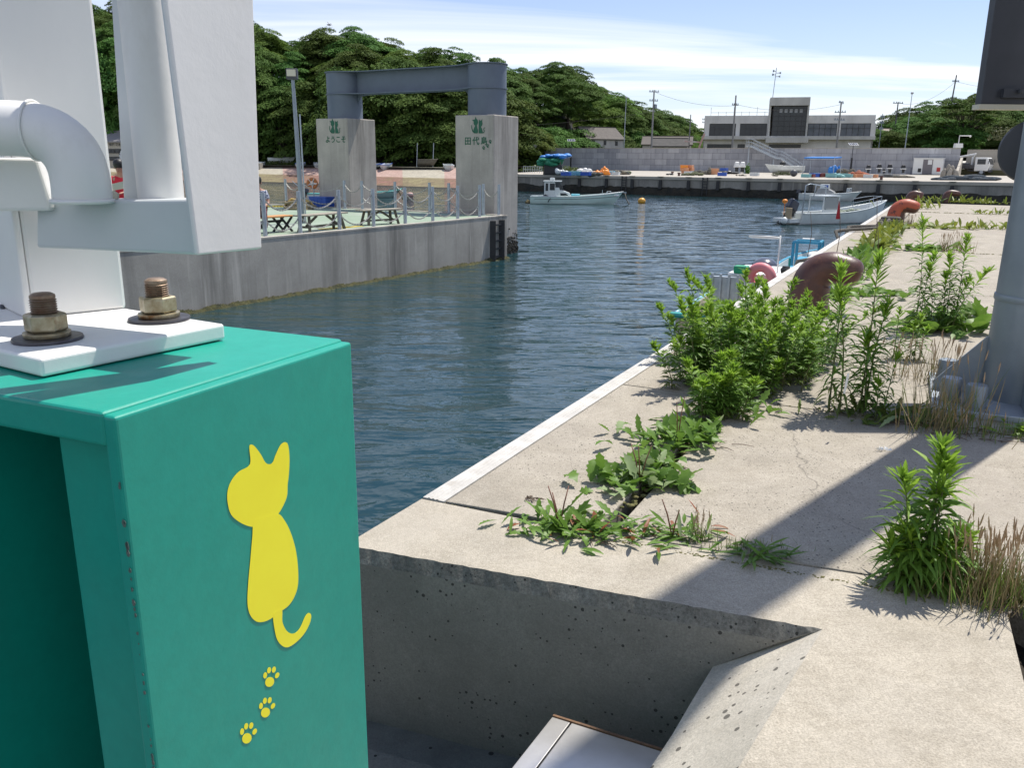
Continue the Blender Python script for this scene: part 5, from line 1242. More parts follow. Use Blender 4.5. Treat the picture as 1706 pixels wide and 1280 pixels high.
def stalk(P,base,h,lean,nl,ll,lw,rg,r=.004,start=.06,tipn=26,lobed=False,low=True,dens=1.0):
    """one leafy stem; base,(x,y) offsets; lean (dx,dy)"""
    b=np.array(base,float); ln=np.array([lean[0],lean[1],0.]); N_=14
    def pos(k): return b+np.array([0,0,h])*k+ln*h*k*k+np.array([sin(k*5+base[0]*40),cos(k*4+base[1]*30),0])*.012*h*k
    P.q.tube([V(pos(i/N_)) for i in range(N_+1)],[r*(1-.7*i/N_) for i in range(N_+1)],6)
    n=nl; k=start+(1-start)*(np.arange(n)/n)**.9; ph=np.arange(n)*2.399+rg.uniform(0,6); pts=np.array([pos(x) for x in k])
    el=np.where(k>.85,.9,.25+.55*k)+rg.normal(0,.12,n); D=np.stack([np.cos(ph)*np.cos(el),np.sin(ph)*np.cos(el),np.sin(el)],1)
    Lf=ll*(.55+.75*np.sin(np.pi*np.clip(k*.95+.05,0,1))**.7)*rg.uniform(.75,1.15,n); dr=np.where(k>.8,.12,.75-.4*k)+rg.uniform(-.1,.2,n)
    groups=[(k<.22,lf_old if low else lf_mid),((k>=.22)&(k<.72),lf_mid),(k>=.72,lf_new)]
    for msk,mt in groups:
        if msk.sum()==0: continue
        if lobed:
            for off,sc_ in ((0,1),(.55,.7),(-.55,.7),(1.0,.5),(-1.0,.5)):
                Dm=D[msk]; c,s_=cos(off),sin(off); D2=np.stack([Dm[:,0]*c-Dm[:,1]*s_,Dm[:,0]*s_+Dm[:,1]*c,Dm[:,2]],1)
                v,f=leaves(pts[msk]+Dm*(Lf[msk]*.25*(off!=0))[:,None],D2,Lf[msk]*sc_*.85,lw,dr[msk]*.7,rg); P.add(mt,v,f)
        else:
            v,f=leaves(pts[msk],D[msk],Lf[msk],lw*rg.uniform(.8,1.2,msk.sum()),dr[msk],rg); P.add(mt,v,f)
    # terminal tuft
    n=tipn; ph=rg.uniform(0,6.28,n); el=rg.uniform(.35,1.4,n); D=np.stack([np.cos(ph)*np.cos(el),np.sin(ph)*np.cos(el),np.sin(el)],1); p0=np.array([pos(x) for x in rg.uniform(.9,1.0,n)])
    v,f=leaves(p0,D,ll*rg.uniform(.35,.75,n),lw*.75,.08,rg); P.add(lf_new,v,f)
def weed(name,lab,px,py,h,stems,ll=.10,lw=.014,nl=90,lobed=False,seed=1,spread=.04,group='tall weeds on the quay',r=.004,loc=None,tipn=26,low=True):
    b=at(px,py,0) if loc is None else V(loc); P=Plant(name,lab,'weed',b,group,seed); rg=P.rg
    for i in range(stems) if isinstance(stems,int) else range(len(stems)):
        if isinstance(stems,int): ox,oy=rg.normal(0,spread,2); hh=h*rg.uniform(.5,1.0); ln=(ox*2.2+rg.normal(0,.08),oy*1.6+rg.normal(0,.06))
        else: ox,oy,hf,lx=stems[i]; hh=h*hf; ln=(lx,rg.normal(0,.03))
        stalk(P,(ox,oy,0),hh,ln,int(nl*(.6+.4*hh/h)),ll,lw,rg,r=r,lobed=lobed,tipn=tipn,low=low)
    return P.done()
# front goldenrod at the right
weed('tall_weed','leafy green weed standing alone in the right foreground, casting a star shaped shadow',1533,975,.475,[(.01,0,1,.03),(-.05,.02,.80,-.13),(.02,-.01,.90,.03),(.0,.02,.70,.10),(-.03,-.02,.42,-.25),(.06,.0,.36,.25),(-.07,-.01,.30,-.35),(.09,.03,.30,.3),(.03,-.04,.33,.1),(-.03,.03,.35,-.1)],ll=.112,lw=.0135,nl=88,seed=3,spread=.03,r=.005,tipn=32)
# tall pair by the crack
weed('tall_weed','tallest leafy weed with long narrow leaves, right of the mugwort bush',1398,690,.86,[(-.04,.05,.95,-.03),(.0,.0,.80,-.1)],ll=.13,lw=.0145,nl=105,seed=5,r=.006)
weed('tall_weed','tall narrow-leaved weed leaning right beside the tallest weed',1432,688,.88,[(0,0,1,.03),(.04,.03,.7,.08),(.02,.0,.5,-.05)],ll=.125,lw=.0145,nl=105,seed=6,r=.006)
weed('tall_weed','slim short weed right of the two tall weeds in the same crack',1470,700,.36,[(0,0,1,.12),(-.04,0,.6,-.05)],ll=.085,lw=.013,nl=40,seed=7)
# mugwort bush : several plants along the crack
bases=[(1158,655,.62,3),(1185,668,.56,3),(1196,640,.66,4),(1222,650,.66,4),(1246,636,.66,4),(1270,640,.50,4),(1290,622,.44,4),(1308,628,.34,3),(1180,690,.33,3),(1322,606,.26,2),(1215,612,.70,3),(1156,632,.50,2),(1238,668,.30,3),(1162,604,.40,2),(1165,585,.55,3),(1175,600,.62,4),(1255,598,.55,3),(1280,592,.40,3),(1150,645,.38,3),(1165,690,.36,3)]
w_=['leftmost, by the quay edge','front left','left rear','middle','middle right','right of the middle','right rear','low right end','lowest front','right, against the bollard foot','tallest rear','outer left overhanging the edge','small front right','far left at the edge strip','far left rear','left middle','rear right of middle','rear right by the bollard','low left','low front left foot']
for i,(px,py,h,n) in enumerate(bases):
    weed('mugwort_plant','bushy mugwort of the dense clump at the quay edge, '+w_[i],px+22,py,h*1.0,n+3,ll=.088,lw=.012,nl=44,lobed=True,seed=20+i,spread=.10,tipn=34,group='mugwort plants in the dense clump',low=True)
# mid plants
weed('tall_weed','small leafy weed left of two at a slab joint beyond the tall weeds',1488,597,.36,[(0,0,1,0),(.03,0,.6,.1)],ll=.075,lw=.013,nl=44,seed=40)
weed('tall_weed','small leafy weed right of two at a slab joint beyond the tall weeds',1522,600,.33,[(0,0,1,.03),(-.03,0,.8,0),(.04,0,.7,.1)],ll=.075,lw=.013,nl=44,seed=41)
weed('tall_weed','tall slim weed at the left of the green clump near the pole',1524,552,.92,[(0,0,1,-.05),(.05,.05,.7,.1)],ll=.12,lw=.016,nl=96,seed=42)
weed('tall_weed','tall weed at the right of the green clump near the pole',1588,548,.78,[(0,0,1,.02),(-.05,.03,.8,-.1),(-.1,0,.6,-.1)],ll=.12,lw=.018,nl=90,seed=43)
weed('tall_weed','short bright weed in the middle of the green clump near the pole',1556,550,.60,3,ll=.12,lw=.018,nl=60,seed=44,spread=.08)
def rosette(name,lab,px,py,n,L,W,jag=True,seed=1,els=(.1,.9),mt=None,cat='weed',loc=None,pale=.25,spread=.03,stalks=0,yel=0,sx=1.0,droop=.5):
    b=at(px,py,0) if loc is None else V(loc); P=Plant(name,lab,cat,b,None,seed); rg=P.rg; ph=rg.uniform(0,6.28,n); el=rg.uniform(*els,n)
    p0=np.stack([rg.normal(0,spread*sx,n),rg.normal(0,spread,n),rg.uniform(.002,.02,n)],1); D=np.stack([np.cos(ph)*np.cos(el),np.sin(ph)*np.cos(el),np.sin(el)],1)
    k=rg.uniform(0,1,n)
    for msk,m_ in ((k<pale,lf_pale),((k>=pale)&(k<1-yel),mt or lf_broad),(k>=1-yel,lf_red)):
        if msk.sum(): v,f=leaves(p0[msk],D[msk],L*rg.uniform(.5,1.1,msk.sum()),W*rg.uniform(.7,1.1,msk.sum()),rg.uniform(0,droop,msk.sum()),rg,JAG if jag else ((0,.15),(.2,.7),(.45,1),(.75,.7),(1,.02)),.3,jag=.12 if jag else 0); P.add(m_,v,f)
    for i in range(stalks): 
        a=rg.uniform(0,6.28); h=L*rg.uniform(1.0,1.6); P.q.tube([(0,0,0),(cos(a)*h*.15,sin(a)*h*.15,h*.6),(cos(a)*h*.3,sin(a)*h*.3,h)],[.003,.003,.002],5)
    return P.done(stem_r)
rosette('dandelion_clump','low clump of toothed dandelion-like leaves at the left end of the front joint',932,882,70,.125,.034,seed=50,els=(.15,1.1),pale=.1,spread=.055,sx=1.7,stalks=3,yel=.06)
rosette('dandelion_clump','dark toothed leaves just right of the front-left clump',975,893,46,.11,.03,seed=59,els=(.1,.9),pale=.05,spread=.05,yel=.08,sx=1.4)
rosette('broad_grass_clump','sprawling clump of smooth lance leaves in the front joint with red tinted tips',1045,893,80,.095,.017,False,51,(.05,.8),spread=.07,sx=2.0,pale=.1,yel=.10)
rosette('broad_grass_clump','right end of the front joint clump with long reaching lance leaves',1120,896,50,.12,.017,False,52,(.0,.8),spread=.05,sx=2.0,pale=.1,stalks=2,yel=.05)
rosette('broad_grass_clump','flat star of pointed grass leaves at the joint inside the long shadow',1265,928,54,.125,.015,False,53,(.0,.6),spread=.035,pale=.05)
rosette('dock_clump','clump of broad crumpled pale green leaves with a red stalk at the wide crack',1066,806,90,.15,.07,True,54,(.2,1.3),spread=.075,pale=.42,stalks=3,sx=1.3,droop=.8)
rosette('dock_clump','broad leaves at the upper end of the pale leaf clump',1088,778,50,.13,.06,True,55,(.2,1.2),spread=.05,pale=.25,droop=.8)
rosette('toothed_leaf_clump','clump of jagged green leaves with a dry stalk between pale clump and mugwort',1128,742,90,.17,.05,True,56,(.15,1.1),spread=.08,pale=.08,stalks=2,sx=1.5)
rosette('toothed_leaf_clump','dark leaves at the foot of the mugwort front',1160,716,60,.15,.04,True,57,(.1,1.0),spread=.08,pale=.05,sx=1.5)
rosette('toothed_leaf_clump','low yellow tipped leaves right of the mugwort foot',1208,684,50,.13,.04,True,58,(.1,.9),spread=.08,pale=.05,sx=1.5,yel=.05)
rosette('low_leaf_clump','low dark rosette leaves between the tall weeds and the pole base',1512,700,60,.16,.035,True,60,(.1,.9),spread=.09,pale=.1,mt=lf_old,sx=1.6)
rosette('low_leaf_clump','low leaves at the foot of the two tall weeds',1440,694,40,.12,.035,True,61,(.1,.9),spread=.10,pale=.05,mt=lf_old,sx=1.6)
rosette('broad_leaf_clump','broad burdock leaves at the foot of the green clump near the pole',1556,551,46,.30,.15,False,62,(.15,1.0),spread=.14,pale=.1,sx=1.6)
rosette('broad_leaf_clump','leafy broad weed at the right of the green clump beside the pole',1628,532,40,.26,.08,False,63,(.2,1.3),spread=.12,pale=.1,sx=1.4)
rosette('low_leaf_clump','bright green low leaves at the right frame edge beyond the pole base',1700,722,36,.14,.03,False,64,(.1,.8),spread=.07,mt=lf_new)
rosette('broad_leaf_clump','low leaf patch on the slab joint behind the nearest bollard',1412,492,60,.20,.09,False,65,(.1,.8),spread=.16,pale=.1,sx=2.2)
rosette('broad_leaf_clump','rosette of broad leaves on the third slab joint beyond the clump',1538,417,44,.30,.12,False,66,(.1,.7),spread=.12,pale=.1,sx=2)
rosette('broad_leaf_clump','low rosette on the joint near the orange-red bollard',1558,381,40,.32,.12,False,67,(.1,.7),spread=.16,pale=.1,sx=2.4,mt=lf_yel)
# the crack beyond the bollard
k=0
for s in [6.6,7.2,7.8,8.4,9.0,9.6,10.2,10.8,11.4,12,12.6,13.2,13.8,14.4,15,15.6,16.2,16.8,17.4]:
    h=random.uniform(.20,.32)*(1.1 if s>8 else .9)
    o=rosette('crack_weed','leafy yellow-green weed in the long crack beyond the nearest bollard, number along it' if False else 'leafy weed in the long crack, %s plant beyond the nearest bollard'%['first','second','third','fourth','fifth','sixth','seventh','eighth','ninth','tenth','eleventh','twelfth','thirteenth','fourteenth','fifteenth','sixteenth','seventeenth','eighteenth','last'][k],0,0,46,h*1.05,.085,False,80+k,(.3,1.35),lf_yel if s>11 else lf_broad,loc=Q(s,.78+random.uniform(-.06,.06),0),spread=.10,pale=.08,sx=1.0); o['group']='weeds along the long crack'; k+=1
for px,py,h,lab in ((1590,338,.5,'bright weed on the far quay corner between the two distant bollards'),(1545,336,.35,'small weed beside the rope wrapped bollard'),(1625,339,.30,'low weed on the quay end right of the distant bollards'),(1650,340,.32,'low weed on the quay end nearest the pole'),(1530,348,.45,'yellow-orange weed at the foot of the rope wrapped bollard'),(1612,380,.25,'small tuft on the joint right of the orange-red bollard'),(1640,382,.22,'small tuft on the joint against the pole'),(1655,357,.22,'dark tuft on the far joint by the pole')):
    rosette('far_weed',lab,px,py,36,h*1.1,.08,False,int(px),(.4,1.4),lf_yel,spread=.18,pale=.05,sx=2.2)
# thin tall dry stems beyond the crack
P=Plant('dry_stems','thin dry upright stems rising from the crack weeds beyond the nearest bollard','dry stems',Q(9.5,.75,0),None,9)
for i in range(4):
    x=random.uniform(-.3,.6); y=random.uniform(-.8,2.5); h=random.uniform(.5,1.0); P.q.tube([(x,y,0),(x+.03,y,h*.5),(x-.02,y,h)],[.006,.005,.003],5)
P.done(twig)
def grass(lab,px,py,h,n,spread,seed,heads=.3,dry=.6,sx=1.0,seedheads=True,loc=None,name='grass_tuft',size=1.0,group='grass tufts on the quay'):
    b=at(px,py,0) if loc is None else V(loc); P=Plant(name,lab,'grass',b,group,seed); rg=P.rg
    bx=rg.normal(0,spread*sx,n); by=rg.normal(0,spread,n); ph=rg.uniform(0,6.28,n); el=rg.uniform(.95,1.5,n); D=np.stack([np.cos(ph)*np.cos(el),np.sin(ph)*np.cos(el),np.sin(el)],1); L=h*rg.uniform(.4,.95,n); P0=np.stack([bx,by,np.zeros(n)],1); k=rg.uniform(0,1,n)
    for msk,m_ in ((k<dry,drym),(k>=dry,gram)):
        if msk.sum(): v,f=leaves(P0[msk],D[msk],L[msk],.0035*size,rg.uniform(0,.25,msk.sum()),rg,((0,1),(.3,1),(.6,.8),(.85,.5),(1,.05)),.1); P.add(m_,v,f)
    nh=int(n*heads); q=MB()
    for i in range(nh):
        x,y=rg.normal(0,spread*sx),rg.normal(0,spread); a=rg.uniform(0,6.28); hh=h*rg.uniform(.75,1.1); lx,ly=cos(a)*hh*.16,sin(a)*hh*.16; P.q.tube([(x,y,0),(x+lx*.3,y+ly*.3,hh*.5),(x+lx,y+ly,hh)],[.0012*size,.001*size,.0008*size],4)
        if seedheads:
            z_=min(size,1.5)*.8; c=V((x+lx,y+ly,hh)); d=V((lx,ly,hh)).normalized(); q.tube([c-d*.03*z_,c-d*.015*z_,c+d*.01*z_,c+d*.03*z_],[.001*z_,.0035*z_,.0028*z_,.0008*z_],5)
            for j in range(5): e=c+d*(j-2.5)*.011*z_+V(rg.normal(0,.0035*z_,3)); q.ball(e,.0018*z_,4,3)
    if q.v: q.build('seed_heads',seedm,P.t)
    return P.done(drym)
grass('large tuft of tan seeding grass at the right frame edge beside the lone weed',1658,1000,.235,420,.055,100,.24,.45,sx=1.5)
grass('thin grass tuft behind the large seeding tuft at the right edge',1620,985,.17,120,.03,101,.15,.6)
grass('dry grass tuft in front of the pole base plate, left of its bolts',1568,716,.42,170,.06,102,.12,.7,sx=1.6,size=1.2)
grass('small dry grass by the left corner of the pole base plate',1560,640,.30,60,.05,103,.25,.8,size=1.2)
grass('low green grass patch in the crack under the pole base',1665,725,.12,160,.07,104,.05,.2,sx=2.5)
grass('dry grass stalks at the slab joint left of the pole base',1508,628,.26,50,.05,105,.4,.8,sx=2)
for px,py,lab in ((1577,418,'left one of two dry grass tufts on the third joint'),(1602,418,'right one of two dry grass tufts on the third joint'),(1516,377,'dry grass tuft on the joint left of the low rosette')): grass(lab,px,py,.27,60,.07,int(px),.3,.8,size=2)
grass('tiny grass patch between the joint clumps in the foreground',1235,914,.045,120,.03,106,0,.1,sx=3,size=.7)
grass('thin green grass in the front joint clump',1165,900,.09,60,.02,107,.2,.2,size=.8)
# fringe in joints: moss and small litter
mossm=mat('joint_moss',(.10,.11,.03),(.20,.17,.07),scale=60,rough=.95,bump=1,bscale=200,bdist=.003)
q=MB()
def fringe(pfun,n,w,h):
    for i in range(n):
        p=pfun(random.random())+V((random.gauss(0,w),random.gauss(0,w),.0)); s=random.uniform(.3,1)*h; q.ball(p,(s*1.6,s*1.2,s*.7),5,3)
fringe(lambda k:Q(-.005+.1*k,.85+1.25*k,0),240,.006,.0045); fringe(lambda k:Q(0,.5*k+.1,-.004),50,.003,.004); fringe(lambda k:Q(2.14,.8+5*k,0),260,.006,.006); fringe(lambda k:Q(3.72,.8+5*k,0),160,.01,.007); fringe(lambda k:Q(7.5,.8+5*k,0),120,.012,.010); fringe(lambda k:Q(12.45,.8+5*k,0),160,.02,.018); fringe(lambda k:Q(18.75,.8+5*k,0),160,.03,.025); fringe(lambda k:Q(25,.8+5*k,0),160,.03,.03); fringe(lambda k:Q(.3+17*k,.775,-.01),900,.018,.014)
tag(q.build('joint_moss',mossm,smooth='all'),'moss and grit filling the joints between the quay slabs','moss',kind='stuff')
q=MB()
for (px,py,n,sp,L) in ((1180,742,7,.05,.10),(1225,690,8,.05,.09),(1480,706,10,.09,.10),(1590,722,14,.12,.12),(1660,735,8,.1,.12),(1690,1018,12,.05,.06),(885,833,16,.02,.03),(1105,785,8,.04,.06),(1000,905,10,.04,.04),(1330,690,8,.2,.03)):
    c=at(px,py,0)
    for i in range(n):
        a=random.gauss(-.5,.6); p=c+V((random.gauss(0,sp),random.gauss(0,sp*.4),.006)); l=L*random.uniform(.4,1.2); q.tube([p,p+V((cos(a)*l*.5,sin(a)*l*.5,.006)),p+V((cos(a)*l,sin(a)*l,.001))],[.0022,.002,.001],4)
tag(q.build('dry_litter',twig),'scattered dry twigs and litter on the quay slabs','litter',kind='stuff')
b=at(1468,752,0); q=MB()
for i in range(14):
    a=random.uniform(0,6.28); L_=random.uniform(.01,.035); p=b+V((random.gauss(0,.01),random.gauss(0,.006),.006)); q.add([p,p+V((cos(a)*L_,sin(a)*L_*.6,.004)),p+V((cos(a+.5)*L_*.8,sin(a+.5)*L_*.5,.014))],[(0,1,2)])
tag(q.build('plastic_scrap',whitepl),'small white torn plastic scrap lying on the quay','scrap')
b=at(1408,640,.28); q=MB(); q.add([b,b+V((.012,0,.01)),b+V((.016,0,.06)),b+V((.004,0,.055)),b+V((-.004,0,-.05)),b+V((.004,-.003,-.05))],[(0,1,2,3),(0,1,5,4)]); tag(q.build('plastic_strip',whitepl),'white plastic strip caught in the tall weed','scrap')
# ================= BOATS =================
def hull_mesh(L,B,Hs,bow,rake=.6,stern=.86,floor=.12,draft=.25,th=.05,n=22):
    """x from stern 0 to bow L, y beam, z=0 waterline"""
    q=MB(); rows=[]
    for i in range(n+1):
        k=i/n; hb_=B/2*(stern+(1-stern)*min(1,k*2.5))*(1-max(0,(k-.45)/.55)**2.3); zs=Hs+(bow)*max(0,(k-.25)/.75)**1.9+.04*(1-k)
        xr=k*L
        def X(z): # raked stem
            return xr+rake*max(0,(k-.7)/.3)*( (z+draft)/(zs+draft)-1)
        hb_=max(hb_,.02); ch=hb_*.86*(1-.35*max(0,(k-.6)/.4))
        rows.append([(X(zs),-hb_,zs),(X(zs*.45),-hb_*.965,zs*.45),(X(.02),-ch,.02),(X(-draft),-ch*.25,-draft),(X(-draft),ch*.25,-draft),(X(.02),ch,.02),(X(zs*.45),hb_*.965,zs*.45),(X(zs),hb_,zs),
                     (X(zs),max(hb_-th,.005),zs),(X(floor),max(ch-th,.004),max(floor,zs-.75*Hs if k>.85 else floor)),(X(floor),-max(ch-th,.004),max(floor,zs-.75*Hs if k>.85 else floor)),(X(zs),-max(hb_-th,.005),zs)])
    m=12
    for r in rows: q.v+=r
    for i in range(n):
        for j in range(m): q.f.append((i*m+j,i*m+(j+1)%m,(i+1)*m+(j+1)%m,(i+1)*m+j)); q.m.append(0)
    q.f.append(tuple([0,1,2,3,4,5,6,7])[::-1]); q.m.append(0); q.f.append((0,7,8,9,10,11)); q.m.append(0)
    e=n*m; q.f.append(tuple(e+j for j in range(m))); q.m.append(0)
    return q,rows
def rail(rows,r,z=.0,s=1):
    q=MB(); pts=[V(x[7]) for x in rows]; pts2=[V(x[0]) for x in rows]; q.tube([p+Zv*z for p in pts]+[p+Zv*z for p in pts2[::-1]],r,8); return q
def outboard(parent,x,y,z,tilt=0,s=1,cowl=navy,leg=black,name='outboard_motor'):
    M=Matrix.Translation((x,y,z))@Matrix.Rotation(tilt,4,'Y')@Matrix.Scale(s,4)
    q=MB(); q.box(-.30,.12,-.14,.14,.05,.42,M,taper=.03); o=q.build(name,cowl,parent,bevel=.05*s,seg=3)
    q=MB(); q.box(-.22,-.02,-.06,.06,-.62,.06,M); q.box(-.34,.04,-.03,.03,-.72,-.60,M); q.box(-.05,.12,-.1,.1,-.12,.05,M)
    for k in range(3):
        a=k*2.1; q.box(-.37,-.35,-.03,.03,.02,.13,M@Matrix.Translation((0,0,-.67))@Matrix.Rotation(a,4,'X'))
    q.build('motor_leg',leg,o,bevel=.01); return o
def boat(name,lab,loc,rz,L,B,Hs,bow,mh,mr,stripe=None,fl=None,cat='boat',group=None,rake=.6,stern=.86,seats=0):
    t=thing(name,lab,cat,loc,rz,group); q,rows=hull_mesh(L,B,Hs,bow,rake,stern); q.v=[(x,y,z) for x,y,z in q.v]; q.build('hull',mh,t,smooth=True,angle=30)
    rail(rows,.035).build('gunwale',mr,t,smooth='all')
    if stripe:
        q=MB()
        for s_ in (1,6):
            pts=[V(r[s_]).lerp(V(r[0 if s_==1 else 7]),.42)+V((0,(-1 if s_==1 else 1)*.008,0)) for r in rows[1:-1]]; q.tube(pts,.016,6)
        q.build('rubbing_strip',stripe,t,smooth='all')
    for i in range(seats):
        q=MB(); k=.25+.3*i; w_=B*.43; q.box(L*k,L*k+.22,-w_,w_,Hs*.72,Hs*.78); q.build('seat',mr,t)
    return t,rows
def wl(px,py): return at(px,py,WZ)
# --- fishing boat in the middle
p=wl(884,338.5); e=wl(1037,340); L_=(e-p).length*1.0
t,rows=boat('fishing_boat','small white fishing boat with a wheelhouse, moored by its bow to the round orange buoy',V((p.x,p.y,WZ)),math.atan2(e.y-p.y,e.x-p.x)-.05,L_,1.75,.50,.42,mint_gel,white_gel,stripe=darkg,rake=.9)
s=L_/155
def bxp(px): return (px-884)*s
cab=MB(); x0,x1=bxp(907),bxp(925); zt=1.62
cab.box(x0,x1,-.52,-.47,.45,zt); cab.box(x0,x1,.47,.52,.45,zt); cab.box(x1-.05,x1,-.47,.47,.45,1.0); cab.box(x0,x0+.05,-.47,-.1,.45,zt)
for y in (-.52,.45): cab.prism([(x1,y,.45),(bxp(935),y,.45),(bxp(932),y,1.2),(x1,y,1.2)],(0,.06,0)) ; 
cab.prism([(x1,-.50,.3),(bxp(955),-.42,.3),(bxp(949),-.42,.80),(bxp(938),-.46,.98),(x1,-.5,1.0)],(0,.92,0))
cabo=cab.build('wheelhouse',white_gel,t,bevel=.02)
q=MB(); q.box(x0-.08,bxp(936),-.60,.60,zt,zt+.07); q.build('cabin_roof',white_gel,cabo,bevel=.03)
for a,b,z0,z1,kk in ((x0+.10,x0+.30,.95,1.5,0),(x0+.42,x1-.02,1.0,1.5,0)):
    q=MB(); q.box(a,b,-.532,-.518,z0,z1); q.build('window',glassd,cabo)
q=MB(); q.prism([(x1+.03,-.50,1.06),(bxp(938),-.47,1.04),(bxp(933),-.47,1.54),(x1+.03,-.52,1.54)],(0,-.012,0)); q.build('window',glassd,cabo)
q=MB(); q.prism([(bxp(939),-.46,1.0),(bxp(939),.46,1.0),(bxp(933),.46,1.56),(bxp(933),-.46,1.56)],(.02,0,0)); q.build('windshield',glassd,cabo)
q=MB(); q.prism([(x1+.05,-.505,.60),(bxp(948),-.44,.60),(bxp(943),-.455,.78),(x1+.05,-.505,.80)],(0,-.012,0)); q.build('window',glassd,cabo)
q=MB(); q.box(x0-.02,x0,-.05,.4,.5,1.45); q.build('blue_door',bluep,cabo)
q=MB(); q.box(bxp(916),bxp(924),-.2,.2,zt+.07,zt+.28); q.build('radar_box',white_gel,cabo,bevel=.04)
q=MB(); q.box(bxp(953),bxp(966),-.35,.35,.40,.72,taper=-.03); q.build('blue_tub',mat('pale_blue_tub',(.18,.48,.58),rough=.5),t,bevel=.02)
q=MB(); q.box(bxp(966),bxp(1005),-.55,-.48,.50,.60); q.box(bxp(966),bxp(1005),.48,.55,.50,.60); q.build('green_hatch',mat('pale_green_trim',(.36,.58,.42),rough=.5),t)
q=MB(); q.tube([(bxp(1004),-.3,.5),(bxp(1004),-.3,1.05)],.02,6); q.tube([(bxp(1012),-.2,.5),(bxp(1012),-.2,.95),(bxp(1018),-.2,.95),(bxp(1018),-.2,.5)],.03,6); q.lathe([(.10,-.08),(.10,.08)],(bxp(1012),0,.78),12,Matrix.Rotation(pi/2,3,'X')); q.build('net_hauler',galvl,t)
q=MB(); q.box(bxp(1008),bxp(1032),-.30,.30,.60,.74,taper=.05); q.build('foredeck',white_gel,t,bevel=.03)
q=MB(); q.box(bxp(1030),bxp(1044),-.05,.05,.84,.92); q.lathe([(.07,-.06),(.07,.06)],(bxp(1043),0,.86),10,Matrix.Rotation(pi/2,3,'X')); q.build('bow_roller',galv,t)
q=MB(); 
for i in range(60): q.ball((bxp(884)-.1+random.uniform(-.2,.5),random.uniform(-.4,.3),random.uniform(-.03,.16)),(random.uniform(.04,.11),)*3,6,4)
q.build('rudder_weed',mat('brown_weed',(.16,.12,.05),(.08,.07,.03),scale=5,rough=.9),t,smooth='all')
q=MB(); q.tube([(bxp(918),-.86,.42),(bxp(915),-.9,.25),(bxp(914),-.9,.12)],.03,6); q.tube([(bxp(914),-.55,.52),(bxp(909),-.62,.62),(bxp(905),-.6,.5)],.07,8); q.build('tyre_fender',black,t,smooth='all')
bp=wl(1069,338); by=thing('mooring_buoy','round yellow-orange mooring buoy floating ahead of the white fishing boat','buoy',V((bp.x,bp.y,WZ)))
q=MB(); q.ball((0,0,.14),(.30,.30,.26),24,14); q.build('float',mat('yellow_orange_buoy',(.72,.36,.03),(.60,.30,.04),scale=5,rough=.4,c3=(.35,.22,.08),s3=4,l3=.58,h3=.7),by,smooth='all'); q=MB(); torus(q,V((0,0,.40)),.07,.02,Matrix.Rotation(pi/2,3,'X')); q.build('lifting_eye',darkg,by,smooth='all')
a=V((p.x,p.y,WZ))+(e-p).normalized()*L_*1.02+V((0,0,.85)); q=MB(); b=wl(1050,341)
q.tube([a,a.lerp(b,.3)+V((0,0,-.2)),a.lerp(b,.7)+V((0,0,-.15)),b-V((0,0,.1))],.045,6); tag(q.build('mooring_rope',roped,smooth='all'),'dark mooring rope dropping from the fishing boat bow into the water','rope')
# --- outboard boat at the right (bow pointing away to the right)
p=wl(1318,373); e=wl(1476,370)
t,rows=boat('open_boat','white open boat with a dark outboard motor, steering shelter and bow rail, moored right','x' and V((p.x,p.y,WZ)),math.atan2(e.y-p.y,e.x-p.x)+.10,(e-p).length*1.08,1.75,.52,.62,white_gel,white_gel,stripe=None,rake=.5) if False else boat('open_boat','white open boat with dark outboard motor and bow rail near the orange-red bollard',V((p.x,p.y,WZ)),math.atan2(e.y-p.y,e.x-p.x)+.10,(e-p).length*1.08,1.75,.52,.62,white_gel,white_gel,rake=.5)
outboard(t,-.05,.0,.62,.5,1.45)
q=MB(); X0=1.6
for x,y in ((X0,-.5),(X0,.5),(X0+1.15,-.5),(X0+1.15,.5)): q.beam((x,y,.2),(x+.05*(1 if x==X0 else -1),y,1.42),.05)
q.box(X0-.02,X0+1.2,-.56,.56,1.40,1.46); q.box(X0,X0+1.15,-.52,-.50,.3,.72); q.box(X0+1.1,X0+1.15,-.5,.5,.3,.8)
co=q.build('console_shelter',white_gel,t,bevel=.01)
q=MB(); q.prism([(X0+.08,-.515,.78),(X0+1.05,-.515,.78),(X0+1.0,-.515,1.36),(X0+.13,-.515,1.36)],(0,-.008,0)); q.box(X0+1.10,X0+1.12,-.46,.46,.84,1.38); q.build('window',mat('pale_glass',(.25,.27,.27),rough=.1,spec=.8),co)
q=MB(); LL=(e-p).length*1.08
for s_ in (-1,1): q.tube([(LL*.72,s_*.56,.78),(LL*.72,s_*.56,1.22),(LL*.83,s_*.42,1.34),(LL*.90,s_*.28,1.38),(LL*.90,s_*.28,.98)],.016,6); q.tube([(LL*.72,s_*.56,1.0),(LL*.90,s_*.28,1.2)],.013,6)
q.tube([(LL*.90,-.28,1.38),(LL*.90,.28,1.38)],.016,6); q.build('bow_rail',galvl,t)
q=MB()
for i in range(40): q.ball((LL*random.uniform(.42,.68),random.uniform(-.5,.5),.38+random.uniform(0,.28)),(random.uniform(.12,.25),random.uniform(.1,.2),random.uniform(.06,.12)),8,5)
q.build('net_heap',mat('pale_net',(.34,.37,.30),(.24,.28,.22),scale=5,rough=.95,bump=1,bscale=12,bdist=.08),t,smooth='all')
q=MB(); q.box(-.62,-.50,-.55,-.15,.12,.86); q.build('tan_board',tan,t,bevel=.02)
q=MB(); q.box(-.7,.05,-.62,.62,.10,.30); q.ball((-.95,-.5,.22),(.17,.17,.19),12,8); q.build('swim_platform',white_gel,t,smooth=True)
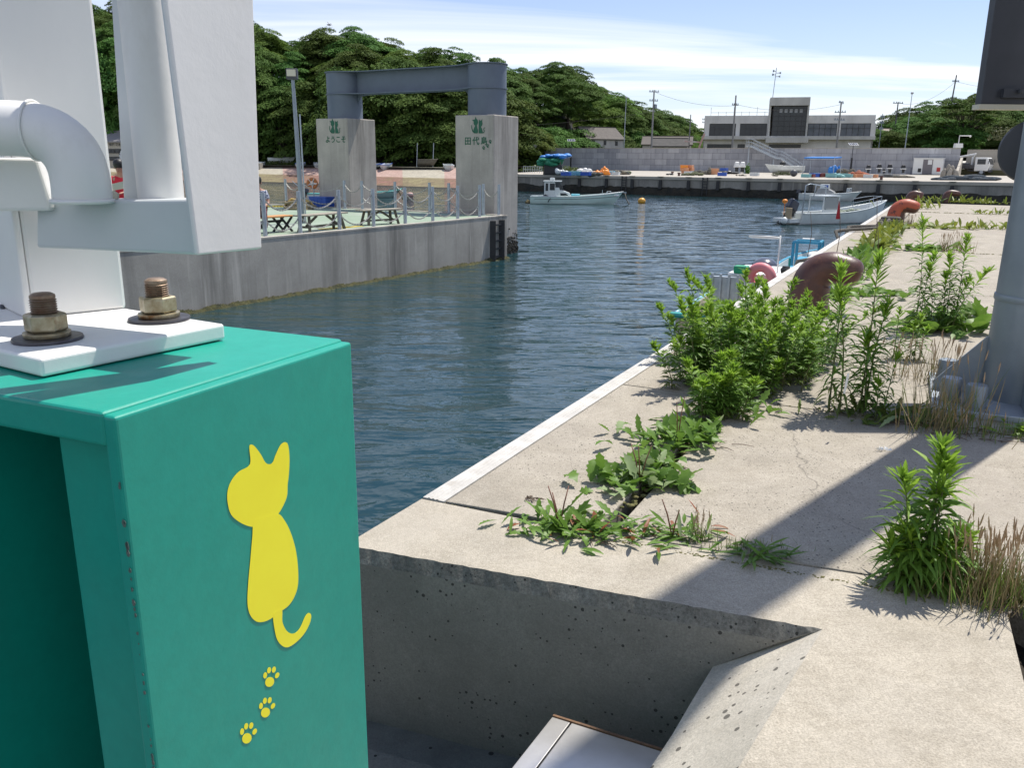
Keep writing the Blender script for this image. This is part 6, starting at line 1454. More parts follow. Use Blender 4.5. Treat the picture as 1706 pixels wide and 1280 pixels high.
q=MB(); q.ball((-.05,.55,1.15),(.15,.15,.12),12,8); q.tube([(-.05,.55,.4),(-.05,.55,1.1)],.02,6); q.build('orange_float',orangep,t,smooth=True)
q=MB(); q.tube([(.1,-.62,.5),(.15,-.65,2.0),(.5,-.6,2.08),(2.6,.4,1.9),(2.7,.4,.5)],.03,6); q.tube([(1.4,-.1,2.02),(1.3,-.1,1.4)],.025,6); q.build('frame_tube',galvl,t,smooth='all')
q=MB(); b=Q(24.3,-.35,-.0); q.prism([(0,0,0),(.16,0,0),(.05,0,.62)],(0,.02,0)); fo=q.build('red_flag',mat('red_cloth',(.5,.03,.04),rough=.8)); w0=wl(1396,398); w0=at(1399,352,-.6) if False else atY(1398,350,29.0); fo.location=w0-V((.08,0,.30)); tag(fo,'small red pennant on a thin stick beside the blue work boat','flag')
# --- far small boat under the quay (white with cabin)
p=onplane(1333,330,FQ(0,-1.5),FA); e=onplane(1434,330,FQ(0,-1.5),FA); p.z=e.z=WZ
t,rows=boat('fishing_boat','white fishing boat with a low dark topped cabin lying against the far quay',V((p.x,p.y,WZ)),math.atan2(e.y-p.y,e.x-p.x),(e-p).length,1.7,.50,.32,white_gel,white_gel,rake=.9); s=(e-p).length/101
q=MB(); q.prism([(26*s,-.5,.4),(62*s,-.45,.4),(56*s,-.4,.78),(46*s,-.4,1.0),(30*s,-.4,1.0)],(0,.9,0)); c_=q.build('cabin',mat('grey_cabin',(.22,.23,.24),(.3,.31,.31),scale=3,rough=.5),t,bevel=.03)
q=MB(); q.box(33*s,48*s,-.35,.35,1.0,1.38,taper=.03); q.build('wheelhouse_top',white_gel,c_,bevel=.03); q=MB(); q.box(41*s,47*s,-.36,-.345,1.12,1.30); q.build('window',bluep,c_)
q=MB(); q.tube([(78*s,-.2,.5),(78*s,-.2,1.05),(84*s,0,1.1),(84*s,0,.5)],.04,6); q.lathe([(.13,-.1),(.13,.1)],(80*s,0,.9),10,Matrix.Rotation(pi/2,3,'X')); q.build('net_hauler',galvl,t)
outboard(t,-.1,0,.5,.0,.9)
# --- near boat with life ring beside the quay
hd=math.atan2(QU.y,QU.x); bl=Q(10.3,-1.15,WZ)
t,rows=boat('work_boat','pale blue and cream work boat tied under the quay edge with a pink life ring',bl,hd,5.2,1.7,.72,.15,mat('cream_hull',(.50,.46,.36),(.42,.39,.31),scale=2,rough=.5),blue_gel,stripe=None,stern=.9,rake=.3)
q=MB(); torus(q,V((2.25,-.10,1.12)),.20,.085,Matrix.Rotation(pi/2,3,'Y')@Matrix.Rotation(.2,3,'X')); lr_=q.build('life_ring',pinkp,t,smooth='all')
q=MB(); q.box(2.3,3.8,-.5,.55,.55,1.18,taper=.04); q.box(2.1,2.2,-.3,.3,.5,1.05); q.build('engine_box',whitepl,t,bevel=.03)
q=MB(); q.tube([(2.7,-.3,1.1),(2.7,-.3,1.85)],.014,6); torus(q,V((2.8,0,1.80)),.26,.018,Matrix.Rotation(.12,3,'Y'),40,6); q.build('hoop_frame',whitepl,t,smooth='all')
q=MB(); q.ball((3.9,.15,1.12),(.28,.26,.20),20,10); q.build('grey_dome',mat('dark_glass_dome',(.08,.09,.12),rough=.25),t,smooth='all')
q=MB(); q.box(2.05,2.25,.1,.35,1.20,1.34); q.build('green_cap',greenp,t,bevel=.03)
q=MB(); q.tube([(1.6,-.62,.72),(1.6,-.62,1.35)],.05,8); q.lathe([(.075,0),(.09,.06),(.05,.12)],(1.6,-.62,1.32),12); q.build('post',black,t,smooth=True)
q=MB(); q.box(1.9,2.0,.2,.7,.55,1.15); 
for i in range(4): q.box(1.86,1.9,.2+i*.15,.24+i*.15,.5,1.2)
q.build('grey_rack',galvl,t); q=MB(); q.tube([(.9,.1,.3),(.8,.15,.75),(1.0,.3,.8),(1.2,.35,.3)],.035,6); q.build('dark_hose',netm,t,smooth='all')
q=MB(); q.tube([(2.35,-.55,.9),(2.35,-.55,1.5)],.02,6); q.tube([(.0,-.84,.74),(0,.84,.74)],.045,8); q.build('cross_tube',teal_gel,t)
# --- blue boat
bl=Q(17.2,-1.1,WZ)
t,rows=boat('work_boat','bright blue work boat under the quay edge beyond the one with the pink ring',bl,hd,5.4,1.6,.62,.2,white_gel,cyanp,rake=.3)
q=MB()
for x,y in ((1.6,-.2),(1.6,.4),(2.2,-.2),(2.2,.4)): q.tube([(x,y,.3),(x,y,1.25)],.035,6)
q.tube([(1.6,-.2,1.25),(1.6,.4,1.25),(2.2,.4,1.25),(2.2,-.2,1.25),(1.6,-.2,1.25)],.035,6); q.box(2.6,3.5,-.3,.5,.3,.72); q.build('blue_frame',cyanp,t)
q=MB(); q.box(.3,1.2,-.5,.5,.55,.72); q.build('blue_deck_box',cyanp,t,bevel=.03)
q=MB(); q.lathe([(.10,0),(.12,.2),(.05,.35)],(.9,-.25,.7),10); q.build('blue_motor',navy,t,smooth=True)
q=MB(); q.ball((2.9,.1,.82),(.22,.14,.10),12,7); q.box(4.3,4.5,.3,.6,1.0,1.12); q.build('white_bundle',whitepl,t,smooth=True)
# --- boats behind the pontoon
def qboat(lab,px,py,L,rz,mh,mr,**k): p=wl(px,py); return boat('small_boat',lab,V((p.x,p.y,WZ)),rz,L,1.5,.42,.3,mh,mr,**k)
t,_=qboat('white and teal small boat with an outboard, behind the life ring and left pillar',514,332,4.2,.1,white_gel,teal_gel); outboard(t,-.1,0,.45,.3,.9)
q=MB(); q.tube([(-.3,0,.6),(-1.2,0,1.4)],.03,6); q.build('tiller',galvl,t)
t,_=qboat('teal edged white boat floating between the two pillars',612,329,2.3*1.3,.35,mat('grey_green_hull',(.22,.30,.28),rough=.5),teal_gel,rake=1.0)
p=wl(683,328); t=thing('pink_buoy','faded pink oval buoy floating between the two pillars','buoy',V((p.x,p.y,WZ))); q=MB(); q.ball((0,0,.16),(.34,.24,.23),18,10); q.build('float',mat('faded_pink',(.50,.28,.26),(.42,.24,.22),scale=4,rough=.6),t,smooth='all')
q=MB(); a=atY(578,302,32.5) ; a=RB[4]+Zv*.9; b=wl(690,343); q.tube([a,a.lerp(b,.35)-Zv*.35,a.lerp(b,.7)-Zv*.3,b],.022,6); tag(q.build('mooring_rope',rope_m,smooth='all'),'slack pale rope running from the pontoon railing to the water between the pillars','rope')
# --- rowing boats drawn up on the slipway
rowm=[('white and blue rowing boat drawn up on the slipway just right of the floodlight post',503,272,.5),('white rowing boat on the slipway half hidden by the left pillar',529,272.5,.5),('blue and white rowing boat on the slipway at the right side of the left pillar',629,273,.5),('white and blue rowing boat on the slipway midway between the pillars',647,274,.45),('grey and white rowing boat low on the slipway beside the right pillar',745,277,.45),('white rowing boat on the slipway beside the white gate panel',436,272,.5)]
for lab,px,py,z in rowm:
    c=pdist(px,lerp_tab(sh,px)+12.5,.48); t,_=boat('rowing_boat',lab,c,-pi/2+random.uniform(-.3,.3),2.6,1.25,.42,.2,white_gel,bluep if 'blue' in lab else greyp,group='rowing boats drawn up on the slipway',seats=2); t.rotation_euler=(radians(0),radians(8),t.rotation_euler[2])
t,_=boat('rowing_boat','long white boat lying on a weedy heap left of the floodlight post',pdist(447,128,1.05),.05,4.0,1.2,.4,.2,white_gel,white_gel)
bush('bush','weedy heap with pale floats under the long white boat',pdist(462,127,.4),2.6,1.0,.75,bushm,500,.14,12)
t,_=boat('old_boat','old grey wooden boat on stands between two bare poles on the shore',pdist(696,113,.9),.05,2.6,1.3,.5,.1,wg,wg)
for px,lab in ((694,'thin bare pole left of the old grey boat on the shore'),(721,'thin bare pole right of the old grey boat on the shore')):
    b=pdist(px,114,.4); q=MB(); q.tube([b,V((b.x+.15,b.y,EYE+(hor(px)-240)/FOC*114))],.05,6); tag(q.build('bare_pole',galvl),lab,'pole')
# ================= FAR QUAY CLUTTER =================
def fq(px,py): p=at(px,py,0.01); return p
hdf=math.atan2(FU.y,FU.x)
# boat on the quay with blue canopy and hull
p=fq(1294,288.5); t,_=boat('boat_on_quay','white boat standing on the quay beneath the steel stairs with dark gear aboard',V((p.x,p.y,.45)),0,5.2,1.6,.5,.25,white_gel,white_gel,rake=.8); t.rotation_euler=(0,0,pi+.1); t.location=fq(1345,290)+V((0,2,.45))
q=MB(); q.box(1,4,-.3,.3,-.45,-.2); q.build('trestle',wood,t); q=MB(); q.ball((2.8,0,.85),(.45,.3,.3),8,6); q.build('covered_engine',black,t,smooth=True)
a=fq(1337,290); t=thing('blue_canopy','flat blue canopy on thin posts over boats and tubs on the far quay','canopy',a); e=fq(1388,291); hh=1.95
q=MB(); ax_=(e-a).normalized(); nx_=V((-ax_.y,ax_.x,0)); L=(e-a).length
for k in (0,1):
    for w_ in (0,1.6): q.beam(a+ax_*L*k+nx_*w_,a+ax_*L*k+nx_*w_+V((0,0,hh+(.5 if k and not w_ else 0))),.06)
q.build('canopy_posts',galvl,t,world=True); q=MB(); q.prism([a+V((0,0,hh)),a+ax_*L+V((0,0,hh)),a+ax_*L+nx_*1.6+V((0,0,hh+.1)),a+nx_*1.6+V((0,0,hh+.1))],(0,0,.16)); q.build('canopy_sheet',tarpb,t,world=True,bevel=.03)
def heap(name,lab,px,py,w_,h,mt,cat,n=14,seed=0,dep=.6,group=None,d=0):
    rr=random.Random(seed+px); c=fq(px,py)+V((0,d,0)); q=MB()
    for i in range(n):
        x=rr.uniform(-.5,.5)*w_; q.ball(c+V((x,rr.uniform(-dep,dep)*.5,h*rr.uniform(.1,.62)*(1-abs(x/w_)))),(w_*rr.uniform(.12,.26),dep*rr.uniform(.2,.4),h*rr.uniform(.2,.42)),9,6)
    return tag(q.build(name,mt,smooth='all'),lab,cat,group)
heap('tarp_bundle','crumpled bright blue tarpaulin bundle at the right end of the blue canopy',1390,289,1.5,1.5,tarpb,'tarpaulin',16,1)
# green/blue covered stand at left
c=fq(919,291.5); t=thing('covered_stand','stand draped in blue sheet and green netting at the far quay left end','stand',c)
q=MB()
for x,y in ((-.8,-.4),(.9,-.4),(-.8,.6),(.9,.6)): q.beam(c+V((x,y,0)),c+V((x*.9,y,1.5)),.10)
q.build('legs',wg,t,world=True); q=MB(); q.box(-.9,.9,-.5,.6,0,1.0,Matrix.Translation(c+V((.1,0,0)))); q.build('dark_engine',black,t,world=True,bevel=.1)
rs=random.Random(3); q=MB()
for i in range(22): q.ball(c+V((rs.uniform(-1.1,.8),rs.uniform(-.6,.5),rs.uniform(1.0,1.55))),(rs.uniform(.3,.6),.4,rs.uniform(.15,.3)),8,6)
q.build('green_net',tarpg,t,world=True,smooth='all'); q=MB()
for i in range(22): q.ball(c+V((rs.uniform(-.9,1.7),rs.uniform(-.6,.5),rs.uniform(1.72,1.95))),(rs.uniform(.3,.5),.45,rs.uniform(.10,.2)),8,6)
q.build('blue_sheet',tarpb,t,world=True,smooth='all')
# crates, tubs, barrels
def crate_proto():
    t=thing('fish_crate','','crate'); q=MB(); w_,d_,h=.38,.26,.32
    q.box(-w_,w_,-d_,-d_+.03,.02,h); q.box(-w_,w_,d_-.03,d_,.02,h); q.box(-w_,-w_+.03,-d_+.03,d_-.03,.02,h); q.box(w_-.03,w_,-d_+.03,d_-.03,.02,h); q.box(-w_+.03,w_-.03,-d_+.03,d_-.03,.02,.05); q.box(-w_-.02,w_+.02,-d_-.02,-d_,h-.04,h+.0); q.box(-w_-.02,w_+.02,d_,d_+.02,h-.04,h)
    return t,q
cols=[('blue',bluep),('pale blue',mat('pale_blue_plastic',(.14,.34,.48),(.18,.40,.5),scale=3,rough=.6)),('orange',orangep),('grey',greyp),('white',whitepl),('teal',mat('pale_teal_plastic',(.20,.42,.42),rough=.6)),('red-brown',mat('red_brown_tub',(.20,.05,.04),rough=.6)),('pale orange',mat('pale_orange',(.62,.30,.16),rough=.6))]
cp={}
def crate(ci,px,py,lab,z=0,s=1,d=0):
    nm,mt=cols[ci]
    if ci not in cp: t,q=crate_proto(); q.build('crate_shell',mt,t,bevel=.01); cp[ci]=t; o=t
    else: o=copy_tree(cp[ci])
    p=fq(px,py); place(o,V((p.x,p.y+d,z+.012)),hdf+random.uniform(-.4,.4),lab,s,'crates and tubs on the far quay'); return o
rs=random.Random(11)
L1=[(0,943,293,'at the left end of the heap beside the grey boxes'),(1,951,292.5,'second from the left of the heap'),(5,959,292,'in the left part of the heap'),(1,966,292.5,'left of the white bags'),(4,972,290.5,'behind the pale blue ones, left of centre'),(0,976,293,'in front at the centre of the heap'),(1,983,292.5,'right of the front blue one'),(4,976,289.5,'stacked at the back of the heap'),(3,989,291.5,'before the orange chair-like bundle'),(1,1016,291.5,'just right of the orange bundle'),(3,1026,292,'among the nets right of the orange bundle')]
for ci,px,py,w_ in L1: crate(ci,px,py,'%s fish crate %s'%(cols[ci][0],w_),0,rs.uniform(.95,1.35))
for ci,px,py,w_,z in ((7,1142,289.5,'lower left of the orange stack on the far quay',0),(3,1147,291,'grey one under the orange stack',0),(7,1140,289.5,'upper left of the orange stack',.34),(7,1149,289.5,'upper right of the orange stack',.34),(2,1139,289.5,'top left of the orange stack',.66),(7,1148,289.5,'top right of the orange stack',.66),(7,1190,291,'standing alone left of the blue barrel',0),(7,1190,291,'on top of the lone pale orange one',.33),(0,1203,293.5,'blue one at the quay edge with white rim',0),(0,1206,288.5,'blue one behind the edge one',.3),(3,1257,293.3,'small grey one alone near the quay edge',0)):
    crate(ci,px,py,'%s fish crate, %s'%(cols[ci][0],w_),z,1.15)
tubx=[(5,1343,296,'first from the left under the canopy'),(6,1350,296,'second under the canopy'),(0,1357,295.5,'third under the canopy'),(6,1364,295.5,'fourth under the canopy'),(1,1362,293,'behind the fourth under the canopy'),(6,1371,295.5,'fifth under the canopy'),(5,1385,296,'left of the pale sacks'),(5,1400,295.5,'right of the pale sacks, first'),(5,1408,295.5,'right of the pale sacks, second'),(5,1413,296,'right of the pale sacks, third'),(7,1420,296,'orange one before the solar lamp'),(7,1432,296,'pale orange one right of the solar lamp'),(6,1441,296,'dark one among the orange nets'),(3,1446,296.5,'grey one among the orange nets'),(7,1455,296.5,'last orange one on the right')]
for ci,px,py,w_ in tubx: crate(ci,px,py,'%s tub, %s'%(cols[ci][0],w_),0,rs.uniform(1.0,1.3))
heap('sack_heap','pale blue-grey sack heap between the teal tubs on the far quay',1392,296,1.3,.6,cols[5][1],'sacks')
heap('net_heap','orange net heap beside the blue crates at the left of the far quay',1004,291.8,1.5,.75,orangep,'nets',14)
heap('net_heap','upright orange bundle standing on the orange net heap',1006,291,.8,1.2,orangep,'nets',7)
heap('net_heap','tan net pile left of the orange bundle',993,293,1.3,.5,netm,'nets',12)
heap('net_heap','grey and white net pile right of the orange bundle',1030,291,1.8,.6,netm,'nets',14)
heap('net_heap','olive net pile at the right end of the left clutter',1040,290.5,1.4,.55,netgreen,'nets',12)
heap('white_bags','white bags piled at the back of the left clutter',975,289,1.6,.8,whitepl,'bags',10)
heap('grey_boxes','grey covered gear beside the covered stand',933,292,1.4,.9,greyp,'gear',6)
heap('net_heap','olive net heap before the orange crate stack',1155,292.5,1.8,.45,netgreen,'nets',12)
heap('net_heap','pale sack pile right of the orange crate stack',1168,290.5,1.7,.65,netm,'nets',12)
heap('net_heap','pointed pale sack left of the lone orange crates',1183,291,1.0,.95,netm,'nets',8)
heap('net_heap','dark nets right of the blue crates',1215,290,1.6,.55,black,'nets',10)
heap('net_heap','pale nets in front of the dark nets',1211,289.5,1.3,.45,whitepl,'nets',6)
heap('net_heap','small dark scraps near the quay edge below the covered motors',1234,293,.9,.22,netm,'nets',6)
heap('net_heap','dark scraps near the quay edge left of the orange stack',1116,291.5,.8,.25,black,'nets',5)
heap('net_heap','small dark scraps right of the lone grey crate',1290,293.5,.9,.18,netm,'nets',6)
heap('net_heap','red-orange nets spread right of the solar lamp',1427,294,2.0,.75,mat('red_orange_net',(.45,.12,.05),(.3,.14,.10),scale=3,rough=.9),'nets',14)
heap('net_heap','tan sacks at the foot of the right solar lamp',1410,290,2.0,1.1,netm,'nets',14)
heap('net_heap','dark grey net row right of the orange tubs',1478,295.5,3.0,.42,mat('dark_grey_net',(.08,.09,.10),(.14,.14,.14),scale=3,rough=.9),'nets',18)
heap('net_heap','flat tan net pile right of the covered motors',1500,296,2.2,.35,netm,'nets',12)
heap('net_heap','dark blue net heap at the quay edge before the truck',1610,300.5,4.6,.62,mat('dark_blue_net',(.05,.07,.09),(.09,.10,.11),scale=3,rough=.95,bump=1,bscale=8,bdist=.1),'nets',28)
heap('net_heap','pale heaped net slung from the crane left of the truck',1590,297.5,1.2,1.7,mat('tan_net',(.34,.31,.26),(.24,.22,.19),scale=4,rough=.95),'nets',14,d=1)
p=fq(1322,294); t=thing('float_ball','dark grey round float left of the blue canopy','float',p); q=MB(); q.ball((0,0,.35),(.38,.38,.36),16,10); q.build('float',darkg,t,smooth='all')
# covered outboard motors on stands
mp_=None
mots=[(1226.5,289.5,'white topped outboard motor on a stand, left of a pair by the stair post',1.15),(1236,289.5,'white topped outboard motor on a stand, right of a pair by the stair post',1.15),(1445.5,291,'dark outboard motor on a stand, first right of the solar lamp',.95),(1463.5,290.5,'black and white outboard motor on a stand, second right of the solar lamp',1.05),(1472,291,'small dark blue outboard motor between two black and white ones',.6),(1481,290.5,'black and white outboard motor on a stand, third right of the solar lamp',1.05),(1503.5,291,'black and white outboard motor on a stand nearest the white shed',1.0)]
def motor_proto():
    t=thing('outboard_motor','','outboard motor'); q=MB(); q.box(-.30,.30,-.22,.22,.78,1.28,taper=.08); c_=q.build('cowl',black,t,bevel=.10,seg=3)
    q=MB(); q.box(-.32,.32,-.235,.235,.70,.82); q.build('white_band',whitepl,t,bevel=.03)
    q=MB(); q.box(-.2,.2,-.12,.12,.25,.72); q.build('motor_leg',black,t,bevel=.03)
    q=MB()
    for x in (-.28,.28): q.beam((x,-.2,.0),(x*.6,0,.75),.05); q.beam((x,.2,0),(x*.6,0,.75),.05)
    q.beam((-.3,-.2,.05),(.3,-.2,.05),.05); q.build('stand',galvl,t); return t
pm_=motor_proto(); pw=None
for i,(px,py,lab,s) in enumerate(mots):
    if i==0: 
        o=pm_
    else: o=copy_tree(pm_)
    if i==0: pass
    place(o,fq(px,py),0,lab,s,'outboard motors on stands on the far quay')
for o in [x for x in COL.objects if x.parent is None and 'white topped outboard' in str(x.get('label',''))]:
    if 1:
        for ch in o.children:
            if ch.name.startswith('cowl'):
                ch.data=ch.data.copy(); ch.data.materials[0]=whitepl
q=MB(); b=fq(1244,289.5); 
tag(bush('bush','dark green leafy weed by the stair post beside the white topped motors',b,.5,.4,1.2,lm,300,.12,31),None,None)
# crane arm and truck
def truck(lab,loc,rz,cat='truck',bed=True):
    t=thing('light_truck',lab,cat,loc,rz); q=MB(); q.prism([(0,-.85,.45),(1.3,-.85,.45),(1.5,-.85,1.1),(1.15,-.85,1.85),(0,-.85,1.85)][::1],(0,1.7,0)); c_=q.build('cab',whitepl,t,bevel=.07)
    q=MB(); q.prism([(1.49,-.72,1.14),(1.49,.72,1.14),(1.2,.66,1.72),(1.2,-.66,1.72)],(.03,0,.01)); q.build('windshield',glassd,c_); 
    for s_ in (-1,1): q=MB(); q.box(.25,1.05,s_*.86-.01,s_*.86+.01,1.15,1.68); q.build('window',glassd,c_); q=MB(); q.box(1.42,1.52,s_*.6-.13,s_*.6+.13,.62,.80); q.build('headlight',lampc,c_); q=MB(); q.tube([(1.3,s_*.9,1.2),(1.4,s_*1.08,1.4),(1.4,s_*1.08,1.65)],.03,6); q.build('mirror',black,c_)
    q=MB(); q.box(1.40,1.56,-.8,.8,.35,.55); q.build('bumper',darkg,c_)
    q=MB(); q.box(-3.0,-.05,-.88,.88,.70,.80); q.box(-3.0,-.05,-.88,-.82,.80,1.1); q.box(-3,-.05,.82,.88,.80,1.1); q.box(-3.0,1.3,-.35,.35,.42,.62); q.build('bed',darkg,t,bevel=.01)
    for x in (.75,-2.2):
        for s_ in (-1,1): q=MB(); q.lathe([(.33,-.1),(.35,-.06),(.35,.06),(.33,.1)],(x,s_*.74,.35),18,Matrix.Rotation(pi/2,3,'X')); w_=q.build('wheel',black,t,smooth=True); q=MB(); q.lathe([(.18,-.11),(.18,.11)],(x,s_*.74,.35),14,Matrix.Rotation(pi/2,3,'X')); q.build('rim',galvl,w_)
    return t
p=fq(1648,292.5); t=truck('white flatbed truck with a loading crane parked before the pale ramp wall',V((p.x-.5,p.y+2.5,0)),-.75); t.scale=(1.25,)*3
q=MB(); q.tube([(-.5,0,.8),(-.5,0,1.9),(-.2,0,2.2),(3.2-6.0,.4,1.7)],.11,8); q.build('crane_arm',whitepl,t,smooth=True); q=MB(); q.box(-2.4,-.6,-.6,.6,.82,1.3,taper=.1); q.build('cargo',darkg,t,bevel=.08)
F0=pdist(206,124,.45); truck('small white truck parked at the beige fishery building, seen between the white posts',V((F0.x+1.2,F0.y,.5)),pi+.1)
# low house objects: barrels near slip
for px,py,lab in ((1120,291,'small dark mooring cleat near the quay edge left of the orange stack'),(1468,299.5,'small dark mooring cleat on the quay edge right of the canopy'),(1131,293,'small tan cleat on the quay edge below the orange stack')):
    c=fq(px,py); q=MB(); q.lathe([(.16,0),(.12,.05),(.12,.22),(.19,.28),(.17,.34)],c,12); tag(q.build('cleat',rust,smooth=True),lab,'cleat')
# jetty railing at left curved quay end
q=MB(); a=pdist(872,100,.05); b=pdist(903,96,.05)
for i in range(9): p=a.lerp(b,i/8); q.beam(p,p+Zv*.75,.05)
q.beam(a+Zv*.7,b+Zv*.7,.05); q.beam(a+Zv*.35,b+Zv*.35,.05); tag(q.build('railing',galvl),'short grey railing on the quay end behind the right pillar','railing')
# gull
g_=V(atY(548,41,60)); q=MB(); q.ball((0,0,0),(.16,.05,.05),10,6); 
for s_ in (-1,1): q.add([(.05,0,.02),(-.05,0,.02),(-.02,s_*.3,.14),(.03,s_*.3,.15),(-.06,s_*.6,.06),(-.02,s_*.62,.06)],[(0,1,2,3),(3,2,4,5)])
o=q.build('seagull',mat('gull_grey',(.25,.25,.26),rough=.8),smooth=True); o.location=g_; o.rotation_euler=(.3,0,.6); tag(o,'small seagull gliding high over the forest','bird')
# ================= PEOPLE =================
skin=mat('skin',(.42,.23,.16),(.38,.20,.14),scale=20,rough=.55); hair=mat('black_hair',(.012,.011,.010),rough=.5)
def skinmesh(name,verts,edges,radii,mt,parent,sub=2,root=0):
    me=bpy.data.meshes.new(name); me.from_pydata([tuple(v) for v in verts],edges,[]); me.materials.append(mt); o=bpy.data.objects.new(name,me); COL.objects.link(o); o.parent=parent
    m_=o.modifiers.new('skin','SKIN'); m_.use_smooth_shade=True; ly=me.skin_vertices[0].data if me.skin_vertices else None
    if ly is None:
        bm_=__import__('bmesh').new(); bm_.from_mesh(me); bm_.verts.layers.skin.verify(); bm_.to_mesh(me); bm_.free(); ly=me.skin_vertices[0].data
    for i,r in enumerate(radii): ly[i].radius=(r if hasattr(r,'__len__') else (r,r))
    ly[root].use_root=True; s=o.modifiers.new('subsurf','SUBSURF'); s.levels=sub; s.render_levels=sub
    dg=bpy.context.evaluated_depsgraph_get(); dg.update(); nm=bpy.data.meshes.new_from_object(o.evaluated_get(dg)); o.modifiers.clear(); o.data=nm
    return o
def person(lab,loc,rz,J,shirtm,trousm,extra=None):
    """J: joints dict; front is -y"""
    t=thing('person',lab,'person',loc,rz); j=J
    names=['pelvis','belly','chest','neck','head0','head1','sl','el','wl_','sr','er','wr','hl','kl','al','tl','hr','kr','ar','tr']
    rad=dict(pelvis=.125,belly=(.125,.10),chest=(.145,.105),neck=.055,head0=(.075,.085),head1=(.078,.092),sl=.062,el=.042,wl_=.028,sr=.062,er=.042,wr=.028,hl=.085,kl=.055,al=.038,tl=.035,hr=.085,kr=.055,ar=.038,tr=.035)
    E_=[('pelvis','belly'),('belly','chest'),('chest','neck'),('neck','head0'),('head0','head1'),('chest','sl'),('sl','el'),('el','wl_'),('chest','sr'),('sr','er'),('er','wr'),('pelvis','hl'),('hl','kl'),('kl','al'),('al','tl'),('pelvis','hr'),('hr','kr'),('kr','ar'),('ar','tr')]
    vs=[V(j[n]) for n in names]; R=[rad[n] for n in names]; ed=[(names.index(a),names.index(b)) for a,b in E_]
    for wn_,sd_ in (('wl_',-1),('wr',1)):   # palm and five fingers
        w_=V(j[wn_]); eb=V(j['el' if wn_=='wl_' else 'er']); d=(w_-eb).normalized(); sdv=d.cross(Zv).normalized() if abs(d.z)<.9 else V((1,0,0)); dn=d.cross(sdv)
        pi_=len(vs); vs.append(w_+d*.055); R.append((.034,.020)); ed.append((names.index(wn_),pi_))
        for k,(o_,l_) in enumerate(((-.028,.062),(-.010,.072),(.009,.068),(.027,.052))):
            a=len(vs); vs.append(w_+d*.085+sdv*o_); R.append(.010); ed.append((pi_,a)); vs.append(w_+d*(.085+l_*.55)+sdv*o_+dn*.010); R.append(.009); ed.append((a,a+1)); vs.append(w_+d*(.085+l_*.85)+sdv*o_+dn*.028); R.append(.007); ed.append((a+1,a+2))
        a=len(vs); vs.append(w_+d*.040-sdv*.040*sd_+dn*.008); R.append(.011); ed.append((pi_,a)); vs.append(w_+d*.075-sdv*.055*sd_+dn*.02); R.append(.009); ed.append((a,a+1))
    skinmesh('body',vs,ed,R,skin,t)
    def sub(nm,keys,es,sc_,mt_,root):
        skinmesh(nm,[V(j[k]) for k in keys],[(keys.index(a),keys.index(b)) for a,b in es],[tuple(x+sc_ for x in (rad[k] if hasattr(rad[k],'__len__') else (rad[k],rad[k]))) for k in keys],mt_,t)
    J2=dict(j); j['slv']=tuple(V(j['sl']).lerp(V(j['el']),.75)); j['srv']=tuple(V(j['sr']).lerp(V(j['er']),.75)); rad['slv']=.052; rad['srv']=.052; j['nk']=tuple(V(j['chest']).lerp(V(j['neck']),.55)); rad['nk']=.07
    sub('shirt',['belly','pelvis','chest','nk','sl','slv','sr','srv'],[('pelvis','belly'),('belly','chest'),('chest','nk'),('chest','sl'),('sl','slv'),('chest','sr'),('sr','srv')],.016,shirtm,0)
    j['alv']=tuple(V(j['kl']).lerp(V(j['al']),.93)); j['arv']=tuple(V(j['kr']).lerp(V(j['ar']),.93)); rad['alv']=rad['arv']=.045
    sub('trousers',['pelvis','hl','kl','alv','hr','kr','arv'],[('pelvis','hl'),('hl','kl'),('kl','alv'),('pelvis','hr'),('hr','kr'),('kr','arv')],.018,trousm,0)
    h0,h1=V(j['head0']),V(j['head1']); up=(h1-h0).normalized(); fwd=V((0,-1,0)); fwd=(fwd-up*fwd.dot(up)).normalized(); c=h0.lerp(h1,.5); sd_=up.cross(fwd)
    q=MB(); M3=Matrix((sd_,fwd,up)).transposed(); 
    pr=[(.02,-.10),(.072,-.07),(.098,-.02),(.104,.03),(.092,.08),(.055,.115),(.008,.125)]; q.lathe(pr,c-fwd*.030+up*.035,18,M3); q.build('hair',hair,t,smooth='all')
    q=MB(); q.tube([c+fwd*.085+up*.015,c+fwd*.108-up*.015,c+fwd*.095-up*.022],[.008,.013,.010],8); 
    for s_ in (-1,1): q.ball(c+sd_*s_*.088-up*.005,(.012,.02,.03),8,6)
    q.build('nose_and_ears',skin,t,smooth='all')
    q=MB()
    for s_ in (-1,1): q.ball(c+fwd*.088+sd_*s_*.032+up*.018,(.011,.008,.006),8,6)
    q.build('eyes',hair,t,smooth='all'); q=MB(); q.ball(c+fwd*.086-up*.05,(.024,.008,.006),8,6); q.build('mouth',mat('lips',(.35,.13,.11),rough=.5),t,smooth='all')
    for s_,an,to in ((-1,'al','tl'),(1,'ar','tr')): q=MB(); a=V(j[an]);b=V(j[to]); q.tube([a+V((0,.05,-.04)),a+V((0,0,-.045)),b+V((0,-.01,-.01)),b+V((0,-.06,-.01))],[.045,.05,.045,.03],10); q.build('shoe',black,t,smooth='all')
    return t
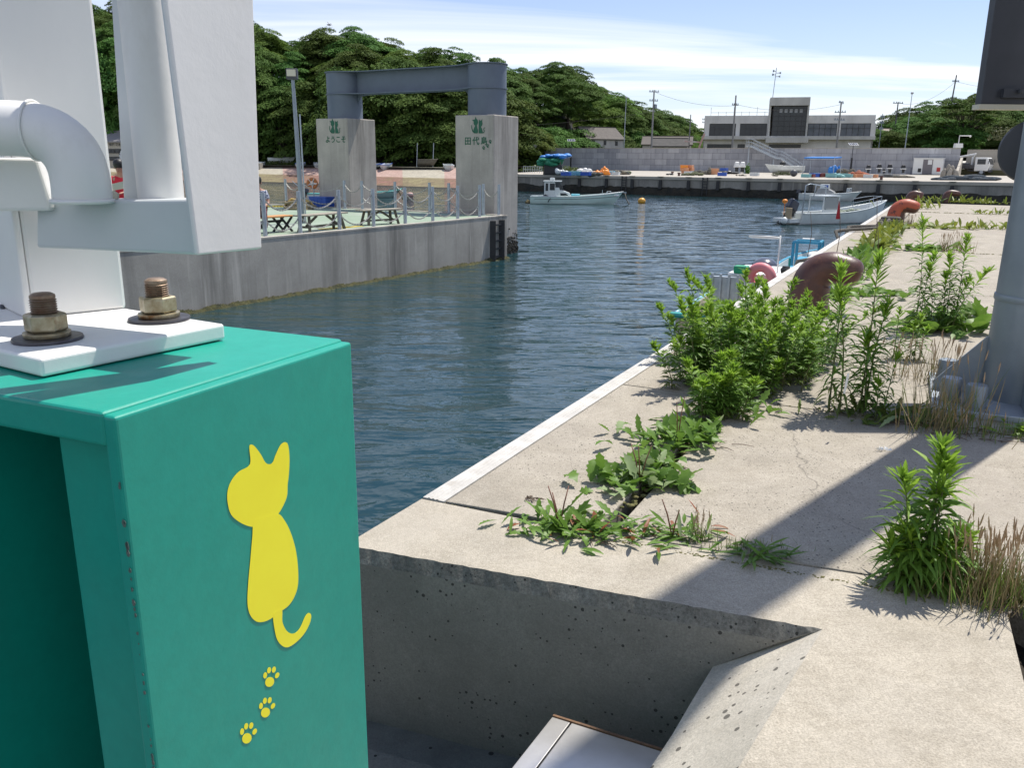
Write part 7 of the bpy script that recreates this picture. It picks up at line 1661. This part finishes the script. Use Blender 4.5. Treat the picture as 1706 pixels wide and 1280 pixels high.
st=dict(pelvis=(0,0,.93),belly=(0,-.02,1.08),chest=(0,-.05,1.32),neck=(0,-.09,1.48),head0=(0,-.14,1.56),head1=(0,-.19,1.66),sl=(-.17,-.05,1.38),el=(-.23,-.12,1.12),wl_=(-.13,-.34,1.10),sr=(.17,-.05,1.38),er=(.24,-.12,1.13),wr=(.12,-.34,1.12),hl=(-.09,0,.88),kl=(-.10,-.03,.48),al=(-.11,.02,.09),tl=(-.12,-.14,.04),hr=(.09,0,.88),kr=(.10,-.03,.48),ar=(.11,.02,.09),tr=(.12,-.14,.04))
m_loc=gq(200.5,16.9); pm2=person('man in a red shirt standing on the pontoon, head bowed over a white sheet',V((m_loc.x,m_loc.y,DZ+.003)),.12,st,mat('red_shirt',(.50,.015,.035),(.55,.02,.04),scale=9,rough=.8),mat('dark_trousers',(.035,.04,.055),rough=.85)); pm2.scale=(.96,)*3
t=thing('paper_sheet','white sheet of paper held in both hands by the man in the red shirt','paper',(m_loc.x,m_loc.y,DZ),.12)
q=MB(); q.prism([(-.16,-.42,1.10),(.20,-.42,1.17),(.22,-.60,1.30),(-.14,-.60,1.22)],(0,.001,-.002)); q.build('sheet',whitepl,t)
si=dict(pelvis=(0,0,.52),belly=(0,-.02,.66),chest=(0,-.04,.90),neck=(0,-.06,1.05),head0=(0,-.08,1.13),head1=(0,-.11,1.23),sl=(-.17,-.03,.96),el=(-.22,-.12,.72),wl_=(-.12,-.34,.64),sr=(.17,-.03,.96),er=(.22,-.12,.72),wr=(.12,-.34,.64),hl=(-.09,-.04,.50),kl=(-.11,-.44,.50),al=(-.11,-.42,.10),tl=(-.12,-.56,.05),hr=(.09,-.04,.50),kr=(.11,-.44,.50),ar=(.11,-.42,.10),tr=(.12,-.56,.05))
b=dk(417,391).lerp(dk(483,385),.22); sv=gq(425.5,b.y+.02)
person('person in a patterned top seated on the orange bench, half hidden by the white panel',V((sv.x,sv.y,DZ+.003)),.3,si,mat('patterned_top',(.45,.47,.52),(.06,.08,.16),scale=24,rough=.8,lo=.48,hi=.52),mat('dark_skirt',(.12,.03,.04),rough=.85))
print('objects',len(bpy.data.objects))
